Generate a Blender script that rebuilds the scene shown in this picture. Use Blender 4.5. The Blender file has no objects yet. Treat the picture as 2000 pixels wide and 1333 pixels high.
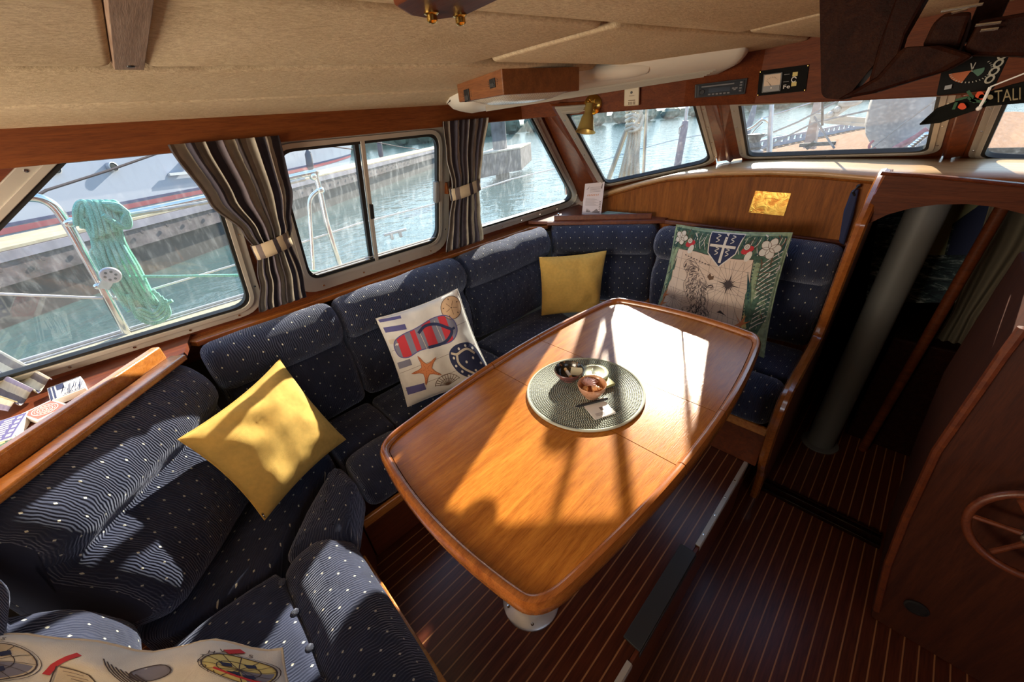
import bpy, bmesh, math, random
from mathutils import Vector, Matrix, noise
from mathutils.geometry import tessellate_polygon
random.seed(7)
C = bpy.context.scene.collection
H = 1.55
F = 722.0
RC = ((0.698006, 0.710625, -0.088151), (0.308258, -0.409506, -0.858750), (-0.646347, 0.572117, -0.504755))   # camera right / down / forward axes in the saloon's frame
def ray(px, py):
    a, b = px-1000, py-666.5
    return Vector([RC[0][i]*a + RC[1][i]*b + RC[2][i]*F for i in range(3)])
def onx(px, py, v):
    d = ray(px, py); k = v/d.x; return Vector((v, d.y*k, d.z*k+H))
def ony(px, py, v):
    d = ray(px, py); k = v/d.y; return Vector((d.x*k, v, d.z*k+H))
def onz(px, py, v):
    d = ray(px, py); k = (v-H)/d.z; return Vector((d.x*k, d.y*k, v))
def onpl(px, py, p0, n):
    d = ray(px, py); o = Vector((0, 0, H)); k = (Vector(p0)-o).dot(n)/d.dot(n); return o+d*k

# ------------------------------------------------------------------ materials
def new_mat(name):
    m = bpy.data.materials.new(name); m.use_nodes = True
    nt = m.node_tree; b = nt.nodes['Principled BSDF']
    return m, nt, b
def N(nt, typ, **kw):
    n = nt.nodes.new(typ)
    for k, v in kw.items():
        if k.startswith('_'): setattr(n, k[1:], v)
        else: n.inputs[k.replace('__', ' ')].default_value = v
    return n
def ramp(nt, stops, interp='LINEAR'):
    r = nt.nodes.new('ShaderNodeValToRGB'); r.color_ramp.interpolation = interp
    e = r.color_ramp.elements
    while len(e) > 1: e.remove(e[-1])
    e[0].position = stops[0][0]; e[0].color = (*stops[0][1], 1)
    for p, c in stops[1:]:
        x = e.new(p); x.color = (*c, 1)
    return r
def L(nt, a, b): nt.links.new(a, b)
def bumpn(nt, b, src, dist=.001, strength=1.0):
    bp = N(nt, 'ShaderNodeBump', Strength=strength, Distance=dist)
    L(nt, src, bp.inputs['Height']); L(nt, bp.outputs['Normal'], b.inputs['Normal']); return bp
def plain(name, col, rough=.5, metal=0., spec=.5, noise_amt=0., nscale=40., coat=0., bump=0., bscale=200.):
    m, nt, b = new_mat(name)
    b.inputs['Base Color'].default_value = (*col, 1)
    b.inputs['Roughness'].default_value = rough; b.inputs['Metallic'].default_value = metal
    b.inputs['Specular IOR Level'].default_value = spec; b.inputs['Coat Weight'].default_value = coat
    tc = N(nt, 'ShaderNodeTexCoord')
    if noise_amt:
        nz = N(nt, 'ShaderNodeTexNoise', Scale=nscale, Detail=4.); L(nt, tc.outputs['Object'], nz.inputs['Vector'])
        lo = tuple(max(0, c*(1-noise_amt)) for c in col); hi = tuple(min(1, c*(1+noise_amt)) for c in col)
        r = ramp(nt, [(.3, lo), (.7, hi)]); L(nt, nz.outputs['Fac'], r.inputs['Fac']); L(nt, r.outputs['Color'], b.inputs['Base Color'])
    if bump:
        nb = N(nt, 'ShaderNodeTexNoise', Scale=bscale, Detail=3.); L(nt, tc.outputs['Object'], nb.inputs['Vector'])
        bumpn(nt, b, nb.outputs['Fac'], bump)
    return m
def wood(name, dark, mid, light, axis='Y', scale=7., rough=.28, coat=.5, bump=.0004, stretch=14.):
    """varnished timber, grain running along one world axis"""
    m, nt, b = new_mat(name)
    tc = N(nt, 'ShaderNodeTexCoord'); mp = N(nt, 'ShaderNodeMapping')
    s = {'X': (1, stretch, stretch), 'Y': (stretch, 1, stretch), 'Z': (stretch, stretch, 1)}[axis]
    mp.inputs['Scale'].default_value = s
    L(nt, tc.outputs['Object'], mp.inputs['Vector'])
    n1 = N(nt, 'ShaderNodeTexNoise', Scale=scale*.5, Detail=6., Roughness=.65, Distortion=.6); L(nt, mp.outputs[0], n1.inputs['Vector'])
    n2 = N(nt, 'ShaderNodeTexNoise', Scale=scale*4, Detail=3., Roughness=.7); L(nt, mp.outputs[0], n2.inputs['Vector'])
    r = ramp(nt, [(.28, dark), (.5, mid), (.72, light)]); L(nt, n1.outputs['Fac'], r.inputs['Fac'])
    r2 = ramp(nt, [(.35, (.55, .5, .45)), (.55, (1, 1, 1))]); L(nt, n2.outputs['Fac'], r2.inputs['Fac'])
    mx = nt.nodes.new('ShaderNodeMixRGB'); mx.blend_type = 'MULTIPLY'; mx.inputs[0].default_value = .55
    L(nt, r.outputs[0], mx.inputs[1]); L(nt, r2.outputs[0], mx.inputs[2]); L(nt, mx.outputs[0], b.inputs['Base Color'])
    b.inputs['Roughness'].default_value = rough; b.inputs['Coat Weight'].default_value = coat; b.inputs['Coat Roughness'].default_value = .12
    bumpn(nt, b, n2.outputs['Fac'], bump)
    return m
def floor_mat(name, x0):
    m, nt, b = new_mat(name)
    tc = N(nt, 'ShaderNodeTexCoord'); sp = N(nt, 'ShaderNodeSeparateXYZ'); L(nt, tc.outputs['Object'], sp.inputs[0])
    a = N(nt, 'ShaderNodeMath', _operation='SUBTRACT'); a.inputs[1].default_value = x0-10*.0419; L(nt, sp.outputs['X'], a.inputs[0])
    d = N(nt, 'ShaderNodeMath', _operation='DIVIDE'); d.inputs[1].default_value = .0419; L(nt, a.outputs[0], d.inputs[0])
    f = N(nt, 'ShaderNodeMath', _operation='FRACT'); L(nt, d.outputs[0], f.inputs[0])
    c = N(nt, 'ShaderNodeMath', _operation='COMPARE'); c.inputs[1].default_value = .5; c.inputs[2].default_value = .055
    L(nt, f.outputs[0], c.inputs[0])
    mp = N(nt, 'ShaderNodeMapping'); mp.inputs['Scale'].default_value = (30, 2, 1); L(nt, tc.outputs['Object'], mp.inputs[0])
    nz = N(nt, 'ShaderNodeTexNoise', Scale=5., Detail=5.); L(nt, mp.outputs[0], nz.inputs['Vector'])
    r = ramp(nt, [(.3, (.048, .010, .004)), (.7, (.100, .023, .009))]); L(nt, nz.outputs['Fac'], r.inputs['Fac'])
    mx = nt.nodes.new('ShaderNodeMixRGB'); mx.inputs[2].default_value = (.33, .15, .06, 1)
    L(nt, c.outputs[0], mx.inputs[0]); L(nt, r.outputs[0], mx.inputs[1]); L(nt, mx.outputs[0], b.inputs['Base Color'])
    b.inputs['Roughness'].default_value = .3; b.inputs['Coat Weight'].default_value = .35; b.inputs['Coat Roughness'].default_value = .25
    return m
def fabric(name, base=(.022, .027, .056), dot=(.62, .60, .50), wav=.0038, amp=.0014):
    m, nt, b = new_mat(name)
    tc = N(nt, 'ShaderNodeTexCoord'); sp = N(nt, 'ShaderNodeSeparateXYZ'); L(nt, tc.outputs['UV'], sp.inputs[0])
    P = .068
    def mth(op, a, bb=None, c=None):
        n = N(nt, 'ShaderNodeMath', _operation=op)
        for i, v in enumerate((a, bb, c)):
            if v is None: continue
            if isinstance(v, (int, float)): n.inputs[i].default_value = v
            else: L(nt, v, n.inputs[i])
        return n.outputs[0]
    def dots(ou, ov):
        fu = mth('ABSOLUTE', mth('SUBTRACT', mth('FRACT', mth('DIVIDE', mth('ADD', sp.outputs['X'], ou+50*P), P)), .5))
        fv = mth('ABSOLUTE', mth('SUBTRACT', mth('FRACT', mth('DIVIDE', mth('ADD', sp.outputs['Y'], ov+50*P), P)), .5))
        return mth('LESS_THAN', mth('ADD', mth('MULTIPLY', fu, 1.25), fv), .062)
    dd = mth('MAXIMUM', dots(0, 0), dots(P/2, P/2))
    # crinkled crepe: ridges that run across the cushion
    nz = N(nt, 'ShaderNodeTexNoise', Scale=16., Detail=2.); L(nt, tc.outputs['UV'], nz.inputs['Vector'])
    off = mth('MULTIPLY', nz.outputs['Fac'], .028)
    w = mth('SINE', mth('MULTIPLY', mth('ADD', sp.outputs['X'], off), 6.2832/(wav*2)))
    nz2 = N(nt, 'ShaderNodeTexNoise', Scale=900., Detail=2.); L(nt, tc.outputs['UV'], nz2.inputs['Vector'])
    hgt = mth('ADD', w, mth('MULTIPLY', nz2.outputs['Fac'], .8))
    nz3 = N(nt, 'ShaderNodeTexNoise', Scale=9., Detail=3.); L(nt, tc.outputs['UV'], nz3.inputs['Vector'])
    r = ramp(nt, [(.3, tuple(c*.8 for c in base)), (.7, tuple(c*1.25 for c in base))]); L(nt, nz3.outputs['Fac'], r.inputs['Fac'])
    mx = nt.nodes.new('ShaderNodeMixRGB'); mx.inputs[2].default_value = (*dot, 1)
    L(nt, dd, mx.inputs[0]); L(nt, r.outputs[0], mx.inputs[1]); L(nt, mx.outputs[0], b.inputs['Base Color'])
    b.inputs['Roughness'].default_value = .85; b.inputs['Sheen Weight'].default_value = .7; b.inputs['Sheen Roughness'].default_value = .4
    b.inputs['Sheen Tint'].default_value = (.6, .65, .85, 1); b.inputs['Specular IOR Level'].default_value = .25
    bumpn(nt, b, hgt, amp, .8)
    return m
def stripes_mat(name, cols, width, trans=.25):
    """watercolour-striped curtain cloth"""
    m, nt, b = new_mat(name)
    tc = N(nt, 'ShaderNodeTexCoord'); sp = N(nt, 'ShaderNodeSeparateXYZ'); L(nt, tc.outputs['UV'], sp.inputs[0])
    nz = N(nt, 'ShaderNodeTexNoise', Scale=25., Detail=4.); L(nt, tc.outputs['UV'], nz.inputs['Vector'])
    a = N(nt, 'ShaderNodeMath', _operation='MULTIPLY_ADD'); a.inputs[1].default_value = .006; L(nt, nz.outputs['Fac'], a.inputs[0]); L(nt, sp.outputs['X'], a.inputs[2])
    d = N(nt, 'ShaderNodeMath', _operation='DIVIDE'); d.inputs[1].default_value = width; L(nt, a.outputs[0], d.inputs[0])
    f = N(nt, 'ShaderNodeMath', _operation='FRACT'); L(nt, d.outputs[0], f.inputs[0])
    r = ramp(nt, cols, 'CONSTANT'); L(nt, f.outputs[0], r.inputs['Fac'])
    r2 = ramp(nt, [(.3, (.72, .72, .74)), (.7, (1, 1, 1))]); L(nt, nz.outputs['Fac'], r2.inputs['Fac'])
    mx = nt.nodes.new('ShaderNodeMixRGB'); mx.blend_type = 'MULTIPLY'; mx.inputs[0].default_value = .8
    L(nt, r.outputs[0], mx.inputs[1]); L(nt, r2.outputs[0], mx.inputs[2]); L(nt, mx.outputs[0], b.inputs['Base Color'])
    b.inputs['Roughness'].default_value = .9; b.inputs['Specular IOR Level'].default_value = .1
    out = nt.nodes['Material Output']; tr = N(nt, 'ShaderNodeBsdfTranslucent'); L(nt, mx.outputs[0], tr.inputs['Color'])
    ms = N(nt, 'ShaderNodeMixShader'); ms.inputs[0].default_value = trans
    L(nt, b.outputs[0], ms.inputs[1]); L(nt, tr.outputs[0], ms.inputs[2]); L(nt, ms.outputs[0], out.inputs['Surface'])
    return m
def glass_mat(name, dirt=.05):
    m, nt, b = new_mat(name); out = nt.nodes['Material Output']
    tr = N(nt, 'ShaderNodeBsdfTransparent'); tr.inputs['Color'].default_value = (.93, .95, .95, 1)
    gl = N(nt, 'ShaderNodeBsdfGlossy', Roughness=.02); fr = N(nt, 'ShaderNodeLayerWeight', Blend=.5); pw = N(nt, 'ShaderNodeMath', _operation='POWER'); pw.inputs[1].default_value = 5.; L(nt, fr.outputs['Facing'], pw.inputs[0])
    fm = N(nt, 'ShaderNodeMath', _operation='MULTIPLY_ADD'); fm.inputs[1].default_value = .45; fm.inputs[2].default_value = .025; L(nt, pw.outputs[0], fm.inputs[0])
    ms = N(nt, 'ShaderNodeMixShader'); L(nt, fm.outputs[0], ms.inputs[0]); L(nt, tr.outputs[0], ms.inputs[1]); L(nt, gl.outputs[0], ms.inputs[2])
    # dried salt streaks running down the pane
    tc = N(nt, 'ShaderNodeTexCoord'); mp = N(nt, 'ShaderNodeMapping'); mp.inputs['Scale'].default_value = (60, 60, 2.2); L(nt, tc.outputs['Object'], mp.inputs[0])
    nz = N(nt, 'ShaderNodeTexNoise', Scale=1., Detail=5., Roughness=.7); L(nt, mp.outputs[0], nz.inputs['Vector'])
    r = ramp(nt, [(.5, (0, 0, 0)), (.75, (dirt*4, dirt*4, dirt*4))]); L(nt, nz.outputs['Fac'], r.inputs['Fac'])
    df = N(nt, 'ShaderNodeBsdfTranslucent'); df.inputs['Color'].default_value = (.8, .82, .82, 1)
    ad = N(nt, 'ShaderNodeMath', _operation='ADD'); ad.inputs[1].default_value = dirt*1.6; L(nt, r.outputs[0], ad.inputs[0])
    m2 = N(nt, 'ShaderNodeMixShader'); L(nt, ad.outputs[0], m2.inputs[0]); L(nt, ms.outputs[0], m2.inputs[1]); L(nt, df.outputs[0], m2.inputs[2])
    L(nt, m2.outputs[0], out.inputs['Surface'])
    return m

M = {}
M['teak'] = wood('teak_table', (.30, .088, .012), (.44, .150, .021), (.56, .215, .032), 'Y', 7, .21, .10)
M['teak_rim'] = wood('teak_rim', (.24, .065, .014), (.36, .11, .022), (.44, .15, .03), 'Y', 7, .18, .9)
M['teak_lit'] = wood('teak_sunlit', (.40, .13, .026), (.55, .20, .04), (.66, .27, .06), 'Y', 7, .2, .8)  # paler copy of the teak, sunlit look put into its colour
M['mahog'] = wood('mahogany', (.085, .018, .007), (.14, .032, .011), (.20, .048, .012), 'Y', 6, .42, .12)
M['mahog_z'] = wood('mahogany_upright', (.105, .022, .008), (.175, .042, .012), (.25, .062, .014), 'Z', 6, .38, .2)
M['beam'] = wood('beam_timber', (.135, .034, .008), (.19, .052, .011), (.24, .072, .015), 'Y', 5, .55, .0)
M['beam_x'] = wood('beam_timber_across', (.10, .022, .006), (.145, .034, .008), (.19, .047, .011), 'X', 5, .55, .0)
M['panel'] = wood('veneer_panel', (.15, .042, .007), (.25, .076, .011), (.34, .112, .017), 'Z', 8, .5, .0)
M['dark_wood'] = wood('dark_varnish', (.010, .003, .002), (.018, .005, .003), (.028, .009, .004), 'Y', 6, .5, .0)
def lowspec(m, v):
    m.node_tree.nodes['Principled BSDF'].inputs['Specular IOR Level'].default_value = v; return m
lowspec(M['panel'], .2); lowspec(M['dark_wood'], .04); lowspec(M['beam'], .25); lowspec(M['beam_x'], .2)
M['console'] = wood('console_mahogany_shaded', (.035, .007, .003), (.060, .013, .004), (.085, .02, .006), 'Z', 6, .5, .0)  # mahogany copy with the shade of the right-hand side put into its colour
M['batten'] = wood('worn_batten', (.15, .085, .05), (.24, .15, .10), (.32, .22, .16), 'X', 6, .6, 0)
M['floor'] = floor_mat('teak_and_holly_upper', -1.132)
M['floor2'] = floor_mat('teak_and_holly_lower', -.183)
M['fabric'] = fabric('navy_crepe')
M['fabric_flat'] = fabric('navy_crepe_seat', wav=.0038, amp=.0008)
M['yellow'] = plain('mustard_cotton', (.66, .42, .115), .9, 0, .15, .08, 60, 0, .0006, 900)
M['linen'] = plain('white_linen', (.68, .66, .63), .9, 0, .15, .05, 30, 0, .0006, 700)
M['linen2'] = plain('cream_linen', (.62, .55, .45), .9, 0, .15, .05, 30, 0, .0006, 700)
M['head'] = None
def headliner():
    m, nt, b = new_mat('headliner_felt')
    tc = N(nt, 'ShaderNodeTexCoord'); mp = N(nt, 'ShaderNodeMapping'); mp.inputs['Scale'].default_value = (3, 1, 1); L(nt, tc.outputs['Object'], mp.inputs[0])
    nz = N(nt, 'ShaderNodeTexNoise', Scale=70., Detail=6., Roughness=.75); L(nt, mp.outputs[0], nz.inputs['Vector'])
    n2 = N(nt, 'ShaderNodeTexNoise', Scale=5., Detail=3.); L(nt, tc.outputs['Object'], n2.inputs['Vector'])
    r = ramp(nt, [(.35, (.60, .46, .30)), (.6, (.82, .68, .47))]); L(nt, nz.outputs['Fac'], r.inputs['Fac'])
    r2 = ramp(nt, [(.3, (.88, .86, .82)), (.7, (1, 1, 1))]); L(nt, n2.outputs['Fac'], r2.inputs['Fac'])
    mx = nt.nodes.new('ShaderNodeMixRGB'); mx.blend_type = 'MULTIPLY'; mx.inputs[0].default_value = 1
    L(nt, r.outputs[0], mx.inputs[1]); L(nt, r2.outputs[0], mx.inputs[2]); L(nt, mx.outputs[0], b.inputs['Base Color'])
    b.inputs['Roughness'].default_value = .95; b.inputs['Specular IOR Level'].default_value = .1
    bumpn(nt, b, nz.outputs['Fac'], .003)
    return m
M['head'] = headliner()
M['gap'] = plain('dark_gap', (.05, .035, .02), .9)
M['alu'] = plain('anodised_aluminium', (.50, .46, .40), .38, .25, .5, .05, 12)
M['alu2'] = plain('cast_aluminium', (.50, .51, .55), .42, .7, .5, .04, 30)
M['steel'] = plain('polished_stainless', (.72, .72, .70), .18, 1.)
M['rubber'] = plain('black_rubber', (.012, .013, .013), .5)
M['glass'] = glass_mat('window_glass', .010)
M['glass2'] = glass_mat('salted_window_glass', .022)
M['brass'] = plain('brass', (.72, .46, .12), .22, 1.)
M['brass_dull'] = plain('lacquered_brass', (.52, .38, .12), .35, .55)
M['black'] = plain('black_plastic', (.014, .014, .015), .4)
M['black2'] = plain('charcoal_plastic', (.035, .035, .037), .45)
M['grey'] = plain('grey_plastic', (.22, .22, .23), .5)
M['white'] = plain('white_plastic', (.74, .70, .62), .4)
M['cream'] = plain('cream_plastic', (.62, .54, .40), .45)
M['card'] = plain('card_white', (.78, .74, .70), .7)
lowspec_later = None
M['matte_black'] = plain('matte_black', (.010, .010, .010), .8, 0, .08)
M['red'] = plain('card_red', (.62, .13, .10), .6)
M['navy'] = plain('print_navy', (.020, .028, .085), .85)
M['pblue'] = plain('print_violet_blue', (.10, .095, .26), .9)
M['pgrey'] = plain('print_grey_blue', (.20, .20, .27), .9)
M['pred'] = plain('print_red', (.50, .035, .05), .9)
M['porange'] = plain('print_orange', (.60, .22, .09), .9)
M['porange2'] = plain('print_orange_dark', (.35, .10, .04), .9)
M['psand'] = plain('print_sand', (.60, .40, .24), .9)
M['pbrown'] = plain('print_brown', (.13, .075, .05), .9)
M['pgreen'] = plain('print_green', (.06, .12, .09), .9, noise_amt=.4, nscale=60)
M['pgreen2'] = plain('print_light_green', (.26, .34, .22), .9, noise_amt=.3, nscale=60)
M['pteal'] = plain('print_dark_teal', (.015, .06, .075), .9)
M['pmap'] = plain('print_parchment', (.66, .53, .45), .9, noise_amt=.05, nscale=20)
M['pink'] = plain('print_ink', (.06, .045, .05), .9)
M['pink2'] = plain('print_ink_soft', (.22, .17, .16), .9)
M['pyel'] = plain('print_yellow', (.66, .55, .22), .9)
M['dmat'] = None
# ------------------------------------------------------------------ mesh helper
def vec(*a): return Vector(a)
class MB:
    def __init__(s): s.v = []; s.f = []; s.mi = []; s.uv = []; s.cur = 0
    def m(s, i): s.cur = i; return s
    def add(s, vs, fs, uvs=None):
        o = len(s.v); s.v += [tuple(x) for x in vs]
        for f in fs:
            s.f.append(tuple(i+o for i in f)); s.mi.append(s.cur)
            s.uv.append([uvs[i] for i in f] if uvs else None)
        return s
    def quad(s, *p): return s.add(p, [tuple(range(len(p)))])
    def box(s, c, size, R=None):
        c = Vector(c); hx, hy, hz = [x/2 for x in size]
        vs = [Vector((x, y, z)) for x in (-hx, hx) for y in (-hy, hy) for z in (-hz, hz)]
        if R is not None: vs = [R @ v for v in vs]
        return s.add([c+v for v in vs], [(0, 1, 3, 2), (4, 6, 7, 5), (0, 4, 5, 1), (2, 3, 7, 6), (0, 2, 6, 4), (1, 5, 7, 3)])
    def boxe(s, a, b, up, w, h, off=0):
        """bar from a to b, w across, h along up"""
        a, b, up = Vector(a), Vector(b), Vector(up).normalized(); d = (b-a).normalized(); sd = d.cross(up).normalized(); up = sd.cross(d)
        vs = []
        for p in (a, b):
            for i, j in ((-1, -1), (1, -1), (1, 1), (-1, 1)): vs.append(p+sd*(i*w/2)+up*(j*h/2+off))
        return s.add(vs, [(0, 1, 2, 3), (7, 6, 5, 4), (0, 4, 5, 1), (1, 5, 6, 2), (2, 6, 7, 3), (3, 7, 4, 0)])
    def prism(s, loop, d):
        """loop of 3D points extruded by vector d (caps tessellated)"""
        n = len(loop); loop = [Vector(p) for p in loop]; d = Vector(d)
        tr = tessellate_polygon([loop])
        vs = loop+[p+d for p in loop]
        fs = [tuple(t) for t in tr]+[tuple(i+n for i in reversed(t)) for t in tr]+[(i, (i+1) % n, (i+1) % n+n, i+n) for i in range(n)]
        return s.add(vs, fs)
    def plate(s, fn, outer, holes, n, t0, t1):
        """flat board given in 2D with holes, mapped by fn, between offsets t0 and t1 along n"""
        n = Vector(n).normalized(); loops = [outer]+list(holes); off = []; pts = []
        for l in loops: off.append(len(pts)); pts += [fn(*p) for p in l]
        tr = tessellate_polygon([[fn(*p) for p in l] for l in loops])
        K = len(pts); vs = [p+n*t0 for p in pts]+[p+n*t1 for p in pts]; fs = []
        for t in tr: fs += [tuple(t), tuple(i+K for i in reversed(t))]
        for l, o in zip(loops, off):
            k = len(l); fs += [(o+i, o+(i+1) % k, K+o+(i+1) % k, K+o+i) for i in range(k)]
        return s.add(vs, fs)
    def tube(s, path, r, n=10, closed=False, caps=True, flat=1.0):
        path = [Vector(p) for p in path]; K = len(path)
        rr = r if isinstance(r, (list, tuple)) else [r]*K
        up = None; rings = []
        for i, p in enumerate(path):
            a = path[i-1] if (i > 0 or closed) else p; b = path[(i+1) % K] if (i < K-1 or closed) else p
            t = (b-a).normalized()
            if up is None:
                up = Vector((0, 0, 1)) if abs(t.z) < .9 else Vector((1, 0, 0))
            up = (up-t*up.dot(t)); up = up.normalized() if up.length > 1e-6 else t.orthogonal().normalized()
            sd = t.cross(up)
            rings.append([p+(sd*math.cos(2*math.pi*k/n)+up*math.sin(2*math.pi*k/n)*flat)*rr[i] for k in range(n)])
        vs = [v for r_ in rings for v in r_]; fs = []
        for i in range(K if closed else K-1):
            j = (i+1) % K
            for k in range(n): fs.append((i*n+k, i*n+(k+1) % n, j*n+(k+1) % n, j*n+k))
        if caps and not closed: fs += [tuple(reversed(range(n))), tuple(range((K-1)*n, K*n))]
        return s.add(vs, fs)
    def lathe(s, o, axis, prof, n=24, caps=True):
        """prof: (radius, height along axis)"""
        o = Vector(o); ax = Vector(axis).normalized(); u = ax.orthogonal().normalized(); w = ax.cross(u)
        vs = [o+ax*h+(u*math.cos(2*math.pi*k/n)+w*math.sin(2*math.pi*k/n))*r for r, h in prof for k in range(n)]
        fs = [(i*n+k, i*n+(k+1) % n, (i+1)*n+(k+1) % n, (i+1)*n+k) for i in range(len(prof)-1) for k in range(n)]
        if caps: fs += [tuple(reversed(range(n))), tuple(range((len(prof)-1)*n, len(prof)*n))]
        return s.add(vs, fs)
    def grid(s, fn, nu, nv, uvf=None, wrapv=False):
        vs = []; uv = []
        for i in range(nu+1):
            for j in range(nv+1):
                vs.append(fn(i/nu, j/nv)); uv.append(uvf(i/nu, j/nv) if uvf else (i/nu, j/nv))
        fs = [(i*(nv+1)+j, (i+1)*(nv+1)+j, (i+1)*(nv+1)+j+1, i*(nv+1)+j+1) for i in range(nu) for j in range(nv)]
        return s.add(vs, fs, uv)
    def sphere(s, c, r, n=12, sc=(1, 1, 1)):
        c = Vector(c)
        return s.grid(lambda a, b: c+Vector((math.sin(math.pi*b)*math.cos(2*math.pi*a)*sc[0], math.sin(math.pi*b)*math.sin(2*math.pi*a)*sc[1], math.cos(math.pi*b)*sc[2]))*r, n, n)
    def build(s, name, mats, parent=None, smooth=True, bevel=0., thick=0., weld=True, angle=40, seg=2):
        me = bpy.data.meshes.new(name); me.from_pydata(s.v, [], s.f)
        if not isinstance(mats, (list, tuple)): mats = [mats]
        for m in mats: me.materials.append(M[m] if isinstance(m, str) else m)
        for p, i in zip(me.polygons, s.mi): p.material_index = i
        if any(u for u in s.uv):
            ul = me.uv_layers.new(name='UVMap'); k = 0
            for p, u in zip(me.polygons, s.uv):
                for j in range(p.loop_total):
                    ul.data[p.loop_start+j].uv = u[j] if u else (0, 0)
        if weld:
            bm = bmesh.new(); bm.from_mesh(me); bmesh.ops.remove_doubles(bm, verts=bm.verts, dist=1e-5)
            bmesh.ops.recalc_face_normals(bm, faces=bm.faces); bm.to_mesh(me); bm.free()
        if smooth:
            me.polygons.foreach_set('use_smooth', [True]*len(me.polygons))
            try: me.set_sharp_from_angle(angle=math.radians(angle))
            except Exception: pass
        me.update()
        o = bpy.data.objects.new(name, me); C.objects.link(o)
        if parent: o.parent = parent; o.matrix_parent_inverse = Matrix.Translation(-parent.location)
        if bevel:
            b = o.modifiers.new('bevel', 'BEVEL'); b.width = bevel; b.segments = seg; b.limit_method = 'ANGLE'; b.angle_limit = math.radians(35); b.harden_normals = False
        if thick:
            t = o.modifiers.new('solid', 'SOLIDIFY'); t.thickness = thick; t.offset = 0
        return o
def thing(name, label, cat, loc, group=None):
    o = bpy.data.objects.new(name, None); C.objects.link(o); o.location = loc; o.empty_display_size = .05
    o['label'] = label; o['category'] = cat
    if group: o['group'] = group
    return o
def tag(o, label, cat, group=None, kind=None):
    o['label'] = label; o['category'] = cat
    if group: o['group'] = group
    if kind: o['kind'] = kind
    return o
def struct(o): o['kind'] = 'structure'; return o
def sroot(name, loc):
    o = bpy.data.objects.new(name, None); C.objects.link(o); o.location = loc; o.empty_display_size = .05; o['kind'] = 'structure'; return o
def lab(o, t): o['label'] = t; return o
def round_poly(pts, r, n=6):
    out = []; K = len(pts)
    for i in range(K):
        p = Vector(pts[i]); a = (Vector(pts[i-1])-p); b = (Vector(pts[(i+1) % K])-p)
        ri = r[i] if isinstance(r, (list, tuple)) else r
        if ri <= 0: out.append(tuple(p)); continue
        ang = a.angle(b); d = min(ri/math.tan(ang/2), a.length*.49, b.length*.49)
        A = p+a.normalized()*d; B = p+b.normalized()*d
        for k in range(n+1):
            t = k/n; out.append(tuple(A*(1-t)**2+p*2*t*(1-t)+B*t*t))
    return out
def off_poly(pts, d):
    """offset of a closed 2D polygon, d > 0 grows it"""
    K = len(pts); area = sum(pts[i][0]*pts[(i+1) % K][1]-pts[(i+1) % K][0]*pts[i][1] for i in range(K))
    sg = 1 if area > 0 else -1; out = []
    for i in range(K):
        p0, p1, p2 = Vector(pts[i-1]), Vector(pts[i]), Vector(pts[(i+1) % K])
        d1 = (p1-p0).normalized(); d2 = (p2-p1).normalized(); n1 = Vector((d1.y, -d1.x)); n2 = Vector((d2.y, -d2.x)); b = (n1+n2)
        b = b/b.length**2*2 if b.length > .2 else n1
        out.append(tuple(p1+b*d*sg))
    return out
def catmull(pts, n=8, closed=False):
    pts = [Vector(p) for p in pts]; K = len(pts); out = []
    for i in range(K if closed else K-1):
        g = lambda k: pts[k % K] if closed else pts[max(0, min(K-1, k))]
        p0, p1, p2, p3 = g(i-1), g(i), g(i+1), g(i+2)
        for j in range(n):
            t = j/n
            out.append(.5*((2*p1)+(p2-p0)*t+(2*p0-5*p1+4*p2-p3)*t*t+(3*p1-p0-3*p2+p3)*t**3))
    if not closed: out.append(pts[-1])
    return out
def text_mesh(txt, size=1.0, bold=0.):
    """outline of some lettering as flat triangles in the xy plane"""
    cu = bpy.data.curves.new('t', 'FONT'); cu.body = txt; cu.size = size; cu.offset = bold; cu.resolution_u = 3
    ob = bpy.data.objects.new('t', cu); C.objects.link(ob)
    dg = bpy.context.evaluated_depsgraph_get(); me = ob.evaluated_get(dg).to_mesh()
    vs = [v.co.copy() for v in me.vertices]; fs = [tuple(p.vertices) for p in me.polygons]
    ob.evaluated_get(dg).to_mesh_clear(); bpy.data.objects.remove(ob); bpy.data.curves.remove(cu)
    return vs, fs
# ------------------------------------------------------------------ camera, light, sky
cam = bpy.data.cameras.new('camera'); cam.sensor_width = 36; cam.lens = 36*F/2000; cam.clip_start = .02; cam.clip_end = 500
co = bpy.data.objects.new('camera', cam); C.objects.link(co)
R_, D_, W_ = [Vector(r) for r in RC]
co.matrix_world = Matrix(((R_.x, -D_.x, -W_.x, 0), (R_.y, -D_.y, -W_.y, 0), (R_.z, -D_.z, -W_.z, H), (0, 0, 0, 1)))
bpy.context.scene.camera = co
SAZ, SEL = math.radians(-26.3), math.radians(26.5)
sdir = Vector((math.sin(SAZ)*math.cos(SEL), math.cos(SAZ)*math.cos(SEL), math.sin(SEL)))
sl = bpy.data.lights.new('sun', 'SUN'); sl.energy = 17; sl.angle = math.radians(.6); sl.color = (1, .90, .74)
so = bpy.data.objects.new('sun', sl); C.objects.link(so); so.rotation_euler = sdir.to_track_quat('Z', 'Y').to_euler()
w = bpy.data.worlds.new('sky'); bpy.context.scene.world = w; w.use_nodes = True
nt = w.node_tree; bg = nt.nodes['Background']
tcw = N(nt, 'ShaderNodeTexCoord'); spw = N(nt, 'ShaderNodeSeparateXYZ'); L(nt, tcw.outputs['Generated'], spw.inputs[0])
rw = ramp(nt, [(.0, (.30, .42, .46)), (.47, (.50, .66, .72)), (.50, (.80, .92, .95)), (.60, (.62, .82, .95)), (.80, (.32, .52, .82)), (1.0, (.2, .36, .70))])
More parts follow.
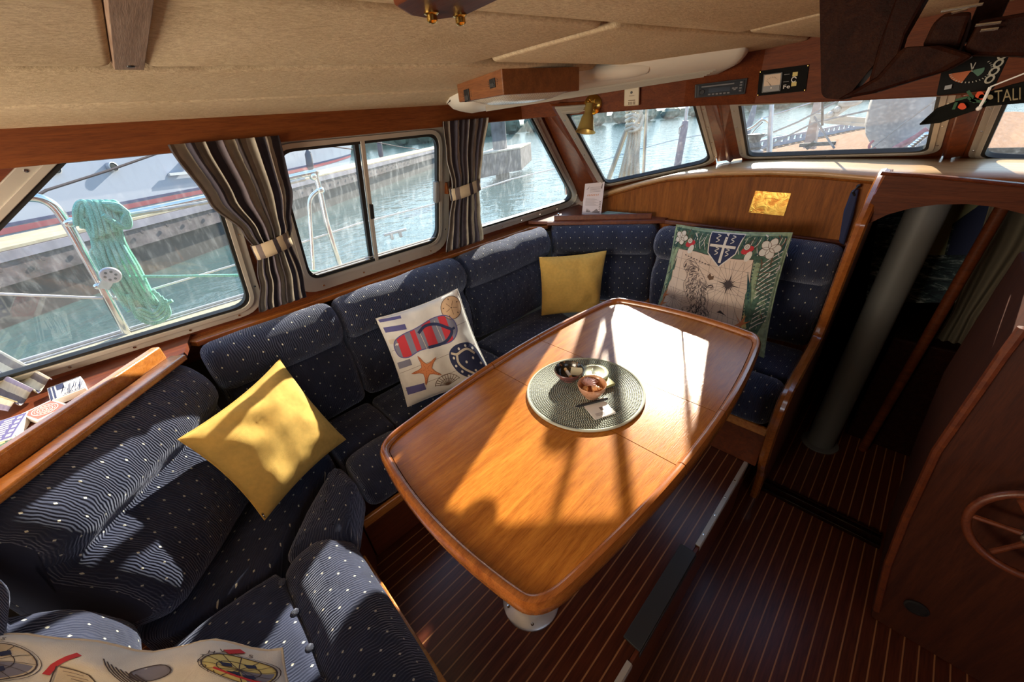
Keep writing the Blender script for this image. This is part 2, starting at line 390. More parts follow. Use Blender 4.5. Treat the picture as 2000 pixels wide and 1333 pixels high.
aw = N(nt, 'ShaderNodeMath', _operation='MULTIPLY_ADD'); aw.inputs[1].default_value = .5; aw.inputs[2].default_value = .5; L(nt, spw.outputs['Z'], aw.inputs[0]); L(nt, aw.outputs[0], rw.inputs['Fac'])
L(nt, rw.outputs[0], bg.inputs['Color']); bg.inputs['Strength'].default_value = 2.3
vs_ = bpy.context.scene.view_settings; bpy.context.scene.display_settings.display_device = 'sRGB'
vs_.view_transform = 'Standard'; vs_.look = 'None'; vs_.gamma = 1; vs_.use_curve_mapping = False; vs_.exposure = 0.15
cy = bpy.context.scene.cycles
cy.max_bounces = 12; cy.diffuse_bounces = 7; cy.glossy_bounces = 5; cy.transparent_max_bounces = 12; cy.transmission_bounces = 6
cy.caustics_reflective = False; cy.caustics_refractive = False; cy.sample_clamp_indirect = 6
try: cy.use_denoising = True
except Exception: pass

M['mahog_h'] = wood('header_mahogany', (.06, .014, .004), (.10, .024, .007), (.14, .035, .01), 'X', 6, .5, .0); lowspec(M['mahog_h'], .15)
# ------------------------------------------------------------------ floors
EX = -.195       # edge of the raised dinette platform
b = MB(); b.prism([(-1.9, -1.3, -.05), (EX, -1.3, -.05), (EX, 1.64, -.05), (-1.9, 1.64, -.05)], (0, 0, .05)); fl = struct(b.build('floor', 'floor', smooth=False))
b = MB(); b.prism([(-1.3, -1.9, -.41), (1.9, -1.9, -.41), (1.9, 3.55, -.41), (-1.3, 3.55, -.41)], (0, 0, .05)); struct(b.build('floor.001', 'floor2', smooth=False))
b = MB(); b.prism([(EX+.001, -1.3, -.36), (EX+.001, 1.64, -.36), (EX+.001, 1.64, -.004), (EX+.001, -1.3, -.004)], (.012, 0, 0)); struct(b.build('trim_1', 'mahog', smooth=False))
# metal nosing and black tread on the platform edge
def nosing(y0, y1, label):
    b = MB(); b.box((EX+.006, (y0+y1)/2, .003), (.018, y1-y0, .006)); b.box((EX+.0155, (y0+y1)/2, -.012), (.003, y1-y0, .024))
    o = b.build('edge_strip', 'alu', bevel=.001); tag(o, label, 'metal edging', 'metal edge strips on the raised floor')
    o.location = (0, 0, 0)
    for k in range(int((y1-y0)/.12)):
        s = MB(); s.lathe((EX+.004, y0+.06+k*.12, .006), (0, 0, 1), [(.004, 0), (.003, .0012), (0, .0014)], 8, False); s.build('screw', 'steel', o)
nosing(-.6, .535, 'metal edge strip on the raised floor, running from the tread toward the aft end')
nosing(1.06, 1.63, 'metal edge strip on the raised floor, running from the tread to the front bench')
b = MB(); b.box((EX-.014, .80, .006), (.062, .44, .010)); b.box((EX+.0185, .80, -.014), (.004, .44, .034))
tag(b.build('step_tread', 'black2', bevel=.002), 'black ribbed non-slip tread wrapped over the platform edge', 'step tread')

# ------------------------------------------------------------------ port side wall with three windows
SL = .35
def sidep(y, z): return Vector((-1.8+SL*(z-1.0), y, z))
sn = Vector((1, 0, -SL)).normalized()
def onside(px, py): return onpl(px, py, (-1.8, 0, 1), sn)
def rp(pts, r): return round_poly(pts, r, 6)
WIN = {
 1: dict(q=[(-.86, 1.03), (.170, 1.005), (.215, 1.580), (-.080, 1.580)], r=[.05, .065, .0, .0], fw=.045),
 2: dict(q=[(.415, 1.035), (1.108, 1.035), (1.10, 1.545), (.415, 1.545)], r=[.06, .07, .06, .06], fw=.07),
 3: dict(q=[(1.36, 1.03), (2.335, 1.03), (1.705, 1.580), (1.36, 1.580)], r=[.05, .05, .0, .0], fw=.05),
}
b = MB(); out = [(-1.6, .55), (2.75, .55), (2.50, .97), (1.88, 1.60), (-1.6, 1.60)]
b.plate(sidep, out, [rp(off_poly(w_['q'], .012), w_['r']) for w_ in WIN.values()], sn, -.03, 0)
struct(b.build('wall_port', 'mahog', smooth=False))
def window(n, fn, nrm, q, r, fw, gm='glass', scr=.16, inner=.006, finish='alu'):
    ctr = sum((fn(*p) for p in q), Vector())/len(q)
    root = sroot('window_%d' % n, ctr); lo = rp(q, r)
    ou = rp(off_poly(q, fw), [x+fw*.8 if x else 0 for x in r])
    b = MB(); b.plate(fn, ou, [rp(off_poly(q, .004), r)], nrm, .001, .010)
    b.plate(fn, rp(off_poly(q, .02), [x+.016 if x else 0 for x in r]), [rp(off_poly(q, .004), r)], nrm, .008, .017)
    b.build('window_frame', finish, root, bevel=.0015)
    g = MB(); g.plate(fn, rp(off_poly(q, .005), r), [rp(off_poly(q, -.007), r)], nrm, -.009, .012); g.build('gasket', 'rubber', root)
    p = MB(); p.plate(fn, lo, [], nrm, -.008, -.005); p.build('pane', gm, root, smooth=False)
    mid = off_poly(q, fw*.68)
    for i in range(len(mid)):
        a, c = Vector(mid[i]), Vector(mid[(i+1) % len(mid)]); k = int((c-a).length/scr)
        for j in range(k):
            t = (j+.5)/k; pt = fn(*(a+(c-a)*t))
            if pt.z > 1.57: continue
            s = MB(); s.lathe(pt+Vector(nrm)*.009, nrm, [(.0055, 0), (.0045, .002), (0, .0028)], 8, False); s.build('screw', 'steel', root)
    return root
w1 = window(1, sidep, sn, WIN[1]['q'], WIN[1]['r'], WIN[1]['fw'])
# window 2 slides: two panes, a centre mullion and a latch
q2 = WIN[2]['q']; w2 = window(2, sidep, sn, q2, WIN[2]['r'], WIN[2]['fw'], 'glass2')
b = MB(); b.boxe(sidep(.738, 1.03)+sn*.006, sidep(.738, 1.565)+sn*.006, sn, .018, .016); b.build('sash_bar', 'alu', w2, bevel=.002)
b = MB(); b.boxe(sidep(.714, 1.03)+sn*.0, sidep(.714, 1.565)+sn*.0, sn, .018, .018); b.build('slide_channel', 'rubber', w2, bevel=.001)
b = MB(); b.boxe(sidep(.740, 1.24)+sn*.014, sidep(.740, 1.305)+sn*.014, sn, .018, .012); b.build('sash_pull', 'black', w2, bevel=.002)
b = MB(); b.boxe(sidep(1.092, 1.245)+sn*.012, sidep(1.092, 1.345)+sn*.012, sn, .026, .026); b.build('latch', 'grey', w2, bevel=.006)
for zz in (1.045, 1.058):
    b = MB(); b.boxe(sidep(.43, zz)+sn*(.004+(zz-1.045)*.3), sidep(1.09, zz)+sn*(.004+(zz-1.045)*.3), sn, .004, .010); b.build('sliding_track', 'alu', w2)
w3 = window(3, sidep, sn, WIN[3]['q'], WIN[3]['r'], WIN[3]['fw'], 'glass2')

# ------------------------------------------------------------------ raked front windows
A4 = (Vector((-1.43, 2.25, 1.173)), Vector((-.97, 2.5, 1.255)), Vector((-.89, 2.1, 1.524)))
A5 = (Vector((-.74, 2.6, 1.278)), Vector((-.038, 2.6, 1.29)), Vector((-.065, 2.2, 1.497)))
def plane_fn(A):
    o = A[0]; ex = (A[1]-A[0]).normalized(); n = (A[1]-A[0]).cross(A[2]-A[0]).normalized()
    if n.y > 0: n = -n
    ey = n.cross(ex); 
    if ey.z < 0: ey = -ey
    return (lambda u, v: o+ex*u+ey*v), (lambda p: ((p-o).dot(ex), (p-o).dot(ey))), n
f4, g4, n4 = plane_fn(A4); f5, g5, n5 = plane_fn(A5)
def pz(A, g, n, pts): return [g(onpl(px, py, A[0], n)) for px, py in pts]
q4 = pz(A4, g4, n4, [(1183, 357), (1388, 313), (1356, 201), (1108, 218)])
q5 = pz(A5, g5, n5, [(1462, 303), (1812, 292), (1838, 180), (1446, 200)])
A6 = (Vector((.135, 2.60, 1.285)), Vector((.9, 2.50, 1.285)), Vector((.115, 2.28, 1.46)))
f6, g6, n6 = plane_fn(A6)
q6 = pz(A6, g6, n6, [(1918, 303), (2150, 315), (2190, 195), (1968, 190)])
for n_, f_, g_, nn, q_, A_ in ((4, f4, g4, n4, q4, A4), (5, f5, g5, n5, q5, A5), (6, f6, g6, n6, q6, A6)):
    r_ = [.05, .06, .0, .0] if n_ != 5 else [.045, .05, 0, 0]
    window(n_, f_, nn, q_, r_, .040, 'glass', .14)
    o_ = off_poly(q_, .044)
    o_ = [(o_[0][0]-.01, o_[0][1]-.16), (o_[1][0]+.01, o_[1][1]-.16), (o_[2][0]+.01, o_[2][1]+.0), (o_[3][0]-.01, o_[3][1]+.0)]
    b = MB(); b.plate(f_, o_, [rp(off_poly(q_, .012), r_)], nn, -.012, 0)
    o = struct(b.build('wall_front' if n_ == 5 else 'wall_front_%s' % ('port' if n_ == 4 else 'starboard'), 'mahog_z', smooth=False))
# pillars between the windows
def pillar(n, pts, d, mat='mahog_z'):
    b = MB(); b.prism(pts, d); return struct(b.build('trim_%d' % n, mat, smooth=False, bevel=.004))
oa = off_poly(WIN[3]['q'], .045); o4 = off_poly(q4, .030); o5 = off_poly(q5, .030); o6 = off_poly(q6, .030)
pillar(2, [sidep(*oa[1])+sn*.004, f4(*o4[0])+n4*.004, f4(*o4[3])+n4*.004, sidep(1.70, 1.68)+sn*.004], (-.02, .06, 0))
pillar(3, [f4(*o4[1])+n4*.004, f5(*o5[0])+n5*.004, f5(*o5[3])+n5*.004, f4(*o4[2])+n4*.004], (0, .07, 0))
pillar(4, [f5(*o5[1])+n5*.004, f6(*o6[0])+n6*.004, f6(*o6[3])+n6*.004, f5(*o5[2])+n5*.004], (0, .07, 0))
# raised timber rib on each front pillar
def rib(n, A, B, C_, D_, wd=.035):
    a = (A+B)/2; c = (C_+D_)/2; b = MB(); b.boxe(a, c, (0, -1, .3), wd, .03); struct(b.build('trim_%d' % n, 'mahog_z', bevel=.005))
rib(5, f4(*o4[1]), f5(*o5[0]), f4(*o4[2]), f5(*o5[3])); rib(6, f5(*o5[1]), f6(*o6[0]), f5(*o5[2]), f6(*o6[3]), .06)

# ------------------------------------------------------------------ ceiling, beams
def cz(x): return 1.735-.085*(x/1.6)**2
def ymax(x):
    q = [(-1.75, 1.72), (-1.60, 1.73), (-1.33, 1.79), (-.86, 1.99), (-.62, 2.13), (2.0, 2.15)]
    for (a, c), (d, e) in zip(q, q[1:]):
        if x <= d: return c+(e-c)*max(0, (x-a)/(d-a))
    return 2.15
for dz in (.012, .06): b_ = b = b if dz > .02 else MB(); b.grid(lambda a, c, dz=dz: Vector((-1.75+3.6*a, -1.9+(ymax(-1.75+3.6*a)+1.9)*c, cz(-1.75+3.6*a)+dz)), 36, 2)
ce = struct(b.build('ceiling', 'gap', weld=False))
def headpanel(loop, nm='ceiling'):
    """one padded headliner panel: outline in plan, soft rounded edges, follows the camber"""
    lo = round_poly(loop, .03, 4); dens = []
    for i in range(len(lo)):
        a, c = Vector(lo[i]), Vector(lo[(i+1) % len(lo)]); k = max(1, int((c-a).length/.12))
        for j in range(k): dens.append(tuple(a+(c-a)*j/k))
    rings = []; b = MB(); n = len(dens); prof = [(.0, .012), (.0, -.001), (-.002, -.005), (-.006, -.008), (-.014, -.009)]
    for d, h in prof:
        rr = off_poly(dens, d) if d else dens
        rings.append([Vector((p[0], p[1], cz(p[0])+h)) for p in rr])
    vs = [p for r in rings for p in r]; fs = [(i*n+k, i*n+(k+1) % n, (i+1)*n+(k+1) % n, (i+1)*n+k) for i in range(len(prof)-1) for k in range(n)]
    b.add(vs, fs)
    # inner field as strips
    tr = tessellate_polygon([rings[-1]]); b.add(rings[-1], [tuple(t) for t in tr])
    o = b.build(nm, 'head'); bm = bmesh.new(); bm.from_mesh(o.data)
    for _ in range(3):
        ed = [e for e in bm.edges if abs(e.verts[0].co.x-e.verts[1].co.x) > .15]
        if not ed: break
        bmesh.ops.subdivide_edges(bm, edges=ed, cuts=1); bmesh.ops.triangulate(bm, faces=[f for f in bm.faces if len(f.verts) > 4])
    for v in bm.verts:
        t = cz(v.co.x)-.009
        if v.co.z > t-.004 and v.co.z < t+.03 and len(v.link_faces) and all(len(f.verts) <= 4 for f in v.link_faces):
            if v.co.z < t+.02 and abs(v.co.z-t) < .02 and not any(abs(v.co.z-(cz(v.co.x)+h)) < 1e-4 for _, h in prof): v.co.z = t
    bm.to_mesh(o.data); bm.free(); return struct(o)
G = .006
headpanel([(-1.72, -1.8), (-1.345-G, -1.8), (-1.325-G, .3), (-1.28-G, 1.0), (-1.28-G, 1.66), (-1.72, 1.6)])
headpanel([(-1.345+G, -1.8), (-1.07-G, -1.8), (-1.04-G, .2), (-.96-G, .80), (-.96-G, 1.8), (-1.28+G, 1.66), (-1.28+G, 1.0), (-1.325+G, .3)])
headpanel([(-1.07+G, -1.8), (-.68, -1.8), (-.68, .070), (-1.03+G, .070)])
headpanel([(-1.03+G, .108), (-.66, .108), (-.58-G, .90-G), (-.93-G, .80)])
headpanel([(-.93+G, .83), (-.58-G, .92), (-.45-G, 2.03), (-.60, 2.02), (-.83, 1.87), (-.9, 1.82)])
headpanel([(-.65, .108), (.2, .108), (.2, 1.45), (-.51, 1.45), (-.575+G, .90)])
headpanel([(-.505+G, 1.47), (.2, 1.47), (.6, 2.04), (-.44+G, 2.03)])
headpanel([(-.67, -1.8), (.2, -1.8), (.2, .070), (-.67, .070)])
headpanel([(.21, -1.8), (1.8, -1.8), (1.8, 2.04), (.61, 2.04), (.21, 1.45)])
b = MB(); b.boxe((-1.03, .089, cz(-1.03)-.003), (-.2, .089, cz(-.2)-.003), (0, 0, 1), .040, .014)
for xx in (-1.0,): b.m(1).lathe((xx, .09, cz(xx)-.010), (0, 0, -1), [(.006, 0), (.006, .0025), (0, .0025)], 8, False)
struct(b.build('trim_7', ['batten', 'black'], bevel=.001))
# side beam and the front beam that carries the instruments
b = MB(); b.prism([(-1.555, -1.7, 1.565), (-1.555, 1.70, 1.565), (-1.72, 1.75, 1.565), (-1.72, -1.7, 1.565)], (0, 0, .16)); struct(b.build('beam_port', 'beam', bevel=.003, smooth=False))
FB = [(-1.555, 1.60, 1.567), (-1.30, 1.66, 1.561), (-.83, 1.86, 1.549), (-.60, 2.02, 1.532), (-.30, 2.04, 1.513), (.05, 2.04, 1.500), (.9, 2.04, 1.49)]
b = MB(); t = .06; n = len(FB)
FBn = []
for i in range(n):
    a = Vector(FB[max(0, i-1)]); c = Vector(FB[min(n-1, i+1)]); d = (c-a).normalized(); FBn.append(Vector((-d.y, d.x, 0)).normalized())
vs = []
for p, q in zip(FB, FBn):
    p = Vector(p); vs += [p, Vector((p.x, p.y, 1.76)), Vector((p.x, p.y, 1.76))+q*t, p+q*t]
fs = [(i*4+k, i*4+(k+1) % 4, (i+1)*4+(k+1) % 4, (i+1)*4+k) for i in range(n-1) for k in range(4)]+[(0, 1, 2, 3), tuple((n-1)*4+k for k in (3, 2, 1, 0))]
b.add(vs, fs); struct(b.build('beam_front', 'beam_x', bevel=.003, smooth=False))
def onbeam(px, py):
    """point on the aft face of the front beam seen at a pixel"""
    best = None
    for i in range(n-1):
        a = Vector(FB[i]); c = Vector(FB[i+1]); nn = Vector((-(c-a).y, (c-a).x, 0)).normalized(); p = onpl(px, py, a, nn); s = (p-a).dot(c-a)/(c-a).length_squared
        if -.02 <= s <= 1.02 and p.y > 0: best = (p, -nn, (c-a).normalized()); break
    return best
# ledge under the side windows, corner shelf, dash top, bulkhead panel
b = MB(); b.prism([(-1.84, -.12, .925), (-1.735, -.05, .925), (-1.735, 1.80, .925), (-1.66, 1.89, .925), (-1.84, 2.5, .925)], (0, 0, .022)); struct(b.build('trim_8', 'teak_rim', bevel=.004, smooth=False))
TP = [(-1.62, 1.04), (-1.507, 1.073), (-1.39, 1.112), (-1.22, 1.16), (-1.057, 1.198), (-.78, 1.227), (-.546, 1.235), (-.343, 1.230), (-.13, 1.212)]
PY_ = 2.275
b = MB(); b.prism([(x, PY_, z) for x, z in TP]+[(-.13, PY_, .3), (-1.62, PY_, .3)], (0, .02, 0)); struct(b.build('wall_forward', 'panel', smooth=False))
b = MB(); b.tube(catmull([(x, PY_-.002, z-.016) for x, z in TP], 4), .009, 8, flat=.7); struct(b.build('trim_9', 'panel'))
TE = TP+[(.2, 1.215), (.6, 1.20), (1.3, 1.19)]
BK = [(-1.62, 2.38, 1.07), (-1.52, 2.34, 1.10), (-1.40, 2.37, 1.13), (-1.22, 2.46, 1.167), (-1.02, 2.56, 1.205), (-.78, 2.665, 1.240), (-.546, 2.67, 1.246), (-.343, 2.67, 1.247), (-.13, 2.67, 1.246), (.2, 2.69, 1.240), (.6, 2.70, 1.225), (1.3, 2.68, 1.21)]
def dash(a, c):
    t = a*(len(TE)-1); i = min(int(t), len(TE)-2); k = t-i
    f0 = Vector((TE[i][0], PY_-.012, TE[i][1])).lerp(Vector((TE[i+1][0], PY_-.012, TE[i+1][1])), k); f1 = Vector(BK[i]).lerp(Vector(BK[i+1]), k); return f0.lerp(f1, c)
b = MB(); b.grid(dash, 33, 3, lambda a, c: (a, c)); M['dash'] = wood('dash_teak', (.42, .22, .09), (.56, .33, .15), (.66, .42, .20), 'X', 6, .42, .3); o = b.build('trim_10', 'dash'); struct(o); s = o.modifiers.new('s', 'SOLIDIFY'); s.thickness = .02; s.offset = 0  # dash teak paled to stand in for sun glare on the top
b = MB(); b.prism([(-1.79, 1.84, .955), (-1.66, 1.885, .955), (-1.04, 2.235, .955), (-1.02, 2.27, .955), (-1.62, 2.30, .955), (-1.80, 2.42, .955)], (0, 0, .02)); struct(b.build('trim_11', 'mahog', bevel=.003, smooth=False))
b = MB(); b.boxe((-1.635, 1.93, .990), (-1.10, 2.215, .990), (0, 0, 1), .02, .032); b.boxe((-1.66, 1.885, .962), (-1.02, 2.235, .962), (0, 0, 1), .03, .022); b.boxe((-1.02, 2.235, .960), (-.16, 2.262, .935), (0, 0, 1), .03, .022); struct(b.build('trim_12', 'mahog', bevel=.004))
# aft-port corner shelf behind the diagonal backrest, with its fiddle
b = MB(); b.prism([(-1.84, -.05, .935), (-1.62, -.10, .935), (-1.02, -.63, .935), (-1.02, -1.5, .935), (-1.84, -1.5, .935)], (0, 0, .02)); struct(b.build('trim_13', 'mahog', smooth=False))
b = MB(); b.boxe((-1.655, -.150, .980), (-1.02, -.715, .980), (0, 0, 1), .030, .05)
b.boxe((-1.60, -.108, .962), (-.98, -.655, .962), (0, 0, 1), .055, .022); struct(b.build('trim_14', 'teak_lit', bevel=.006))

# ------------------------------------------------------------------ companionway: end panel, header, sill, hidden rest of the shell
PXX = -.145
prof = [(1.80, -.36), (1.765, -.15), (1.64, .05), (1.566, .30), (1.555, .40), (1.575, .45), (1.64, .49), (1.99, .535), (2.045, .58), (2.06, .66), (2.062, 1.03), (2.075, 1.09), (2.20, 1.205), (2.28, 1.235), (2.40, 1.235), (2.40, -.36)]
b = MB(); b.prism([(PXX, y, z) for y, z in prof], (.035, 0, 0)); struct(b.build('wall_companionway', 'mahog_z', smooth=False, bevel=.003))
b = MB(); b.tube([(PXX+.0175, y-.002, z) for y, z in catmull([(p[0], p[1], 0) for p in prof[1:11]], 4) for y, z in [(y, z)]] if False else [(PXX+.0175, v.x-.004, v.y) for v in catmull([(p[0], p[1], 0) for p in prof[:14]], 4)], .021, 8, flat=1.0)
struct(b.build('trim_15', 'teak_rim'))
HY = 2.10
hp = lambda px, py: ony(px, py, HY)
top = [hp(1733, 337), hp(1800, 341), hp(1900, 350), hp(2080, 368)]
arch = [hp(*p) for p in ((2080, 440), (1990, 416), (1945, 405), (1890, 399), (1830, 400), (1780, 407), (1735, 419), (1695, 438), (1668, 457), (1650, 485))]
b = MB(); loop = [(p.x, HY, p.z) for p in top]+[(p.x, HY, p.z) for p in arch]; b.prism(loop, (0, .03, 0)); struct(b.build('wall_header', 'mahog_h', smooth=False))
b = MB(); b.tube([p+Vector((0, -.002, -.004)) for p in [hp(1722, 336)]+top], .013, 8, flat=.6); struct(b.build('trim_16', 'mahog'))
# sill of the sliding hatch on the lower floor
b = MB()
for dy, hh in ((0, .014), (.045, .022), (.085, .014)): b.box((.14, 1.862+dy, -.36+hh/2), (.50, .012, hh))
b.box((.14, 1.905, -.357), (.50, .10, .006)); struct(b.build('trim_17', 'dark_wood', bevel=.002))
b = MB(); b.box((.14, 1.9, -.338), (.5, .006, .002)); b.box((.14, 1.862, -.3455), (.5, .004, .002)); struct(b.build('trim_18', 'steel'))
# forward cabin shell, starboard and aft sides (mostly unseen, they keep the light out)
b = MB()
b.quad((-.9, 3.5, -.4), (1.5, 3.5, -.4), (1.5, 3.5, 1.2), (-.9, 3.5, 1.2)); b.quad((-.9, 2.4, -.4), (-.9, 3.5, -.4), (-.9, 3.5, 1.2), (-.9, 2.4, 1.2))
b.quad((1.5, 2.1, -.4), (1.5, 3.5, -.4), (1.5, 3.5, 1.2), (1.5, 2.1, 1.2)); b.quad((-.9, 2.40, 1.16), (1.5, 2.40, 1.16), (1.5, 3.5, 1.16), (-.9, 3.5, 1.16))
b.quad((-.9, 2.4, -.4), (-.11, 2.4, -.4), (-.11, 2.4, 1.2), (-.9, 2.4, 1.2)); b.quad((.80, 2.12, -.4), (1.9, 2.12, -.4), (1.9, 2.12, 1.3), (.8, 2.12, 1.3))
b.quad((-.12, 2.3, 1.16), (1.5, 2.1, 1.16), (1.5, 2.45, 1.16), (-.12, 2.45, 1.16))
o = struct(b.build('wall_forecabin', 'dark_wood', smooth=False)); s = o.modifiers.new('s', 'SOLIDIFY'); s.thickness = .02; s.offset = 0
def bigwall(nm, outer, holes, fn, nrm, mat='mahog'):
    b = MB(); b.plate(fn, outer, holes, nrm, 0, .03); struct(b.build(nm, mat, smooth=False))
bigwall('wall_starboard', [(-1.9, -.4), (2.8, -.4), (2.8, 1.75), (-1.9, 1.75)], [[(-1.2, 1.05), (.1, 1.05), (.1, 1.55), (-1.2, 1.55)]], lambda y, z: Vector((1.75, y, z)), (1, 0, 0))
bigwall('wall_aft', [(-1.84, -.4), (1.8, -.4), (1.8, 1.75), (-1.84, 1.75)], [[(-1.5, 1.05), (-.35, 1.05), (-.35, 1.55), (-1.5, 1.55)]], lambda x, z: Vector((x, -1.6, z)), (0, -1, 0))
# hull below the windows, outside
b = MB(); b.quad((-1.86, -1.9, -.6), (-1.86, 2.9, -.6), (-1.86, 2.9, .95), (-1.86, -1.9, .95)); struct(b.build('wall_hull', 'gap', smooth=False))
# ------------------------------------------------------------------ upholstery
def sample_loop(pts, n):
    """closed smooth profile resampled evenly; returns 3D->2D points"""
    cm = catmull([(p[0], p[1], 0) for p in pts], 10, True); Ls = [0]
    for i in range(len(cm)): Ls.append(Ls[-1]+(cm[(i+1) % len(cm)]-cm[i]).length)
    T = Ls[-1]; out = []; k = 0
    for j in range(n):
        s = T*j/n
        while Ls[k+1] < s: k += 1
        f = (s-Ls[k])/max(1e-9, Ls[k+1]-Ls[k]); p = cm[k].lerp(cm[(k+1) % len(cm)], f); out.append((p.x, p.y))
    return out, T
def cushion(name, prof, a, b_, nrm, mat='fabric', parent=None, r=.045, nn=64, puff=.006, uvo=0, mitre=(0, 0)):
    """profile (depth along nrm, height) swept from a to b_ with soft rolled ends"""
    a, b_, nrm = Vector(a), Vector(b_), Vector(nrm).normalized(); Ln = (b_-a).length; d = (b_-a)/Ln
    lp, T = sample_loop(prof, nn); ar = sum(lp[i][0]*lp[(i+1) % nn][1]-lp[(i+1) % nn][0]*lp[i][1] for i in range(nn)); sg = 1 if ar > 0 else -1
    nor = []
    for i in range(nn):
        t = Vector(lp[(i+1) % nn])-Vector(lp[i-1]); t.normalize(); nor.append(Vector((t.y, -t.x))*sg)
    st = [0, .004, .012, .024, r]; k = max(4, int((Ln-2*r)/.03)); mids = [r+(Ln-2*r)*i/k for i in range(1, k)]
    ss = st+mids+[Ln-x for x in reversed(st)]
    def P(s, i):
        e = min(s, Ln-s); ins = 0 if e >= r else r-math.sqrt(max(0, r*r-(r-e)**2))
        q = Vector(lp[i])-nor[i]*ins*.95
        w = noise.noise(Vector((s*7+uvo*3, i*.18, uvo)))*puff+math.sin(math.pi*min(1, max(0, s/Ln)))*puff
        q = q+nor[i]*w
        sh = mitre[0]*q.x*(1-s/Ln)+mitre[1]*q.x*(s/Ln)
        return a+d*(s+sh)+nrm*q.x+Vector((0, 0, q.y))
    vs = []; uv = []
    for s in ss:
        e_ = min(s, Ln-s); ar_ = r-r*(math.pi/2-math.acos(max(0, min(1, (r-e_)/r)))) if e_ < r else e_; us_ = ar_ if s < Ln/2 else Ln-ar_
        for i in range(nn+1): vs.append(P(s, i % nn)); uv.append((us_+uvo, T*i/nn))
    fs = [(x*(nn+1)+i, x*(nn+1)+i+1, (x+1)*(nn+1)+i+1, (x+1)*(nn+1)+i) for x in range(len(ss)-1) for i in range(nn)]
    m = MB(); m.add(vs, fs, uv)
    for x in (0, len(ss)-1):
        ring = [P(ss[x], i) for i in range(nn)]; c = sum(ring, Vector())/nn
        m.add(ring+[c], [(i, (i+1) % nn, nn) for i in range(nn)], [(.017+i*1e-4, .017) for i in range(nn)]+[(.017, .017)])
    return m.build(name, mat, parent, angle=70)
BACK = [(.0, .445), (.0, .60), (.0, .80), (.02, .91), (.06, .945), (.10, .952), (.15, .935), (.187, .885), (.185, .825), (.150, .778), (.128, .762), (.140, .745), (.168, .70), (.180, .62), (.176, .53), (.165, .47), (.14, .44), (.07, .435)]
BACKD = [(.0, .445), (.0, .60), (.0, .80), (.02, .91), (.06, .945), (.10, .952), (.16, .935), (.215, .880), (.225, .815), (.195, .765), (.180, .745), (.20, .725), (.255, .66), (.285, .57), (.285, .50), (.25, .45), (.18, .435), (.07, .435)]
g_ = 'navy back cushions around the dinette'
BX = -1.75
def backc(label, a, b_, n, prof=BACK, uvo=0., **k):
    o = cushion('back_cushion', prof, a, b_, n, uvo=uvo, **k); return tag(o, label, 'cushion', g_)
backc('navy dotted back cushion behind the yellow pillow in the aft corner, under the striped curtain', (BX, -.06, 0), (BX, .428, 0), (1, 0, 0), uvo=.3)
backc('navy dotted back cushion behind the flip-flop print pillow, below the sliding window', (BX, .436, 0), (BX, 1.126, 0), (1, 0, 0), uvo=1.1)
backc('navy dotted back cushion between the flip-flop pillow and the far corner cushion', (BX, 1.134, 0), (BX, 1.885, 0), (1, 0, 0), uvo=2.3, mitre=(0, -.35))
n4d = Vector((.497, -.868, 0)).normalized()
a4 = Vector((-1.68, 1.905, 0))-n4d*.095; c4 = Vector((-1.035, 2.245, 0))-n4d*.095
backc('navy dotted back cushion set diagonally in the far corner under the card shelf', a4, c4, n4d, uvo=3.4, mitre=(.3, -.3))
backc('navy dotted back cushion against the wood bulkhead behind the map print pillow', (-1.02, 2.268, 0), (-.155, 2.268, 0), (0, -1, 0), uvo=4.2)
dd = (Vector((-1.10, -.585, 0))-Vector((-1.66, -.105, 0))).normalized(); nd = Vector((-dd.y, dd.x, 0)); nd = nd if nd.x > 0 else -nd
backc('large navy dotted back cushion set diagonally across the aft corner, with a bulging lower half', Vector((-1.66, -.105, 0))-nd*.10, Vector((-1.135, -.555, 0))-nd*.10, nd, BACKD, uvo=5.5, mitre=(.25, -.25), r=.055)
backc('navy dotted back cushion of the aft bench, partly behind the nautical print pillow', (-1.10, -.735, 0), (-.42, -.735, 0), (0, 1, 0), BACKD, uvo=7.1)
# seat cushions: body plus a rolled front edge sewn on
SEAT = lambda w: [(.0, .27), (.0, .36), (.02, .41), (.08, .42), (w*.5, .428), (w-.02, .42), (w, .405), (w+.002, .36), (w, .27), (w-.04, .246), (w*.5, .246), (.04, .246)]
def roll(w, d=.0):
    return [(0, .30), (.0, .38), (.02, .415), (.07, .440), (w*.6, .440), (w-.03, .415), (w, .36), (w+.005, .31), (w-.01, .26), (w-.06, .247), (.05, .252)]
gs = 'navy seat cushions around the dinette'
def seat(label, a, b_, n, w, wr, uvo, mit=(0, 0), btn=0):
    """a to b_ runs along the rear edge; n points to the front"""
    n = Vector(n).normalized(); o = cushion('seat_cushion', SEAT(w), a, b_, n, 'fabric_flat', None, .03, 48, .004, uvo, mit); tag(o, label, 'cushion', gs)
    cushion('front_roll', roll(wr), Vector(a)+n*(w+.004)+Vector((0, 0, 0)), Vector(b_)+n*(w+.004), n, 'fabric', o, .045, 48, .005, uvo+.5, mit)
    for i in range(btn):
        p = Vector(a).lerp(Vector(b_), (i+.5)/btn)+n*(w+.002); s = MB(); s.sphere((p.x, p.y, .418), .011, 10, (1, 1, .6)); s.build('button', 'fabric', o)
    return o
seat('navy dotted seat cushion on the side bench in front of the flip-flop print pillow', (-1.64, .44, 0), (-1.64, 1.12, 0), (1, 0, 0), .29, .20, .2)
seat('short navy dotted seat cushion beside the big yellow pillow, next to the aft corner', (-1.64, .17, 0), (-1.64, .432, 0), (1, 0, 0), .29, .20, 1.4, (.0, 0))
seat('navy dotted seat cushion on the side bench in front of the far yellow pillow', (-1.64, 1.128, 0), (-1.64, 1.80, 0), (1, 0, 0), .29, .20, 2.7, (0, -.2))
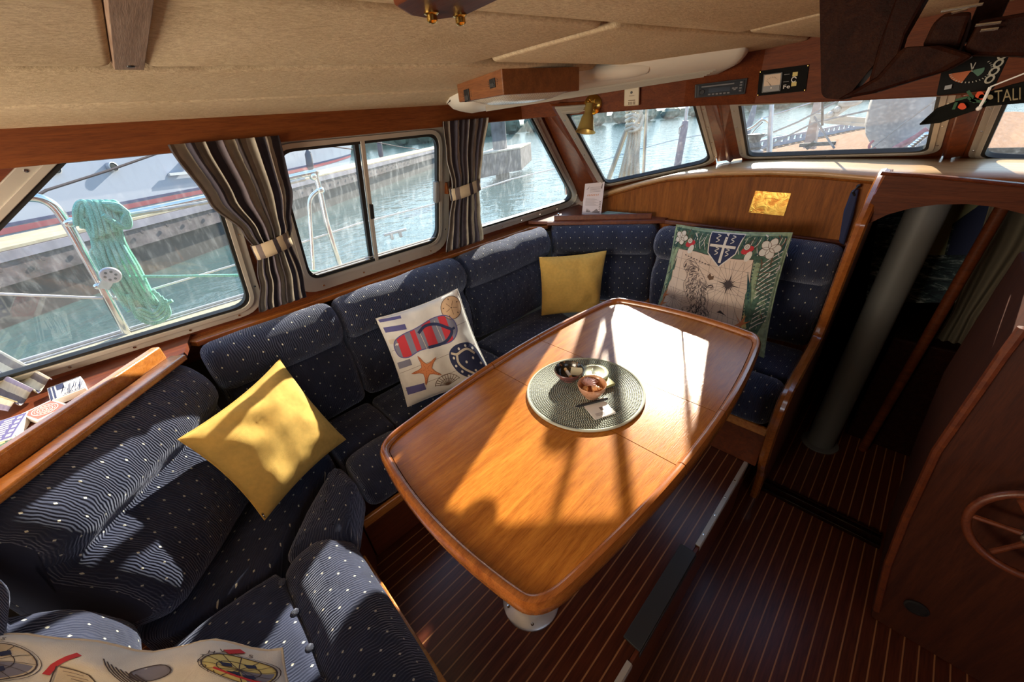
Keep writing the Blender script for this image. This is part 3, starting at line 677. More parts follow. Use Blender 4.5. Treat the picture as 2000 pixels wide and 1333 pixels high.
seat('navy dotted seat cushion on the front bench under the map print pillow', (-1.14, 2.16, 0), (-.155, 2.16, 0), (0, -1, 0), .34, .20, 3.3)
def polycush(name, loop, z0, z1, mat, parent=None, r=.04, uvo=0, uvd=(1, 0), dome=.012):
    """flat cushion with an irregular outline and soft edges"""
    lo = round_poly(loop, .05, 5); de = []
    for i in range(len(lo)):
        a, c = Vector(lo[i]), Vector(lo[(i+1) % len(lo)]); k = max(1, int((c-a).length/.03))
        for j in range(k): de.append(tuple(a+(c-a)*j/k))
    cen = sum((Vector(p) for p in de), Vector((0, 0)))/len(de); n = len(de); rings = []
    ud = Vector(uvd).normalized(); vd = Vector((-ud.y, ud.x))
    for k in range(0, 5):
        t = k/4*math.pi/2; rings.append(([Vector(p)*1.0 for p in off_poly(de, -r*(1-math.sin(t)))], z0+r-r*math.cos(t)))
    for k in range(1, 5):
        t = k/4*math.pi/2; rings.append((off_poly(de, -r*(1-math.cos(t))), z1-r+r*math.sin(t)))
    base = [Vector(p) for p in rings[-1][0]]
    for f in (.85, .65, .45, .25, .1): rings.append(([cen+(p-cen)*f for p in base], z1+dome*(1-f*f)))
    vs = []; uv = []
    for q, z in rings:
        for p in q:
            p = Vector(p); vs.append(Vector((p.x, p.y, z+noise.noise(Vector((p.x*6, p.y*6, uvo)))*.004))); uv.append((p.dot(ud)+uvo, p.dot(vd)+(z1-z if z < z1 else 0)))
    K = len(rings); fs = [(i*n+k, i*n+(k+1) % n, (i+1)*n+(k+1) % n, (i+1)*n+k) for i in range(K-1) for k in range(n)]
    fs.append(tuple(range((K-1)*n, K*n))); fs.append(tuple(reversed(range(n))))
    return MB().add(vs, fs, uv).build(name, mat, parent, angle=70)
o = tag(polycush('seat_cushion', [(-1.63, .16), (-1.37, .15), (-1.195, -.05), (-1.05, -.18), (-1.07, -.42), (-1.16, -.52), (-1.62, -.12)], .247, .425, 'fabric_flat', None, .04, .6, (.66, .75)), 'navy dotted wedge seat cushion in the aft corner below the diagonal backrest', 'cushion', gs)
m = MB(); pr, _ = sample_loop([(0, .27), (0, .37), (.03, .42), (.08, .438), (.13, .42), (.165, .36), (.165, .29), (.13, .25), (.04, .25)], 36)
pa = [Vector((-1.345, .135, 0)), Vector((-1.07, -.135, 0))]; pb = [Vector((-1.165, .165, 0)), Vector((-.985, .03, 0))]
bst = tag(polycush('seat_cushion', [(-1.34, .155), (-1.155, .165), (-.975, .055), (-1.03, -.155), (-1.17, -.03)], .26, .452, 'fabric', None, .055, 1.8, (.66, .75), .006), 'small navy dotted knee-roll cushion between the aft bench and the side bench', 'cushion', gs)
oa_ = seat('navy dotted seat cushion of the aft bench with a rolled front and covered buttons', (-1.045, -.475, 0), (-.45, -.475, 0), (0, 1, 0), .32, .20, 5.2, (0, 0), 5)
# bench bases in mahogany with a teak lip
def base(label, a, b_, n, z1=.24, wd=.40, lip=True):
    a, b_, n = Vector(a), Vector(b_), Vector(n).normalized(); m = MB()
    p = [a, b_, b_-n*wd, a-n*wd]; m.prism([(q.x, q.y, .003) for q in p], (0, 0, z1-.003)); o = m.build('bench_base', 'mahog', bevel=.003, smooth=False)
    tag(o, label, 'bench', 'bench bases around the dinette')
    if lip:
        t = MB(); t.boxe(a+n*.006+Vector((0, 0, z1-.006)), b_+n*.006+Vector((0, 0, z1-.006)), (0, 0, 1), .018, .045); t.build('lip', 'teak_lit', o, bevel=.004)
    return o
base('mahogany base of the side bench, facing the table pedestal', (-1.145, .12, 0), (-1.145, 1.60, 0), (1, 0, 0), .24)
base('mahogany base of the aft bench with a sunlit teak lip along its front edge', (-1.00, .055, 0), (-.44, .055, 0), (0, 1, 0), .24)
base('mahogany base of the front bench beside the companionway', (-1.14, 1.63, 0), (-.150, 1.63, 0), (0, -1, 0), .24)
m = MB(); m.prism([(-1.144, .115, .003), (-1.002, .052, .003), (-1.1, -.2, .003), (-1.4, .0, .003)], (0, 0, .235)); m2 = m.build('bench_base', 'mahog', smooth=False); tag(m2, 'narrow angled mahogany base panel joining the aft bench to the side bench', 'bench', 'bench bases around the dinette')

# ------------------------------------------------------------------ the table
TZ = .742
CX, CY = -.583, .872
HL, HWm, HWe, HLm = .640, .372, .318, .676
def outline(off=0, n=16):
    pts = []
    side = lambda t: HWe+(HWm-HWe)*(1-t*t)   # half width by length
    end = lambda t: HL+(HLm-HL)*(1-t*t)
    cor = .068
    raw = []
    for i in range(n+1): t = -1+2*i/n; raw.append((side(t), t*HL))
    for i in range(1, n): t = 1-2*i/n; raw.append((t*HWe, end(t)))
    for i in range(n+1): t = 1-2*i/n; raw.append((-side(t), t*HL))
    for i in range(1, n): t = -1+2*i/n; raw.append((t*HWe, -end(t)))
    # round the four corners
    out = []; K = len(raw); corner = [0, n, 2*n, 3*n]
    for i in range(K):
        if i in (0, n, n+n, 3*n): pass
        out.append(raw[i])
    cidx = [j for j, p in enumerate(out) if abs(abs(p[0])-HWe) < 1e-6 and abs(abs(p[1])-HL) < 1e-6]
    res = []
    for j, p in enumerate(out):
        if j in cidx:
            P0 = Vector(out[j-1]); P1 = Vector(p); P2 = Vector(out[(j+1) % K]); A = P1+(P0-P1).normalized()*min(cor, (P0-P1).length*.98); B = P1+(P2-P1).normalized()*min(cor, (P2-P1).length*.98)
            for q in range(9): t = q/8; res.append(tuple(A*(1-t)**2+P1*2*t*(1-t)+B*t*t))
        else: res.append(p)
    return off_poly(res, off)
def tp(p, z): return Vector((CX+p[0], CY+p[1], z))
table = thing('dinette_table', 'varnished teak dinette table with bowed sides and a raised fiddle rail', 'table', (CX, CY, 0))
S1, S2 = .995-CY, .728-CY
ol = outline(-.012)
def clip(poly, f):
    out = []
    for i in range(len(poly)):
        a, c = poly[i], poly[(i+1) % len(poly)]; fa, fc = f(a), f(c)
        if fa >= 0: out.append(a)
        if fa*fc < 0: t = fa/(fa-fc); out.append((a[0]+(c[0]-a[0])*t, a[1]+(c[1]-a[1])*t))
    return out
gp = .0012
for f in (lambda p: p[1]-S1-gp, None, lambda p: S2-gp-p[1]):
    q = clip(ol, f) if f else clip(clip(ol, lambda p: S1-gp-p[1]), lambda p: p[1]-S2-gp)
    m = MB(); m.prism([tp(p, TZ-.022) for p in q], (0, 0, .022)); m.build('tabletop', 'teak', table, smooth=False)
m = MB(); m.prism([tp(p, TZ-.036) for p in outline(-.03)], (0, 0, .014)); m.build('under_frame', 'teak_rim', table, smooth=False)
# fiddle rail, cut where the leaves meet
oo = outline(.012); K = len(oo)
def rail(i0, i1, name):
    pr = [(-.008, -.030), (.001, -.027), (.006, -.015), (.004, .004), (-.002, .016), (-.012, .018), (-.020, .012), (-.022, .0), (-.024, -.005)]
    path = [oo[i % K] for i in range(i0, i1+1)]; vs = []; n = len(pr)
    for j, p in enumerate(path):
        p = Vector(p); a = Vector(oo[(i0+j-1) % K]); c = Vector(oo[(i0+j+1) % K]); t = (c-a).normalized(); nr = Vector((t.y, -t.x))
        if nr.dot(p) < 0: nr = -nr
        for d, h in pr: q = p+nr*d; vs.append(tp(q, TZ+h))
    fs = [(j*n+k, j*n+(k+1) % n, (j+1)*n+(k+1) % n, (j+1)*n+k) for j in range(len(path)-1) for k in range(n)]+[tuple(range(n)), tuple(reversed(range((len(path)-1)*n, len(path)*n)))]
    return MB().add(vs, fs).build(name, 'teak_rim', table, angle=50)
def insert_cuts(poly):
    out = []
    for i in range(len(poly)):
        a, c = Vector(poly[i]), Vector(poly[(i+1) % len(poly)]); out.append(tuple(a)); cuts = []
        for s in (S1, S2):
            for e in (-.0016, .0016):
                y = s+e
                if (a.y-y)*(c.y-y) < 0: cuts.append(((y-a.y)/(c.y-a.y), y))
        for t, y in sorted(cuts): out.append(tuple(a.lerp(c, t)))
    return out
oo = insert_cuts(oo); K = len(oo)
cutidx = [i for i, p in enumerate(oo) if any(abs(abs(p[1]-s)-.0016) < 1e-5 for s in (S1, S2))]
cutidx.sort(); segs = []
for j in range(len(cutidx)):
    i0 = cutidx[j]; i1 = cutidx[(j+1) % len(cutidx)]; i1 = i1 if i1 > i0 else i1+K
    if i1-i0 > 1 or Vector(oo[i1 % K]).to_tuple(4) and (Vector(oo[i1 % K])-Vector(oo[i0])).length > .01: rail(i0, i1, 'fiddle_rail')
for yy, nm in ((.452, 'near'), (1.28, 'far')):
    m = MB(); px_ = -.553
    m.lathe((px_, yy, 0), (0, 0, 1), [(.106, 0), (.106, .006), (.101, .011), (.076, .018), (.056, .032), (.040, .05), (.036, .08), (.036, TZ-.06), (.06, TZ-.037)], 40)
    p = m.build('pedestal', 'alu2', table)
    for k in range(5):
        an = k*2*math.pi/5+.5; s = MB(); s.lathe((px_+.089*math.cos(an), yy+.089*math.sin(an), .0135), (0, 0, 1), [(.006, 0), (.006, .003), (.003, .0035), (.003, .001), (0, .001)], 8, False); s.build('screw', 'steel', p)

# ------------------------------------------------------------------ things on the table
def coil_mat():
    m, nt, b = new_mat('coiled_cord')
    tc = N(nt, 'ShaderNodeTexCoord'); sp = N(nt, 'ShaderNodeSeparateXYZ'); L(nt, tc.outputs['UV'], sp.inputs[0])
    def mth(op, a, bb=None):
        n = N(nt, 'ShaderNodeMath', _operation=op)
        for i, v in enumerate((a, bb)):
            if v is None: continue
            if isinstance(v, (int, float)): n.inputs[i].default_value = v
            else: L(nt, v, n.inputs[i])
        return n.outputs[0]
    # u runs along the cord: twisted two-tone strands
    s = mth('SINE', mth('ADD', mth('MULTIPLY', sp.outputs['X'], 900.), mth('MULTIPLY', sp.outputs['Y'], 5.)))
    nz = N(nt, 'ShaderNodeTexNoise', Scale=220., Detail=2.); L(nt, tc.outputs['UV'], nz.inputs['Vector'])
    r = ramp(nt, [(.2, (.06, .07, .062)), (.52, (.44, .46, .38))]); ad = mth('ADD', mth('MULTIPLY', s, .38), nz.outputs['Fac']); L(nt, ad, r.inputs['Fac']); L(nt, r.outputs[0], b.inputs['Base Color'])
    b.inputs['Roughness'].default_value = .8; bumpn(nt, b, s, .0012)
    return m
M['cord'] = coil_mat(); MX, MY, MZ = -.590, .828, TZ+.0005
mr = .192; path = []; tw = 26; per = 46; ln = 0; us = []
for i in range(tw*per+1):
    a = 2*math.pi*i/per; r_ = .004+(mr-.006)*i/(tw*per); p = Vector((MX+r_*math.cos(a), MY+r_*math.sin(a), MZ+.0065)); ln += (p-path[-1]).length if path else 0; us.append(ln); path.append(p)
m = MB(); k = 6; vs = []; uv = []
for i, p in enumerate(path):
    a = 2*math.pi*i/per; o_ = Vector((math.cos(a), math.sin(a), 0))
    for j in range(k+1): t = math.pi*j/k; vs.append(p+o_*math.cos(t)*.0038+Vector((0, 0, math.sin(t)*.0045-.003))); uv.append((us[i], j/k))
m.add(vs, [(i*(k+1)+j, (i+1)*(k+1)+j, (i+1)*(k+1)+j+1, i*(k+1)+j+1) for i in range(len(path)-1) for j in range(k)], uv)
mat_o = m.build('placemat', 'cord', None, weld=False); tag(mat_o, 'round grey-green coiled cord placemat in the middle of the table', 'placemat')
m = MB(); m.lathe((MX, MY, MZ), (0, 0, 1), [(mr-.002, 0), (mr, .003), (mr, .0055), (mr-.01, .006)], 64); m.build('backing', 'black2', mat_o)
m = MB(); m.tube([(MX+(mr+.001)*math.cos(2*math.pi*i/64), MY+(mr+.001)*math.sin(2*math.pi*i/64), MZ+.006) for i in range(64)], .0045, 8, True); m.build('rim_cord', 'cord', mat_o)
MT = MZ+.0105
def bowl(cx, cy, R, h, label, outer, inner, foot=.5):
    m = MB(); t = .0035
    pr = [(R*foot*.9, 0), (R*foot, .0), (R*foot*1.02, .005), (R*.78, h*.35), (R*.93, h*.68), (R, h-.002), (R-.001, h)]
    inn = [(R-t, h-.001), (R*.93-t, h*.68), (R*.78-t, h*.38), (R*.5, h*.2), (R*.2, h*.14), (0, h*.13)]
    m.lathe((cx, cy, MT), (0, 0, 1), pr+[(R-t*.3, h+.001)], 40, False); m.m(1).lathe((cx, cy, MT), (0, 0, 1), [(R-t*.3, h+.001)]+inn, 40, False); m.m(0).lathe((cx, cy, MT), (0, 0, 1), [(0, .001), (R*foot*.9, 0)], 40, False)
    return tag(m.build('bowl', [outer, inner]), label, 'bowl', 'small bowls on the placemat')
def ceramic(name, a, c, d, sc=60.):
    m, nt, b = new_mat(name); tc = N(nt, 'ShaderNodeTexCoord'); v = N(nt, 'ShaderNodeTexVoronoi', Scale=sc); L(nt, tc.outputs['Object'], v.inputs['Vector'])
    r = ramp(nt, [(.15, a), (.3, c), (.5, d)]); L(nt, v.outputs['Distance'], r.inputs['Fac']); L(nt, r.outputs[0], b.inputs['Base Color']); b.inputs['Roughness'].default_value = .25; b.inputs['Coat Weight'].default_value = .5; return m
M['cer1'] = ceramic('terracotta_glaze', (.42, .20, .11), (.50, .27, .17), (.46, .24, .15)); M['cer1i'] = ceramic('terracotta_inner', (.60, .30, .15), (.62, .33, .18), (.56, .28, .14))
M['cer2'] = ceramic('maroon_glaze', (.16, .05, .05), (.20, .07, .065), (.14, .05, .05)); M['cer2i'] = ceramic('patterned_inner', (.30, .14, .05), (.03, .025, .02), (.02, .018, .016), 90.)
b1 = (-.551, .814); b2 = (-.667, .842)
bowl(b1[0], b1[1], .047, .050, 'terracotta bowl of sea shells, nearer the folded paper on the placemat', 'cer1', 'cer1i')
bowl(b2[0], b2[1], .052, .042, 'dark maroon bowl with a patterned inside holding a cork and a paper slip', 'cer2', 'cer2i')
# shells in the near bowl
def spiral_shell(c, ax, Ls, R, mat, label):
    ax = Vector(ax).normalized(); u = ax.orthogonal().normalized(); w_ = ax.cross(u); pts = []; rr = []
    for i in range(60):
        t = i/59; a = t*2*math.pi*4; r0 = R*(1-t)**.9; pts.append(Vector(c)+ax*(Ls*t-Ls*.4)+(u*math.cos(a)+w_*math.sin(a))*r0*.55); rr.append(max(.0008, r0*.55))
    m = MB(); m.tube(pts, rr, 8); return tag(m.build('sea_shell', mat), label, 'shell', 'sea shells in the terracotta bowl')
M['shell1'] = plain('shell_cream', (.72, .50, .30), .4, 0, .5, .35, 120); M['shell2'] = plain('shell_pale', (.80, .62, .48), .35, 0, .5, .3, 90); M['shell3'] = plain('shell_mauve', (.50, .30, .30), .35, 0, .5, .3, 90)
spiral_shell((b1[0]+.012, b1[1]+.012, MT+.030), (.8, .3, .1), .034, .012, 'shell2', 'pale knobbly spiral sea shell lying right of centre in the terracotta bowl')
spiral_shell((b1[0]-.014, b1[1]-.016, MT+.026), (.7, -.7, .2), .036, .012, 'shell1', 'ribbed brown spiral sea shell at the near-left side of the terracotta bowl')
spiral_shell((b1[0]+.016, b1[1]-.014, MT+.024), (-.5, .5, .6), .020, .010, 'shell1', 'small tan turban shell at the near side of the terracotta bowl')
def fan_shell(c, R, tilt, mat, label):
    m = MB(); Rm = Matrix.Rotation(tilt[0], 3, 'Z') @ Matrix.Rotation(tilt[1], 3, 'X')
    def f(a, b_):
        th = math.radians(-75+150*a); r_ = R*b_*(1+.03*math.cos(a*60)); z = R*.35*math.sin(math.pi*b_*.75)*(1-.25*abs(a-.5)*2)+.0006*math.cos(a*60)
        return Vector(c)+Rm @ Vector((r_*math.sin(th), r_*math.cos(th), z))
    m.grid(f, 48, 8); return tag(m.build('sea_shell', mat, thick=.001), label, 'shell', 'sea shells in the terracotta bowl')
fan_shell((b1[0]-.020, b1[1]-.004, MT+.030), .032, (.2, .35), 'shell3', 'mauve fan shell leaning on the far wall of the terracotta bowl')
fan_shell((b1[0]-.004, b1[1]+.018, MT+.032), .020, (1.2, .5), 'shell3', 'small upturned brown fan shell between the spiral shells and the bowl rim')
# cork and slip in the far bowl
m = MB(); a_ = Vector((b2[0]-.022, b2[1]+.006, MT+.030)); c_ = Vector((b2[0]+.022, b2[1]-.014, MT+.020)); dr = (c_-a_).normalized()
m.m(0).tube([a_, a_.lerp(c_, .25)], .0055, 14); m.m(1).tube([a_.lerp(c_, .25), a_.lerp(c_, .8)], .0058, 14); m.m(2).tube([a_.lerp(c_, .8), c_], .0055, 14)
tag(m.build('cork_stopper', [plain('cork', (.72, .42, .16), .8), 'card', plain('cork2', (.66, .32, .08), .7)]), 'wrapped cork-coloured roll lying in the dark maroon bowl', 'stopper')
m = MB(); m.box((b2[0]+.020, b2[1]+.016, MT+.031), (.040, .034, .0012), Matrix.Rotation(.5, 3, 'Z') @ Matrix.Rotation(.35, 3, 'X'))
tag(m.build('paper_slip', plain('slip', (.66, .60, .42), .8)), 'folded cream paper slip tucked in the dark maroon bowl', 'paper')
# round coaster/tin behind the bowls
tcx, tcy = -.606, .905
tin = thing('storage_tin', 'round pale embossed tin behind the two bowls on the placemat', 'tin', (tcx, tcy, MT))
M['tin'] = plain('pale_tin', (.58, .58, .42), .35, .4, .5, .08, 80)
m = MB(); m.lathe((tcx, tcy, MT), (0, 0, 1), [(.046, 0), (.048, .002), (.048, .014)], 48); m.build('body', 'tin', tin)
m = MB(); m.lathe((tcx, tcy, MT+.0145), (0, 0, 1), [(.049, 0), (.050, .001), (.050, .006), (.047, .008), (.044, .0072), (.043, .0078), (.036, .0078), (.035, .007), (0, .007)], 48); ld = m.build('lid', 'tin', tin)
m = MB()
for k in range(24):
    a = k*math.pi/12; m.boxe((tcx+.0375*math.cos(a), tcy+.0375*math.sin(a), MT+.0222), (tcx+.0425*math.cos(a), tcy+.0425*math.sin(a), MT+.0222), (0, 0, 1), .003, .001)
for k in range(7):
    a = k*.9; m.boxe((tcx+.006*k*math.cos(a)*.6, tcy-.012+.004*k, MT+.0218), (tcx+.018*math.cos(a+1), tcy+.016*math.sin(a), MT+.0218), (0, 0, 1), .003, .001)
m.build('embossing', plain('tin_relief', (.42, .43, .30), .4, .4), ld)
m = MB(); m.box((-.556, .885, MT+.006), (.048, .066, .010), Matrix.Rotation(-.35, 3, 'Z')); tag(m.build('match_box', plain('match', (.62, .60, .25), .6), bevel=.001), 'small yellow-green flat box between the round tin and the terracotta bowl', 'box')
R3 = Matrix.Rotation(math.radians(-25), 3, 'Z'); m = MB(); m.box((-.492, .772, MT+.001), (.070, .074, .0008), R3); m.box((-.493, .772, MT+.0022), (.068, .072, .0006), Matrix.Rotation(math.radians(-22), 3, 'Z'))
nc = tag(m.build('note_card', 'card', bevel=.0002), 'small cream note paper lying under the pen tip on the placemat', 'paper')
m = MB(); m.box((-.490, .778, MT+.0028), (.014, .010, .0003), R3)
for k in range(3): m.box((-.482+.004*k, .757-.002*k, MT+.0028), (.030, .0015, .0003), Matrix.Rotation(math.radians(60), 3, 'Z'))
m.build('drawing', 'pink2', nc)
pa_ = Vector((-.556, .729, MT+.005)); pe = Vector((-.497, .826, MT+.009)); pd = (pe-pa_).normalized()
pen = thing('ballpoint_pen', 'black ballpoint pen lying across the note paper', 'pen', tuple(pa_))
m = MB(); m.tube([pa_, pa_+pd*.010, pa_+pd*.014, pa_+pd*.085], [.0012, .0035, .0042, .0045], 12); m.build('barrel', 'black', pen)
m = MB(); m.tube([pa_+pd*.0855, pa_+pd*.112], .0048, 12); cp = m.build('cap', 'black2', pen)
m = MB(); m.boxe(pa_+pd*.075+Vector((0, 0, .0062)), pa_+pd*.110+Vector((0, 0, .0062)), (0, 0, 1), .002, .0012); m.build('clip', 'steel', cp)
m = MB(); m.tube([pa_-pd*.004, pa_], [.0005, .0012], 8); m.build('tip', 'steel', pen)
# ------------------------------------------------------------------ scatter pillows with printed fronts
class Pillow:
    """corners: top-left, top-right, bottom-right, bottom-left of the printed side; nrm points out of it"""
    def __init__(s, c, T=.075, pinch=.07, seed=0, crease=.006):
        s.c = [Vector(p) for p in c]; s.T = T; s.pinch = pinch; s.seed = seed; s.crease = crease; s.wob = 0.
        s.n = (s.c[2]-s.c[0]).cross(s.c[1]-s.c[3]).normalized()
        cen = sum(s.c, Vector())/4
        if s.n.dot(Vector((0, 0, H))-cen) < 0: s.n = -s.n
        s.cen = cen
    def base(s, u, v):
        u2 = u*(1-s.pinch*(1-v*v)); v2 = v*(1-s.pinch*(1-u*u))+s.wob*noise.noise(Vector((u*2.6, 3.1, s.seed)))*(1-u*u*.3); a, b = (u2+1)/2, (v2+1)/2
        return s.c[0].lerp(s.c[1], a).lerp(s.c[3].lerp(s.c[2], a), b)
    def h(s, u, v):
        e = max(0, (1-abs(u)**2.6)*(1-abs(v)**2.6)); t = s.T*e**.5
        rr = math.hypot(abs(u)-1, abs(v)-1)
        w = noise.noise(Vector((u*2.2, v*2.2, s.seed)))*s.crease*2+noise.noise(Vector((u*4, v*4, s.seed+5)))*s.crease*.5
        ed = max(abs(u), abs(v)); w += math.sin(math.atan2(v, u)*9+s.seed+noise.noise(Vector((u*3, v*3, 2)))*3)*s.crease*.7*max(0, ed-.45)
        return t+w*min(1, e*2.5)
    def P(s, u, v, up=0.): return s.base(u, v)+s.n*(s.h(u, v)+up)
    def Q(s, u, v): return s.base(u, v)-s.n*(s.h(u, v)*.85)
    def mesh(s, n=30):
        m = MB(); f = lambda a: math.sin((a*2-1)*math.pi/2*.98)/math.sin(math.pi/2*.98)
        m.m(0).grid(lambda a, b: s.P(f(a), f(b)), n, n); m.grid(lambda a, b: s.Q(f(a), f(b)), n, n); return m
    def poly(s, m, mi, pts, up=.0008, res=.07):
        pts = [Vector((p[0], p[1], 0)) for p in pts]; tr = [tuple(pts[i].copy() for i in t) for t in tessellate_polygon([pts])]
        k = 0
        while tr and k < 200000:
            t = tr.pop(); k += 1; e = [(t[1]-t[0]).length, (t[2]-t[1]).length, (t[0]-t[2]).length]; j = e.index(max(e))
            if e[j] > res:
                a, b, c = t[j], t[(j+1) % 3], t[(j+2) % 3]; mid = (a+b)/2; tr += [(a, mid, c), (mid, b, c)]
            else: m.m(mi).add([s.P(p.x, p.y, up) for p in t], [(0, 1, 2)])
    def line(s, m, mi, pts, w=.006, up=.0012, closed=False):
        pts = [Vector((p[0], p[1])) for p in pts]; de = []
        K = len(pts); rng = K if closed else K-1
        for i in range(rng):
            a, b = pts[i], pts[(i+1) % K]; k = max(1, int((b-a).length/.06))
            for j in range(k): de.append(a.lerp(b, j/k))
        if not closed: de.append(pts[-1])
        n = len(de); vs = []
        for i, p in enumerate(de):
            a = de[i-1] if i or closed else p; b = de[(i+1) % n] if i < n-1 or closed else p; t = (b-a); t = t.normalized() if t.length > 1e-9 else Vector((1, 0)); q = Vector((-t.y, t.x))*w/2
            vs += [s.P(p.x-q.x, p.y-q.y, up), s.P(p.x+q.x, p.y+q.y, up)]
        m.m(mi).add(vs, [(2*i, 2*i+1, 2*((i+1) % n)+1, 2*((i+1) % n)) for i in range(n if closed else n-1)])
    def text(s, m, mi, txt, u, v, size, ang=0, up=.0014):
        vs, fs = text_mesh(txt, size); ca, sa = math.cos(ang), math.sin(ang)
        m.m(mi).add([s.P(u+p.x*ca-p.y*sa, v-(p.x*sa+p.y*ca), up) for p in vs], fs)
def ell(cx, cy, a, b, n=28, rot=0, t0=0, t1=2*math.pi, full=True):
    ca, sa = math.cos(rot), math.sin(rot); o = []
    for i in range(n if full else n+1):
        t = t0+(t1-t0)*i/n; x, y = a*math.cos(t), b*math.sin(t); o.append((cx+x*ca-y*sa, cy+x*sa+y*ca))
    return o
def pillow_thing(name, p, mats, draw, label, parts=None):
    m = p.mesh()
    if draw: draw(p, m)
    root = m.build(name, mats, weld=True, angle=80); tag(root, label, 'pillow', 'scatter pillows on the dinette'); return root
def piping(p, root, mat, r=.0035):
    pts = [p.base(-1+2*i/20, -1) for i in range(20)]+[p.base(1, -1+2*i/20) for i in range(20)]+[p.base(1-2*i/20, 1) for i in range(20)]+[p.base(-1, 1-2*i/20) for i in range(20)]
    m = MB(); m.tube(pts, r, 6, True); m.build('piping', mat, root)
# big yellow, in the aft corner
Y1 = Pillow([Vector((0, 0, H)).lerp(Vector(p), .965) for p in ((-1.575, .155, .825), (-1.405, .229, .440), (-1.215, -.128, .465), (-1.358, -.203, .806))], .075, .09, 1, .009)
def moved(c, d): return [tuple(Vector(p)+Vector(d)) for p in c]
y1 = pillow_thing('scatter_pillow', Y1, ['yellow'], None, 'large mustard yellow pillow standing on one corner in the aft corner, partly sunlit')
piping(Y1, y1, 'yellow', .0028)
zp = Y1.base(-.90, 1.0)+Vector((0, 0, 0)); zc = Y1.base(.80, .985)
zc = Y1.base(1.0, .93)
m = MB(); q = Y1.base(.86, 1.0)+Y1.n*.012; dn_ = Vector((0, 0, -1)); m.lathe(q, (0, 0, -1), [(.003, 0), (.0035, .006), (.002, .009)], 8); m.tube([q+dn_*.009+Vector((math.cos(2*math.pi*i/12)*.004, 0, math.sin(2*math.pi*i/12)*.009-.006)) for i in range(12)], .0014, 6, True)
lab(m.build('zip_pull', 'steel', y1), 'silver zip pull hanging from the lower corner')
Y2 = Pillow([(-1.500, 1.620, .833), (-1.236, 1.94, .827), (-1.236, 1.885, .432), (-1.485, 1.597, .452)], .06, .05, 4, .006)
y2 = pillow_thing('scatter_pillow', Y2, ['yellow'], None, 'smaller mustard yellow pillow propped upright in the far corner of the bench'); piping(Y2, y2, 'yellow', .0028)
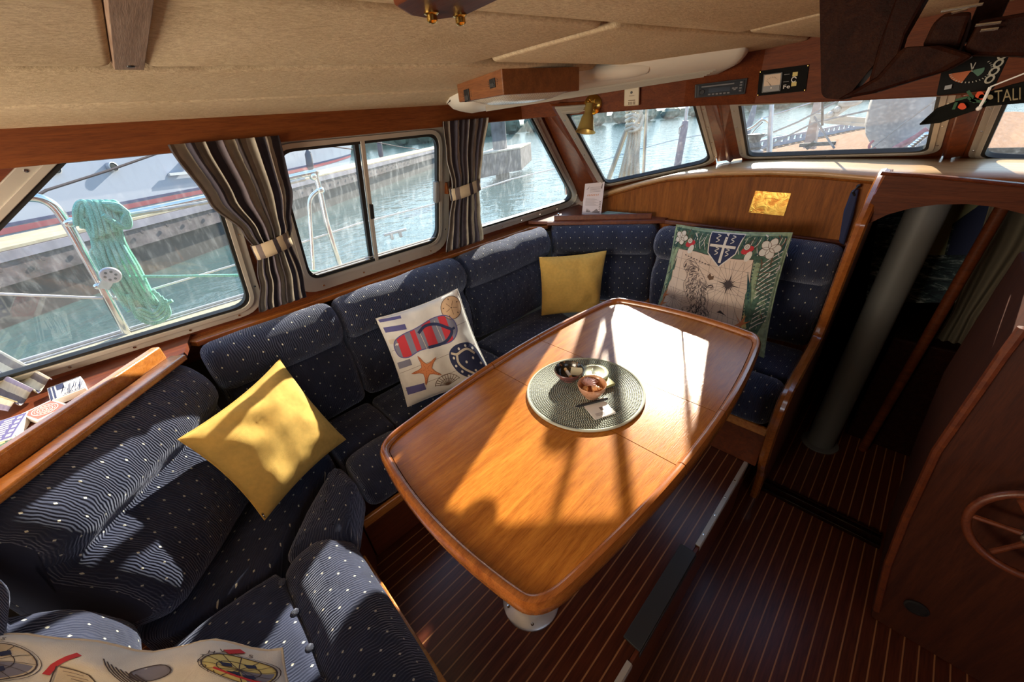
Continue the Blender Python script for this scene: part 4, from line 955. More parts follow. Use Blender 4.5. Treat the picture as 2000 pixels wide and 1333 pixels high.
# flip-flop and starfish print
FFm = ['linen', 'pblue', 'pgrey', 'pred', 'navy', 'psand', 'pbrown', 'porange', 'porange2', 'linen2', 'pink2']
FF = Pillow([(-1.553, .566, .841), (-1.385, .916, .902), (-1.165, .885, .50), (-1.369, .52, .452)], .065, .06, 9, .007)
def draw_ff(p, m):
    # plank seams
    for y in (-.28, .22, .62): p.line(m, 10, [(-.95, y+.03), (.95, y-.04)], .008, .0006)
    # stripes at left edge
    p.poly(m, 1, [(-.97, -.97), (-.45, -.93), (-.45, -.86), (-.95, -.90)]); p.poly(m, 1, [(-.93, -.78), (-.42, -.72), (-.42, -.60), (-.92, -.66)])
    p.poly(m, 1, [(-.92, .58), (-.48, .62), (-.48, .78), (-.92, .75)]); p.poly(m, 2, [(-.93, .02), (-.6, .02), (-.6, .16), (-.93, .16)], .0005); p.poly(m, 9, [(-.93, -.50), (-.6, -.46), (-.6, -.36), (-.93, -.40)], .0005)
    # striped sole, drawn as bands clipped to its outline
    sole = catmull([(-.86, -.22, 0), (-.82, -.02, 0), (-.62, .06, 0), (-.30, .0, 0), (.10, .03, 0), (.45, .04, 0), (.66, -.12, 0), (.68, -.34, 0), (.52, -.52, 0), (.2, -.56, 0), (-.2, -.48, 0), (-.55, -.44, 0), (-.78, -.36, 0)], 4, True)
    so2 = [(v.x, v.y-.08) for v in sole]
    bands = [(-.9, -.74, 2), (-.74, -.52, 3), (-.52, -.38, 2), (-.38, -.26, 3), (-.26, -.08, 2), (-.08, .14, 3), (.14, .34, 2), (.34, .52, 3), (.52, .8, 2)]
    for x0, x1, mi in bands:
        q = clip(clip(so2, lambda t: t[0]-x0), lambda t: x1-t[0])
        if len(q) > 2: p.poly(m, mi, q, .0010)
    p.line(m, 1, so2, .022, .0014, True); p.line(m, 9, [(-.17, -.48), (-.14, -.06)], .012, .0014); p.line(m, 9, [(.24, -.58), (.27, -.10)], .010, .0014)
    p.line(m, 4, [(v.x, v.y) for v in catmull([(-.20, -.44, 0), (.0, -.54, 0), (.25, -.50, 0), (.45, -.36, 0), (.55, -.26, 0), (.45, -.14, 0), (.25, -.06, 0), (-.10, -.08, 0)], 5)], .065, .0018); p.line(m, 4, [(.52, -.27), (.64, -.29)], .05, .0019)
    # sand dollar
    p.poly(m, 5, ell(.72, -.70, .25, .24), .0010); p.line(m, 6, ell(.72, -.70, .25, .24), .014, .0014, True)
    for k in range(5):
        a = k*2*math.pi/5+.3; p.line(m, 6, [(.72+.04*math.cos(a), -.70+.04*math.sin(a)), (.72+.15*math.cos(a), -.70+.15*math.sin(a))], .010, .0015)
        p.line(m, 6, [(.72+.17*math.cos(a+.6), -.70+.17*math.sin(a+.6)), (.72+.205*math.cos(a+.6), -.70+.205*math.sin(a+.6))], .022, .0015)
    p.poly(m, 6, ell(.72, -.70, .018, .018, 10), .0016)
    # starfish
    st = []
    for k in range(10):
        a = math.pi/2+k*math.pi/5+.25; r_ = .36 if k % 2 == 0 else .12; st.append((-.32+r_*math.cos(a), .36-r_*math.sin(a)*.98))
    st2 = [(v.x, v.y) for v in catmull([(x, y, 0) for x, y in st], 3, True)]
    p.poly(m, 7, st2, .0012); p.line(m, 8, st2, .014, .0016, True)
    for k in range(5):
        a = math.pi/2+2*k*math.pi/5+.25
        for j in range(1, 8): r_ = .04*j; p.poly(m, 8, ell(-.32+r_*math.cos(a), .36-r_*math.sin(a), .010, .010, 6), .0018)
    # polka dot sandal
    sd = [(v.x, v.y) for v in catmull([(.26, .40, 0), (.32, .16, 0), (.55, .06, 0), (.85, .12, 0), (.97, .4, 0), (.95, .8, 0), (.62, .88, 0), (.36, .70, 0)], 5, True)]
    p.poly(m, 4, sd, .0012)
    for x, y in ((.36, .32), (.42, .66), (.55, .16), (.72, .14), (.86, .24), (.6, .48), (.78, .44), (.9, .6), (.52, .80), (.34, .5), (.72, .72), (.88, .80)): p.poly(m, 0, ell(x, y, .026, .032, 10), .0016)
    p.line(m, 9, [(v.x, v.y) for v in catmull([(.34, .20, 0), (.46, .26, 0), (.60, .22, 0), (.74, .22, 0), (.86, .36, 0)], 5)], .05, .002); p.line(m, 9, [(v.x, v.y) for v in catmull([(.46, .26, 0), (.42, .44, 0), (.50, .62, 0), (.66, .78, 0)], 5)], .05, .002)
    # scallop
    for k in range(11):
        a = math.radians(200+k*14); p.line(m, 6, [(.02, .86), (.02+.30*math.cos(a), .86+.26*math.sin(a))], .012, .0012)
    p.line(m, 6, ell(.02, .86, .30, .26, 20, 0, math.radians(195), math.radians(345), False), .012, .0013); p.line(m, 6, ell(.02, .86, .18, .16, 16, 0, math.radians(195), math.radians(345), False), .008, .0013)
ffp = pillow_thing('scatter_pillow', FF, FFm, draw_ff, 'white pillow printed with a striped flip-flop, an orange starfish and a sand dollar'); piping(FF, ffp, 'linen', .0035)
# map print
MPm = ['pgreen2', 'pmap', 'pink', 'pink2', 'pgreen', 'pteal', 'navy', 'linen', 'porange', 'pred', 'pbrown', 'pyel']
MP = Pillow([(-.835, 1.965, 1.020), (-.330, 1.955, 1.040), (-.285, 1.875, .460), (-.862, 1.90, .520)], .07, .05, 13, .006)
def draw_map(p, m):
    rnd = random.Random(5)
    # teal border of leaves at right and top, green band along the top
    p.poly(m, 4, [(-.97, -.97), (.96, -.96), (.94, -.55), (-.95, -.60)], .0004)
    p.poly(m, 4, [(.72, -.7), (.97, -.95), (.97, .30), (.80, .9), (.72, .5)], .0005)
    for k in range(15):
        t = k/14; x = .80+.14*t*0; y = -.62+1.1*t
        p.line(m, 7, [(.97, y-.12), (.86, y-.03), (.74, y+.10)], .014, .0012)
        if k % 2: p.line(m, 5, [(.95, y-.02), (.80, y+.12)], .020, .0009)
    for k in range(16):
        x = -.55+.10*k
        p.line(m, 5, [(x, -.95), (x+.02, -.80), (x-.05, -.66)], .020, .0009); p.line(m, 7, [(x+.05, -.94), (x+.03, -.80), (x+.09, -.66)], .008, .0012)
    p.poly(m, 0, [(.60, .0), (.76, -.1), (.80, .95), (.40, .95)], .0007); p.poly(m, 11, [(.60, .35), (.72, .3), (.70, .8), (.52, .9)], .0008)
    # parchment chart
    ch = [(-.80, -.58), (-.42, -.60), (0, -.56), (.36, -.58), (.60, -.60), (.63, -.20), (.61, .1), (.63, .45), (.56, .92), (.0, .94), (-.5, .92), (-.90, .90), (-.86, .3), (-.84, -.2)]
    p.poly(m, 1, ch, .0014); p.line(m, 2, ch, .010, .0018, True)
    for i in range(26): y = -.55+i*.056; p.poly(m, 5, ell(.635, y, .012, .014, 6), .0017)
    for x in [-.68, -.5, -.3, -.1, .1, .3, .48]: p.line(m, 3, [(x, -.55), (x+.02, .9)], .0045, .0020)
    for y in [-.42, -.22, .0, .22, .44, .66, .82]: p.line(m, 3, [(-.82, y), (.60, y+.04)], .0045, .0020)
    def clipr(x0, y0, a, r):
        o = []
        for t in (0, r):
            x = x0+t*math.cos(a); y = y0+t*math.sin(a); o.append((max(-.82, min(.6, x)), max(-.56, min(.9, y))))
        return o
    for k in range(24):
        a = k*math.pi/12+.1; r_ = .9
        while r_ > .1 and not (-.82 < .30+r_*math.cos(a) < .60 and -.55 < -.12+r_*math.sin(a) < .88): r_ -= .03
        p.line(m, 3, clipr(.30, -.12, a, r_), .0045, .0021)
    for k in range(22):
        a = k*math.pi/11; r_ = .28
        while r_ > .05 and not (-.82 < -.68+r_*math.cos(a) < .60): r_ -= .03
        p.line(m, 3, [(-.68+.02*math.cos(a), .42+.02*math.sin(a)), (-.68+r_*math.cos(a), .42+r_*.8*math.sin(a))], .005, .0022)
    for k in range(16):   # compass rose
        a = k*math.pi/8+.1; r_ = .20 if k % 4 == 0 else (.14 if k % 2 == 0 else .10); q = a+math.pi/2
        p.poly(m, 2, [(.30+.022*math.cos(q), -.12+.022*math.sin(q)), (.30+r_*math.cos(a), -.12+r_*math.sin(a)), (.30-.022*math.cos(q), -.12-.022*math.sin(q))], .0026, .2)
    p.line(m, 2, ell(.30, -.12, .045, .045, 14), .008, .0028, True)
    # island: coast and mountain strokes
    coast = [(v.x, v.y) for v in catmull([(-.55, -.42, 0), (-.42, -.44, 0), (-.28, -.30, 0), (-.16, -.16, 0), (-.05, -.02, 0), (.02, -.06, 0), (.06, .02, 0), (-.02, .08, 0), (.02, .26, 0), (.02, .42, 0), (.08, .56, 0), (.06, .74, 0), (.0, .86, 0), (-.14, .84, 0), (-.26, .72, 0), (-.40, .70, 0), (-.44, .58, 0), (-.30, .50, 0), (-.36, .38, 0), (-.46, .22, 0), (-.52, .06, 0), (-.48, -.12, 0), (-.60, -.28, 0)], 4, True)]
    p.line(m, 3, coast, .011, .0024, True)
    def inside(x, y):
        c = False
        for (x1, y1), (x2, y2) in zip(coast, coast[1:]+coast[:1]):
            if (y1 > y) != (y2 > y) and x < (x2-x1)*(y-y1)/(y2-y1)+x1: c = not c
        return c
    k = 0; n_ = 0
    while k < 330 and n_ < 9000:
        n_ += 1; x = rnd.uniform(-.6, .1); y = rnd.uniform(-.44, .86)
        if not inside(x, y): continue
        a = math.atan2(y-(.1+x*1.2), x+.25)+rnd.uniform(-.7, .7); l_ = rnd.uniform(.04, .10); x2, y2 = x+l_*math.cos(a), y+l_*math.sin(a)
        if inside(x2, y2): p.line(m, 3 if k % 3 else 2, [(x, y), ((x+x2)/2+.01, (y+y2)/2-.01), (x2, y2)], rnd.choice((.008, .013, .018)), .0026); k += 1
    p.text(m, 2, 'ANTILLES', -.80, .68, .055, -.12); p.text(m, 2, 'ATLANTIQUE', .12, .68, .052, 0); p.text(m, 3, 'OCEAN', .16, .30, .05, .06)
    for k in range(9): p.line(m, 2, [(-.62+.06*k, -.50+.012*k), (-.585+.06*k, -.495+.012*k)], .016, .0026)
    p.poly(m, 10, [(-.10, -.18), (-.06, -.26), (-.03, -.20), (.02, -.22), (.02, -.15), (-.05, -.12)], .0026); p.poly(m, 2, [(.20, .44), (.26, .38), (.32, .42), (.38, .46), (.30, .44), (.26, .44)], .0026)
    for k in range(120):
        if k % 2: x = rnd.uniform(-.95, .95); y = rnd.uniform(-.95, -.64)
        else: x = rnd.choice((rnd.uniform(.70, .96), rnd.uniform(-.97, -.90))); y = rnd.uniform(-.6, .92)
        a = rnd.uniform(-2.2, -.9); l_ = rnd.uniform(.07, .16); x2 = max(-.98, min(.98, x+l_*math.cos(a))); y2 = max(-.98, min(.95, y+l_*math.sin(a)))
        p.line(m, rnd.choice((5, 5, 10, 7, 0)), [(x, y), ((x+x2)/2+.015, (y+y2)/2), (x2, y2)], rnd.choice((.008, .012, .018)), .0020)
    # shield with a white cross
    sh = [(-.25, -.98), (.33, -.98), (.29, -.66), (.06, -.40), (-.19, -.62)]
    p.poly(m, 6, sh, .0030); p.line(m, 7, sh, .018, .0036, True); p.line(m, 7, [(.05, -.97), (.055, -.47)], .045, .0034); p.line(m, 7, [(-.19, -.76), (.26, -.76)], .045, .0034)
    for cx, cy in ((-.09, -.88), (.17, -.88), (-.05, -.66), (.14, -.66)):
        p.line(m, 7, [(v.x, v.y) for v in catmull([(cx-.03, cy-.07, 0), (cx+.03, cy-.05, 0), (cx-.03, cy-.01, 0), (cx+.03, cy+.02, 0), (cx-.02, cy+.06, 0)], 4)], .013, .0036)
    # flowers, parrots' heads and heliconia
    for cx, cy, s_ in ((-.80, -.80, 1), (.78, -.78, 1.15)):
        for k in range(5): a = k*1.257; p.poly(m, 7, ell(cx+.07*s_*math.cos(a), cy+.07*s_*math.sin(a), .07*s_, .055*s_, 12, a), .0024+k*.0002); p.line(m, 10, ell(cx+.07*s_*math.cos(a), cy+.07*s_*math.sin(a), .07*s_, .055*s_, 12, a), .007, .0036, True)
    for cx, cy in ((-.58, -.72), (.46, -.74)):
        p.poly(m, 9, ell(cx, cy, .10, .06, 14, -.5), .0030); p.poly(m, 7, ell(cx+.04, cy+.10, .05, .09, 12, .3), .0031); p.poly(m, 7, ell(cx-.02, cy-.05, .05, .05, 12), .0034); p.line(m, 10, ell(cx-.02, cy-.05, .05, .05, 12), .008, .0038, True); p.line(m, 10, ell(cx-.02, cy-.05, .02, .02, 8), .007, .004, True)
    for pts, mi in (([(.60, .0), (.64, -.25), (.72, .15), (.76, .60), (.68, .45)], 4), ([(.72, .1), (.84, -.10), (.78, .3), (.76, .6)], 4), ([(.56, -.40), (.66, -.1), (.70, .2), (.62, .0)], 5), ([(-.90, .1), (-.84, -.25), (-.82, .05), (-.90, .35)], 4), ([(-.86, -.1), (-.78, -.45), (-.80, -.15)], 4)): p.poly(m, mi, pts, .0032)
    for cx, cy in ((.62, .50), (.60, .72), (-.90, .45), (-.92, .66)):
        for a, l_ in ((-2.2, .16), (-1.2, .18), (-.5, .16), (2.4, .14), (1.6, .12)):
            if abs(cx+l_*math.cos(a)) > .99: continue
            p.poly(m, 8, [(cx-.015, cy), (cx+l_*math.cos(a), cy+l_*math.sin(a)), (cx+.03, cy+.03)], .0036)
    for k in range(10): x = .52+.04*(k % 5); y = .80+.03*(k//5); p.line(m, 10, [(x, y), (x+.08, y+.12)], .008, .003)
    for k in range(7): p.line(m, 10, [(.70, -.55+.07*k), (.90, -.60+.09*k)], .009, .003)
mpp = pillow_thing('scatter_pillow', MP, MPm, draw_map, 'large pillow printed with an old island map, compass rose and tropical flowers'); piping(MP, mpp, 'pgreen2', .004)
# nautical print, bottom corner of the aft bench
NP = Pillow([onz(-130, 1232, .84), onz(548, 1262, .68), onz(700, 1560, .58), onz(-150, 1590, .72)], .07, .10, 21, .011)
NP.wob = .28
NPm = ['linen', 'pink', 'pink2', 'pyel', 'navy', 'pred', 'linen2', 'pgrey']
def draw_np(p, m):
    def globe(cx, cy, R, mi=6):
        p.poly(m, mi, ell(cx, cy, R, R*.95), .0010); p.poly(m, 7, [(cx, cy)]+ell(cx, cy, R*.92, R*.88, 10, 0, .1, 1.4, False), .0014)
        p.line(m, 1, ell(cx, cy, R, R*.95), .010, .0022, True); p.line(m, 1, ell(cx, cy, R*1.1, R*1.04), .005, .0022, True); p.line(m, 1, ell(cx, cy, R*.55, R*.5), .006, .0020, True)
        for k in range(12): a = k*math.pi/6; p.line(m, 1, [(cx, cy), (cx+R*math.cos(a), cy+R*.95*math.sin(a))], .005, .0020)
        for dx, dy in ((-.5, -.2), (-.3, .3), (.1, -.45), (.05, .35)): p.poly(m, 4, [(cx+R*dx, cy+R*dy), (cx+R*(dx+.3), cy+R*(dy-.12)), (cx+R*(dx+.35), cy+R*(dy+.1)), (cx+R*(dx+.12), cy+R*(dy+.2))], .0024)
        for k, ch in enumerate('NORTHWES'): a = 2.4+k*.35; p.text(m, 1, ch, cx+R*1.16*math.cos(a), cy+R*1.12*math.sin(a), .06, 0)
    globe(-.62, -.62, .26); globe(.78, -.66, .19, 3)
    p.poly(m, 6, [(-.22, -.62), (-.05, -.55), (.05, -.05), (-.3, -.12)], .001); p.line(m, 5, [(-.30, -.50), (-.26, -.62), (-.12, -.80)], .05, .002); p.line(m, 5, [(.70, -.86), (.78, -.94)], .05, .003)
    for k in range(9): p.line(m, 2, [(-.22+.02*k, -.60+.05*k), (-.10+.015*k, -.56+.05*k)], .008, .0018)
    p.line(m, 1, [(-.24, -.62), (-.05, -.54), (.06, -.04), (-.32, -.10)], .009, .002, True); p.line(m, 5, [(.66, -.60), (.95, -.50)], .03, .003)
    p.poly(m, 7, ell(.28, -.66, .12, .10, 16, .5), .001); p.line(m, 1, ell(.28, -.66, .12, .10, 16, .5), .010, .002, True)
    for k in range(8): p.line(m, 1, [(.02+.025*k, -.82+.02*k), (.16+.02*k, -.50+.01*k)], .008, .0022)
    for k in range(7): p.line(m, 1, ell(-.78+.03*k, -.18+.03*k, .035, .05, 10), .009, .002, True)
    for k in range(14): p.line(m, 2, [(.45+.03*k, -.35+.01*k), (.46+.03*k, -.28+.01*k)], .006, .002)
npp = pillow_thing('scatter_pillow', NP, NPm, draw_np, 'white pillow printed with nautical globes and ships, in the near corner of the aft bench'); piping(NP, npp, 'linen2', .003)

# ------------------------------------------------------------------ curtains with their tie-backs
CW = [(0, (.52, .47, .38)), (.13, (.10, .085, .09)), (.25, (.30, .25, .21)), (.33, (.56, .52, .44)), (.44, (.11, .10, .13)), (.60, (.33, .28, .24)), (.67, (.58, .54, .46)), (.74, (.085, .075, .09)), (.86, (.23, .20, .23))]
M['curt'] = stripes_mat('striped_curtain', CW, .155, .22)
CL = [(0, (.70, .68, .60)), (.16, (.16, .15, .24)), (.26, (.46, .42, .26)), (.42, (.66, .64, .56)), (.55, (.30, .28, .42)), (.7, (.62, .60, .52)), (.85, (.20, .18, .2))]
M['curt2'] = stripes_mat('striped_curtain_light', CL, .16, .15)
def curtain(label, X, prof, pleats, depth, seed, mat='curt', tie=None):
    """prof: (z, y_left, y_right) rows from top to bottom; X(z) the hanging plane"""
    z0, z1 = prof[0][0], prof[-1][0]
    def row(z):
        for (za, a, b), (zb, c, d) in zip(prof, prof[1:]):
            if z <= za+1e-9 and z >= zb-1e-9: t = (za-z)/(za-zb); t = t*t*(3-2*t); return a+(c-a)*t, b+(d-b)*t
        return prof[-1][1:]
    def f(u, v):
        z = z0+(z1-z0)*v; a, b = row(z); wd = b-a
        ph = u*pleats*2*math.pi+seed+noise.noise(Vector((u*6, v*1.5, seed)))*1.6
        d = math.sin(ph)*depth*(.45+.55*min(1, wd/.3)); y = a+wd*u+math.cos(ph)*wd/pleats*.10
        hem = math.sin(ph*1.0)*.006 if v > .98 else 0
        bow = -.02*math.sin(math.pi*u)
        return Vector((X(z)+d+bow*0, y, z+hem))
    m = MB(); m.grid(f, pleats*14, 44, lambda u, v: (u*pleats*.036+seed*.1, v*(z0-z1))); o = m.build('curtain', mat, thick=.0015); tag(o, label, 'curtain', 'striped window curtains')
    if tie:
        zt, hh = tie; a, b = row(zt); r1 = (b-a)/2+.008; cy_ = (a+b)/2; xx = X(zt); m = MB()
        def g(u, v): an = 2*math.pi*u; return Vector((xx+math.cos(an)*.036, cy_+math.sin(an)*r1, zt+(v-.5)*hh+math.sin(an)*.012))
        m.grid(g, 40, 3, lambda u, v: (u*.20+.02, v*.05)); t = m.build('tie_back', M['tieb'], o, thick=.002)
    return o
M['tieb'] = stripes_mat('tie_back_cloth', [(0, (.62, .50, .34)), (.28, (.06, .05, .06)), (.40, (.62, .50, .34)), (.55, (.20, .16, .15)), (.7, (.62, .50, .34))], .075, .0)
curtain('brown and cream striped curtain tied back between the rear window and the sliding window', lambda z: -1.535-.20*(1.58-z)/.6*.9, [(1.585, .13, .425), (1.42, .165, .418), (1.30, .225, .385), (1.235, .243, .362), (1.12, .215, .372), (.985, .175, .360)], 7, .016, .3, 'curt', (1.238, .052))
curtain('brown and grey striped curtain tied back between the sliding window and the trapezoid window', lambda z: -1.535-.20*(1.58-z)/.6*.9, [(1.585, 1.085, 1.345), (1.45, 1.10, 1.325), (1.32, 1.135, 1.318), (1.27, 1.14, 1.315), (1.15, 1.12, 1.33), (.975, 1.10, 1.365)], 7, .014, 1.7, 'curt', (1.285, .055))
m = MB(); m.box((-1.69, 1.150, 1.30), (.05, .012, .055)); tag(m.build('curtain_hook', 'beam', bevel=.003), 'small wooden hook on the window post holding the second curtain tie', 'hook')
# the loose hem of a third curtain resting on the aft corner shelf
def hem():
    m = MB()
    A = [onz(-70, 655, 1.06), onz(-80, 790, 1.0)]; B = [onz(106, 750, .975), onz(22, 808, .972)]
    def f(u, v):
        ph = u*2.5*2*math.pi+.6; a = Vector(A[0]).lerp(Vector(A[1]), u); b = Vector(B[0]).lerp(Vector(B[1]), u); p = a.lerp(b, v)
        return p+Vector((math.cos(ph)*.012, math.sin(ph)*.008, (.5+.5*math.sin(ph))*.038*(1-.4*v)))
    m.grid(f, 60, 20, lambda u, v: (u*.32+.1, v)); return tag(m.build('curtain', 'curt2', thick=.002), 'pale sunlit striped curtain hem lying in folds on the aft corner shelf', 'curtain', 'striped window curtains')
hem()

# ------------------------------------------------------------------ playing-card packs on the aft shelf
def pack(pts, z, th, label, top, side, deco):
    """pts: four pixels of the top face; built at height z on the shelf"""
    q = [onz(px, py, z+th) for px, py in pts]; c = sum(q, Vector())/4
    ex = ((q[1]-q[0])+(q[2]-q[3])).normalized(); ey = Vector((-ex.y, ex.x, 0)); lx = ((q[1]-q[0]).length+(q[2]-q[3]).length)/4; ly = ((q[3]-q[0]).length+(q[2]-q[1]).length)/4
    m = MB(); R = Matrix((ex, ey, Vector((0, 0, 1)))).transposed(); m.m(0).box(c-Vector((0, 0, th/2)), (2*lx, 2*ly, th), R)
    o = m.build('card_pack', [side], bevel=.0015, smooth=False); tag(o, label, 'cards', 'packs of playing cards on the aft shelf')
    d = MB(); g = lambda u, v, up=.0006: c+ex*(u*lx)+ey*(v*ly)+Vector((0, 0, up)); deco(d, g); d.build('print', top, o, smooth=False); return o
def rect(d, g, mi, u0, v0, u1, v1, up=.0006): d.m(mi).add([g(u0, v0, up), g(u1, v0, up), g(u1, v1, up), g(u0, v1, up)], [(0, 1, 2, 3)])
def dtext(d, g, mi, t, u, v, s, sy=None, ang=0, up=.0009):
    vs, fs = text_mesh(t, s, .0); sy = sy or 1; ca, sa = math.cos(ang), math.sin(ang); d.m(mi).add([g(u+(p.x*ca-p.y*sa), v+(p.x*sa+p.y*ca)*sy, up) for p in vs], fs)
def deco_r(d, g):
    rect(d, g, 1, -.86, -.82, .86, .82)
    for k in range(5):
        r_ = .72-.14*k; e = ell(0, 0, r_*1.05, r_*.95, 32); e2 = ell(0, 0, (r_-.05)*1.05, (r_-.05)*.95, 32)
        for i in range(32):
            if i % 2 or k % 2 == 0: j = (i+1) % 32; d.m(0).add([g(*e[i], .0010), g(*e[j], .0010), g(*e2[j], .0010), g(*e2[i], .0010)], [(0, 1, 2, 3)])
def deco_w(d, g):
    rect(d, g, 1, -.95, -.9, -.80, .9); rect(d, g, 1, -.72, -.9, -.60, .9); rect(d, g, 1, -.50, .1, -.05, .9); rect(d, g, 1, -.9, .86, .95, .93); rect(d, g, 1, -.3, -.92, .95, -.86)
    for k in range(14): u = -.35+.09*k; d.m(1).add([g(u, -.6+.3*math.sin(k)), g(u+.05, -.55+.3*math.sin(k)), g(u+.22, .2+.4*math.sin(k*1.7)), g(u+.19, .25+.4*math.sin(k*1.7))], [(0, 1, 2, 3)])
    for k in range(9): rect(d, g, 1, -.15+.10*k, -.78+.04*(k % 2), -.08+.10*k, -.62-.05*(k % 3), .0009)
def deco_p(d, g):
    rect(d, g, 1, -.96, -.95, .96, .95, .0004)
    for k in range(5): rect(d, g, 0, .50, -.8+.34*k, .80, -.62+.34*k, .0008)
    for k in range(9): rect(d, g, 0, -.45+.04*(k % 3), -.85+.19*k, .30-.08*(k % 2), -.76+.19*k, .0009)
    for k in range(7): rect(d, g, 0, -.85, -.8+.23*k, -.62-.06*(k % 2), -.68+.23*k, .0009)
def deco_g(d, g):
    rect(d, g, 1, -.96, -.95, .96, .95, .0004); rect(d, g, 2, -.9, .15, .2, .75, .0008)
    for k in range(8): rect(d, g, 0, .4, -.9+.22*k, .9, -.78+.22*k, .0008)
    for k in range(5): rect(d, g, 0, -.8+.2*k, -.7, -.68+.2*k, -.35-.08*(k % 2), .0009)
pack([(96, 757), (163, 733), (160, 760), (93, 787)], .957, .019, 'white and blue illustrated card pack on the aft shelf, closest to the window frame', ['card', 'navy'], 'card', deco_w)
pack([(46, 806), (110, 777), (128, 795), (66, 827)], .957, .019, 'card pack with a red oval pattern lying on the aft shelf', ['card', 'red'], 'card', deco_r)
pack([(-30, 832), (36, 812), (44, 846), (-20, 870)], .957, .021, 'purple and white striped card pack behind the fiddle rail, next to the red one', ['card', 'pblue'], 'card', deco_p)
pack([(-30, 868), (30, 845), (42, 866), (-18, 900)], .957, .017, 'green and yellow card pack at the near end of the aft shelf', ['card', 'pgreen', 'pyel'], 'card', deco_g)

# ------------------------------------------------------------------ menu card and leaflet on the corner shelf
cq = [Vector((-1.56, 2.13, .978)), Vector((-1.425, 2.155, .978)), Vector((-1.435, 2.20, 1.178)), Vector((-1.568, 2.175, 1.165))]
m = MB(); m.prism(cq, (0, .0015, 0)); mc = m.build('greeting_card', plain('card_pinkish', (.66, .54, .52), .7), smooth=False); tag(mc, 'tall pale printed card standing on the far corner shelf', 'card')
d = MB(); cn = (cq[1]-cq[0]).cross(cq[3]-cq[0]).normalized(); cn = -cn if cn.y > 0 else cn
g = lambda u, v, up=.0008: cq[0].lerp(cq[1], u).lerp(cq[3].lerp(cq[2], u), v)+cn*up
for k in range(7): d.m(1).add([g(.18+.09*k, .60), g(.21+.09*k, .60), g(.24+.09*k, .655-.02*(k % 2)), g(.21+.09*k, .655)], [(0, 1, 2, 3)])
for k in range(5): rect(d, g, 0, .3, .72+.035*k, .85, .728+.035*k)
for k in range(9): rect(d, g, 0, .12, .30+.027*k, .8-.1*(k % 3), .306+.027*k)
d.m(0).add([g(.10, .80), g(.2, .86), g(.28, .92), g(.2, .82)], [(0, 1, 2, 3)]); d.m(0).add([g(.85, .82), g(.9, .95), g(.93, .95), g(.92, .8)], [(0, 1, 2, 3)])
for k in range(7): d.m(0).add([g(.9, .10+.05*k), g(.82, .14+.05*k), g(.9, .13+.05*k), g(.98, .15+.05*k)], [(0, 1, 2, 3)])
for k in range(4): d.m(0).add([g(.2+.06*k, .10), g(.24+.05*k, .22-.02*k), g(.27+.06*k, .08)], [(0, 1, 2)])
d.m(0).add([g(.5, .08), g(.75, .2), g(.95, .06)], [(0, 1, 2)]); d.build('print', ['pink2', 'porange'], mc, smooth=False)
m = MB(); m.prism([(-1.43, 2.16, .978), (-1.16, 2.235, .978), (-1.20, 2.262, .978), (-1.44, 2.25, .978)], (0, 0, .008)); lf = m.build('leaflet', plain('leaflet', (.34, .46, .34), .6, noise_amt=.5, nscale=25), smooth=False); tag(lf, 'green folded leaflet lying beside the standing card on the far corner shelf', 'leaflet')
m = MB(); m.box((-1.625, 1.965, .982), (.03, .03, .006)); m.lathe((-1.622, 1.96, .985), (0, 0, 1), [(.004, 0), (.004, .022), (.0055, .024), (.0055, .029), (0, .031)], 10); m.lathe((-1.634, 1.972, .985), (0, 0, 1), [(.004, 0), (.004, .020), (.0055, .022), (.0055, .027), (0, .029)], 10)
tag(m.build('cabinet_catch', 'steel'), 'tiny chrome two-pin catch at the end of the corner shelf rail', 'catch')
# brass plaque on the bulkhead
m = MB(); q = [ony(px, py, PY_-.002) for px, py in ((1476, 373), (1545, 378), (1531, 422), (1462, 415))]; m.prism(q, (0, -.002, 0))
def plaque_mat():
    m_, nt, b = new_mat('engraved_brass'); tc = N(nt, 'ShaderNodeTexCoord'); nz = N(nt, 'ShaderNodeTexNoise', Scale=22., Detail=3., Distortion=2.); L(nt, tc.outputs['Object'], nz.inputs['Vector'])
    r = ramp(nt, [(.35, (.55, .22, .04)), (.6, (.85, .55, .12))]); L(nt, nz.outputs['Fac'], r.inputs['Fac']); L(nt, r.outputs[0], b.inputs['Base Color']); b.inputs['Metallic'].default_value = .8; b.inputs['Roughness'].default_value = .32; bumpn(nt, b, nz.outputs['Fac'], .0012); return m_
pq = m.build('brass_plaque', plaque_mat(), smooth=False); tag(pq, 'small engraved brass plaque screwed to the wood bulkhead above the map pillow', 'plaque')
d = MB(); g = lambda u, v, up=.0026: q[3].lerp(q[2], u).lerp(q[0].lerp(q[1], u), v)+Vector((0, -1, 0))*(up+.0004)
for k in range(9): rect(d, g, 0, .22+.07*k, .55+.05*math.sin(k*2), .235+.07*k, .85-.08*(k % 3)); 
for u in (.28, .45, .62, .78): rect(d, g, 0, u, .40, u+.012, .62); rect(d, g, 0, u, .44, u+.06, .455)
d.build('engraving', 'pbrown', pq, smooth=False)
for u, v in ((.06, .08), (.94, .92)): s = MB(); s.lathe(g(u, v, .002), (0, -1, 0), [(.004, 0), (.003, .0015), (0, .002)], 8, False); s.build('screw', 'brass', pq)

# ------------------------------------------------------------------ on the front beam
def frame_at(px, py):
    p, nn, ex = onbeam(px, py); return p, nn, ex, Vector((0, 0, 1))
def face_g(pts):
    """pixels of a face on the beam (tl, tr, br, bl) -> (u,v)->3D mapper and corners"""
    p, nn, ex, _ = frame_at(sum(a for a, b in pts)/4, sum(b for a, b in pts)/4); q = [onpl(a, b, p, nn) for a, b in pts]
    return q, nn, (lambda u, v, up=0.: q[3].lerp(q[2], u).lerp(q[0].lerp(q[1], u), v)+nn*up)
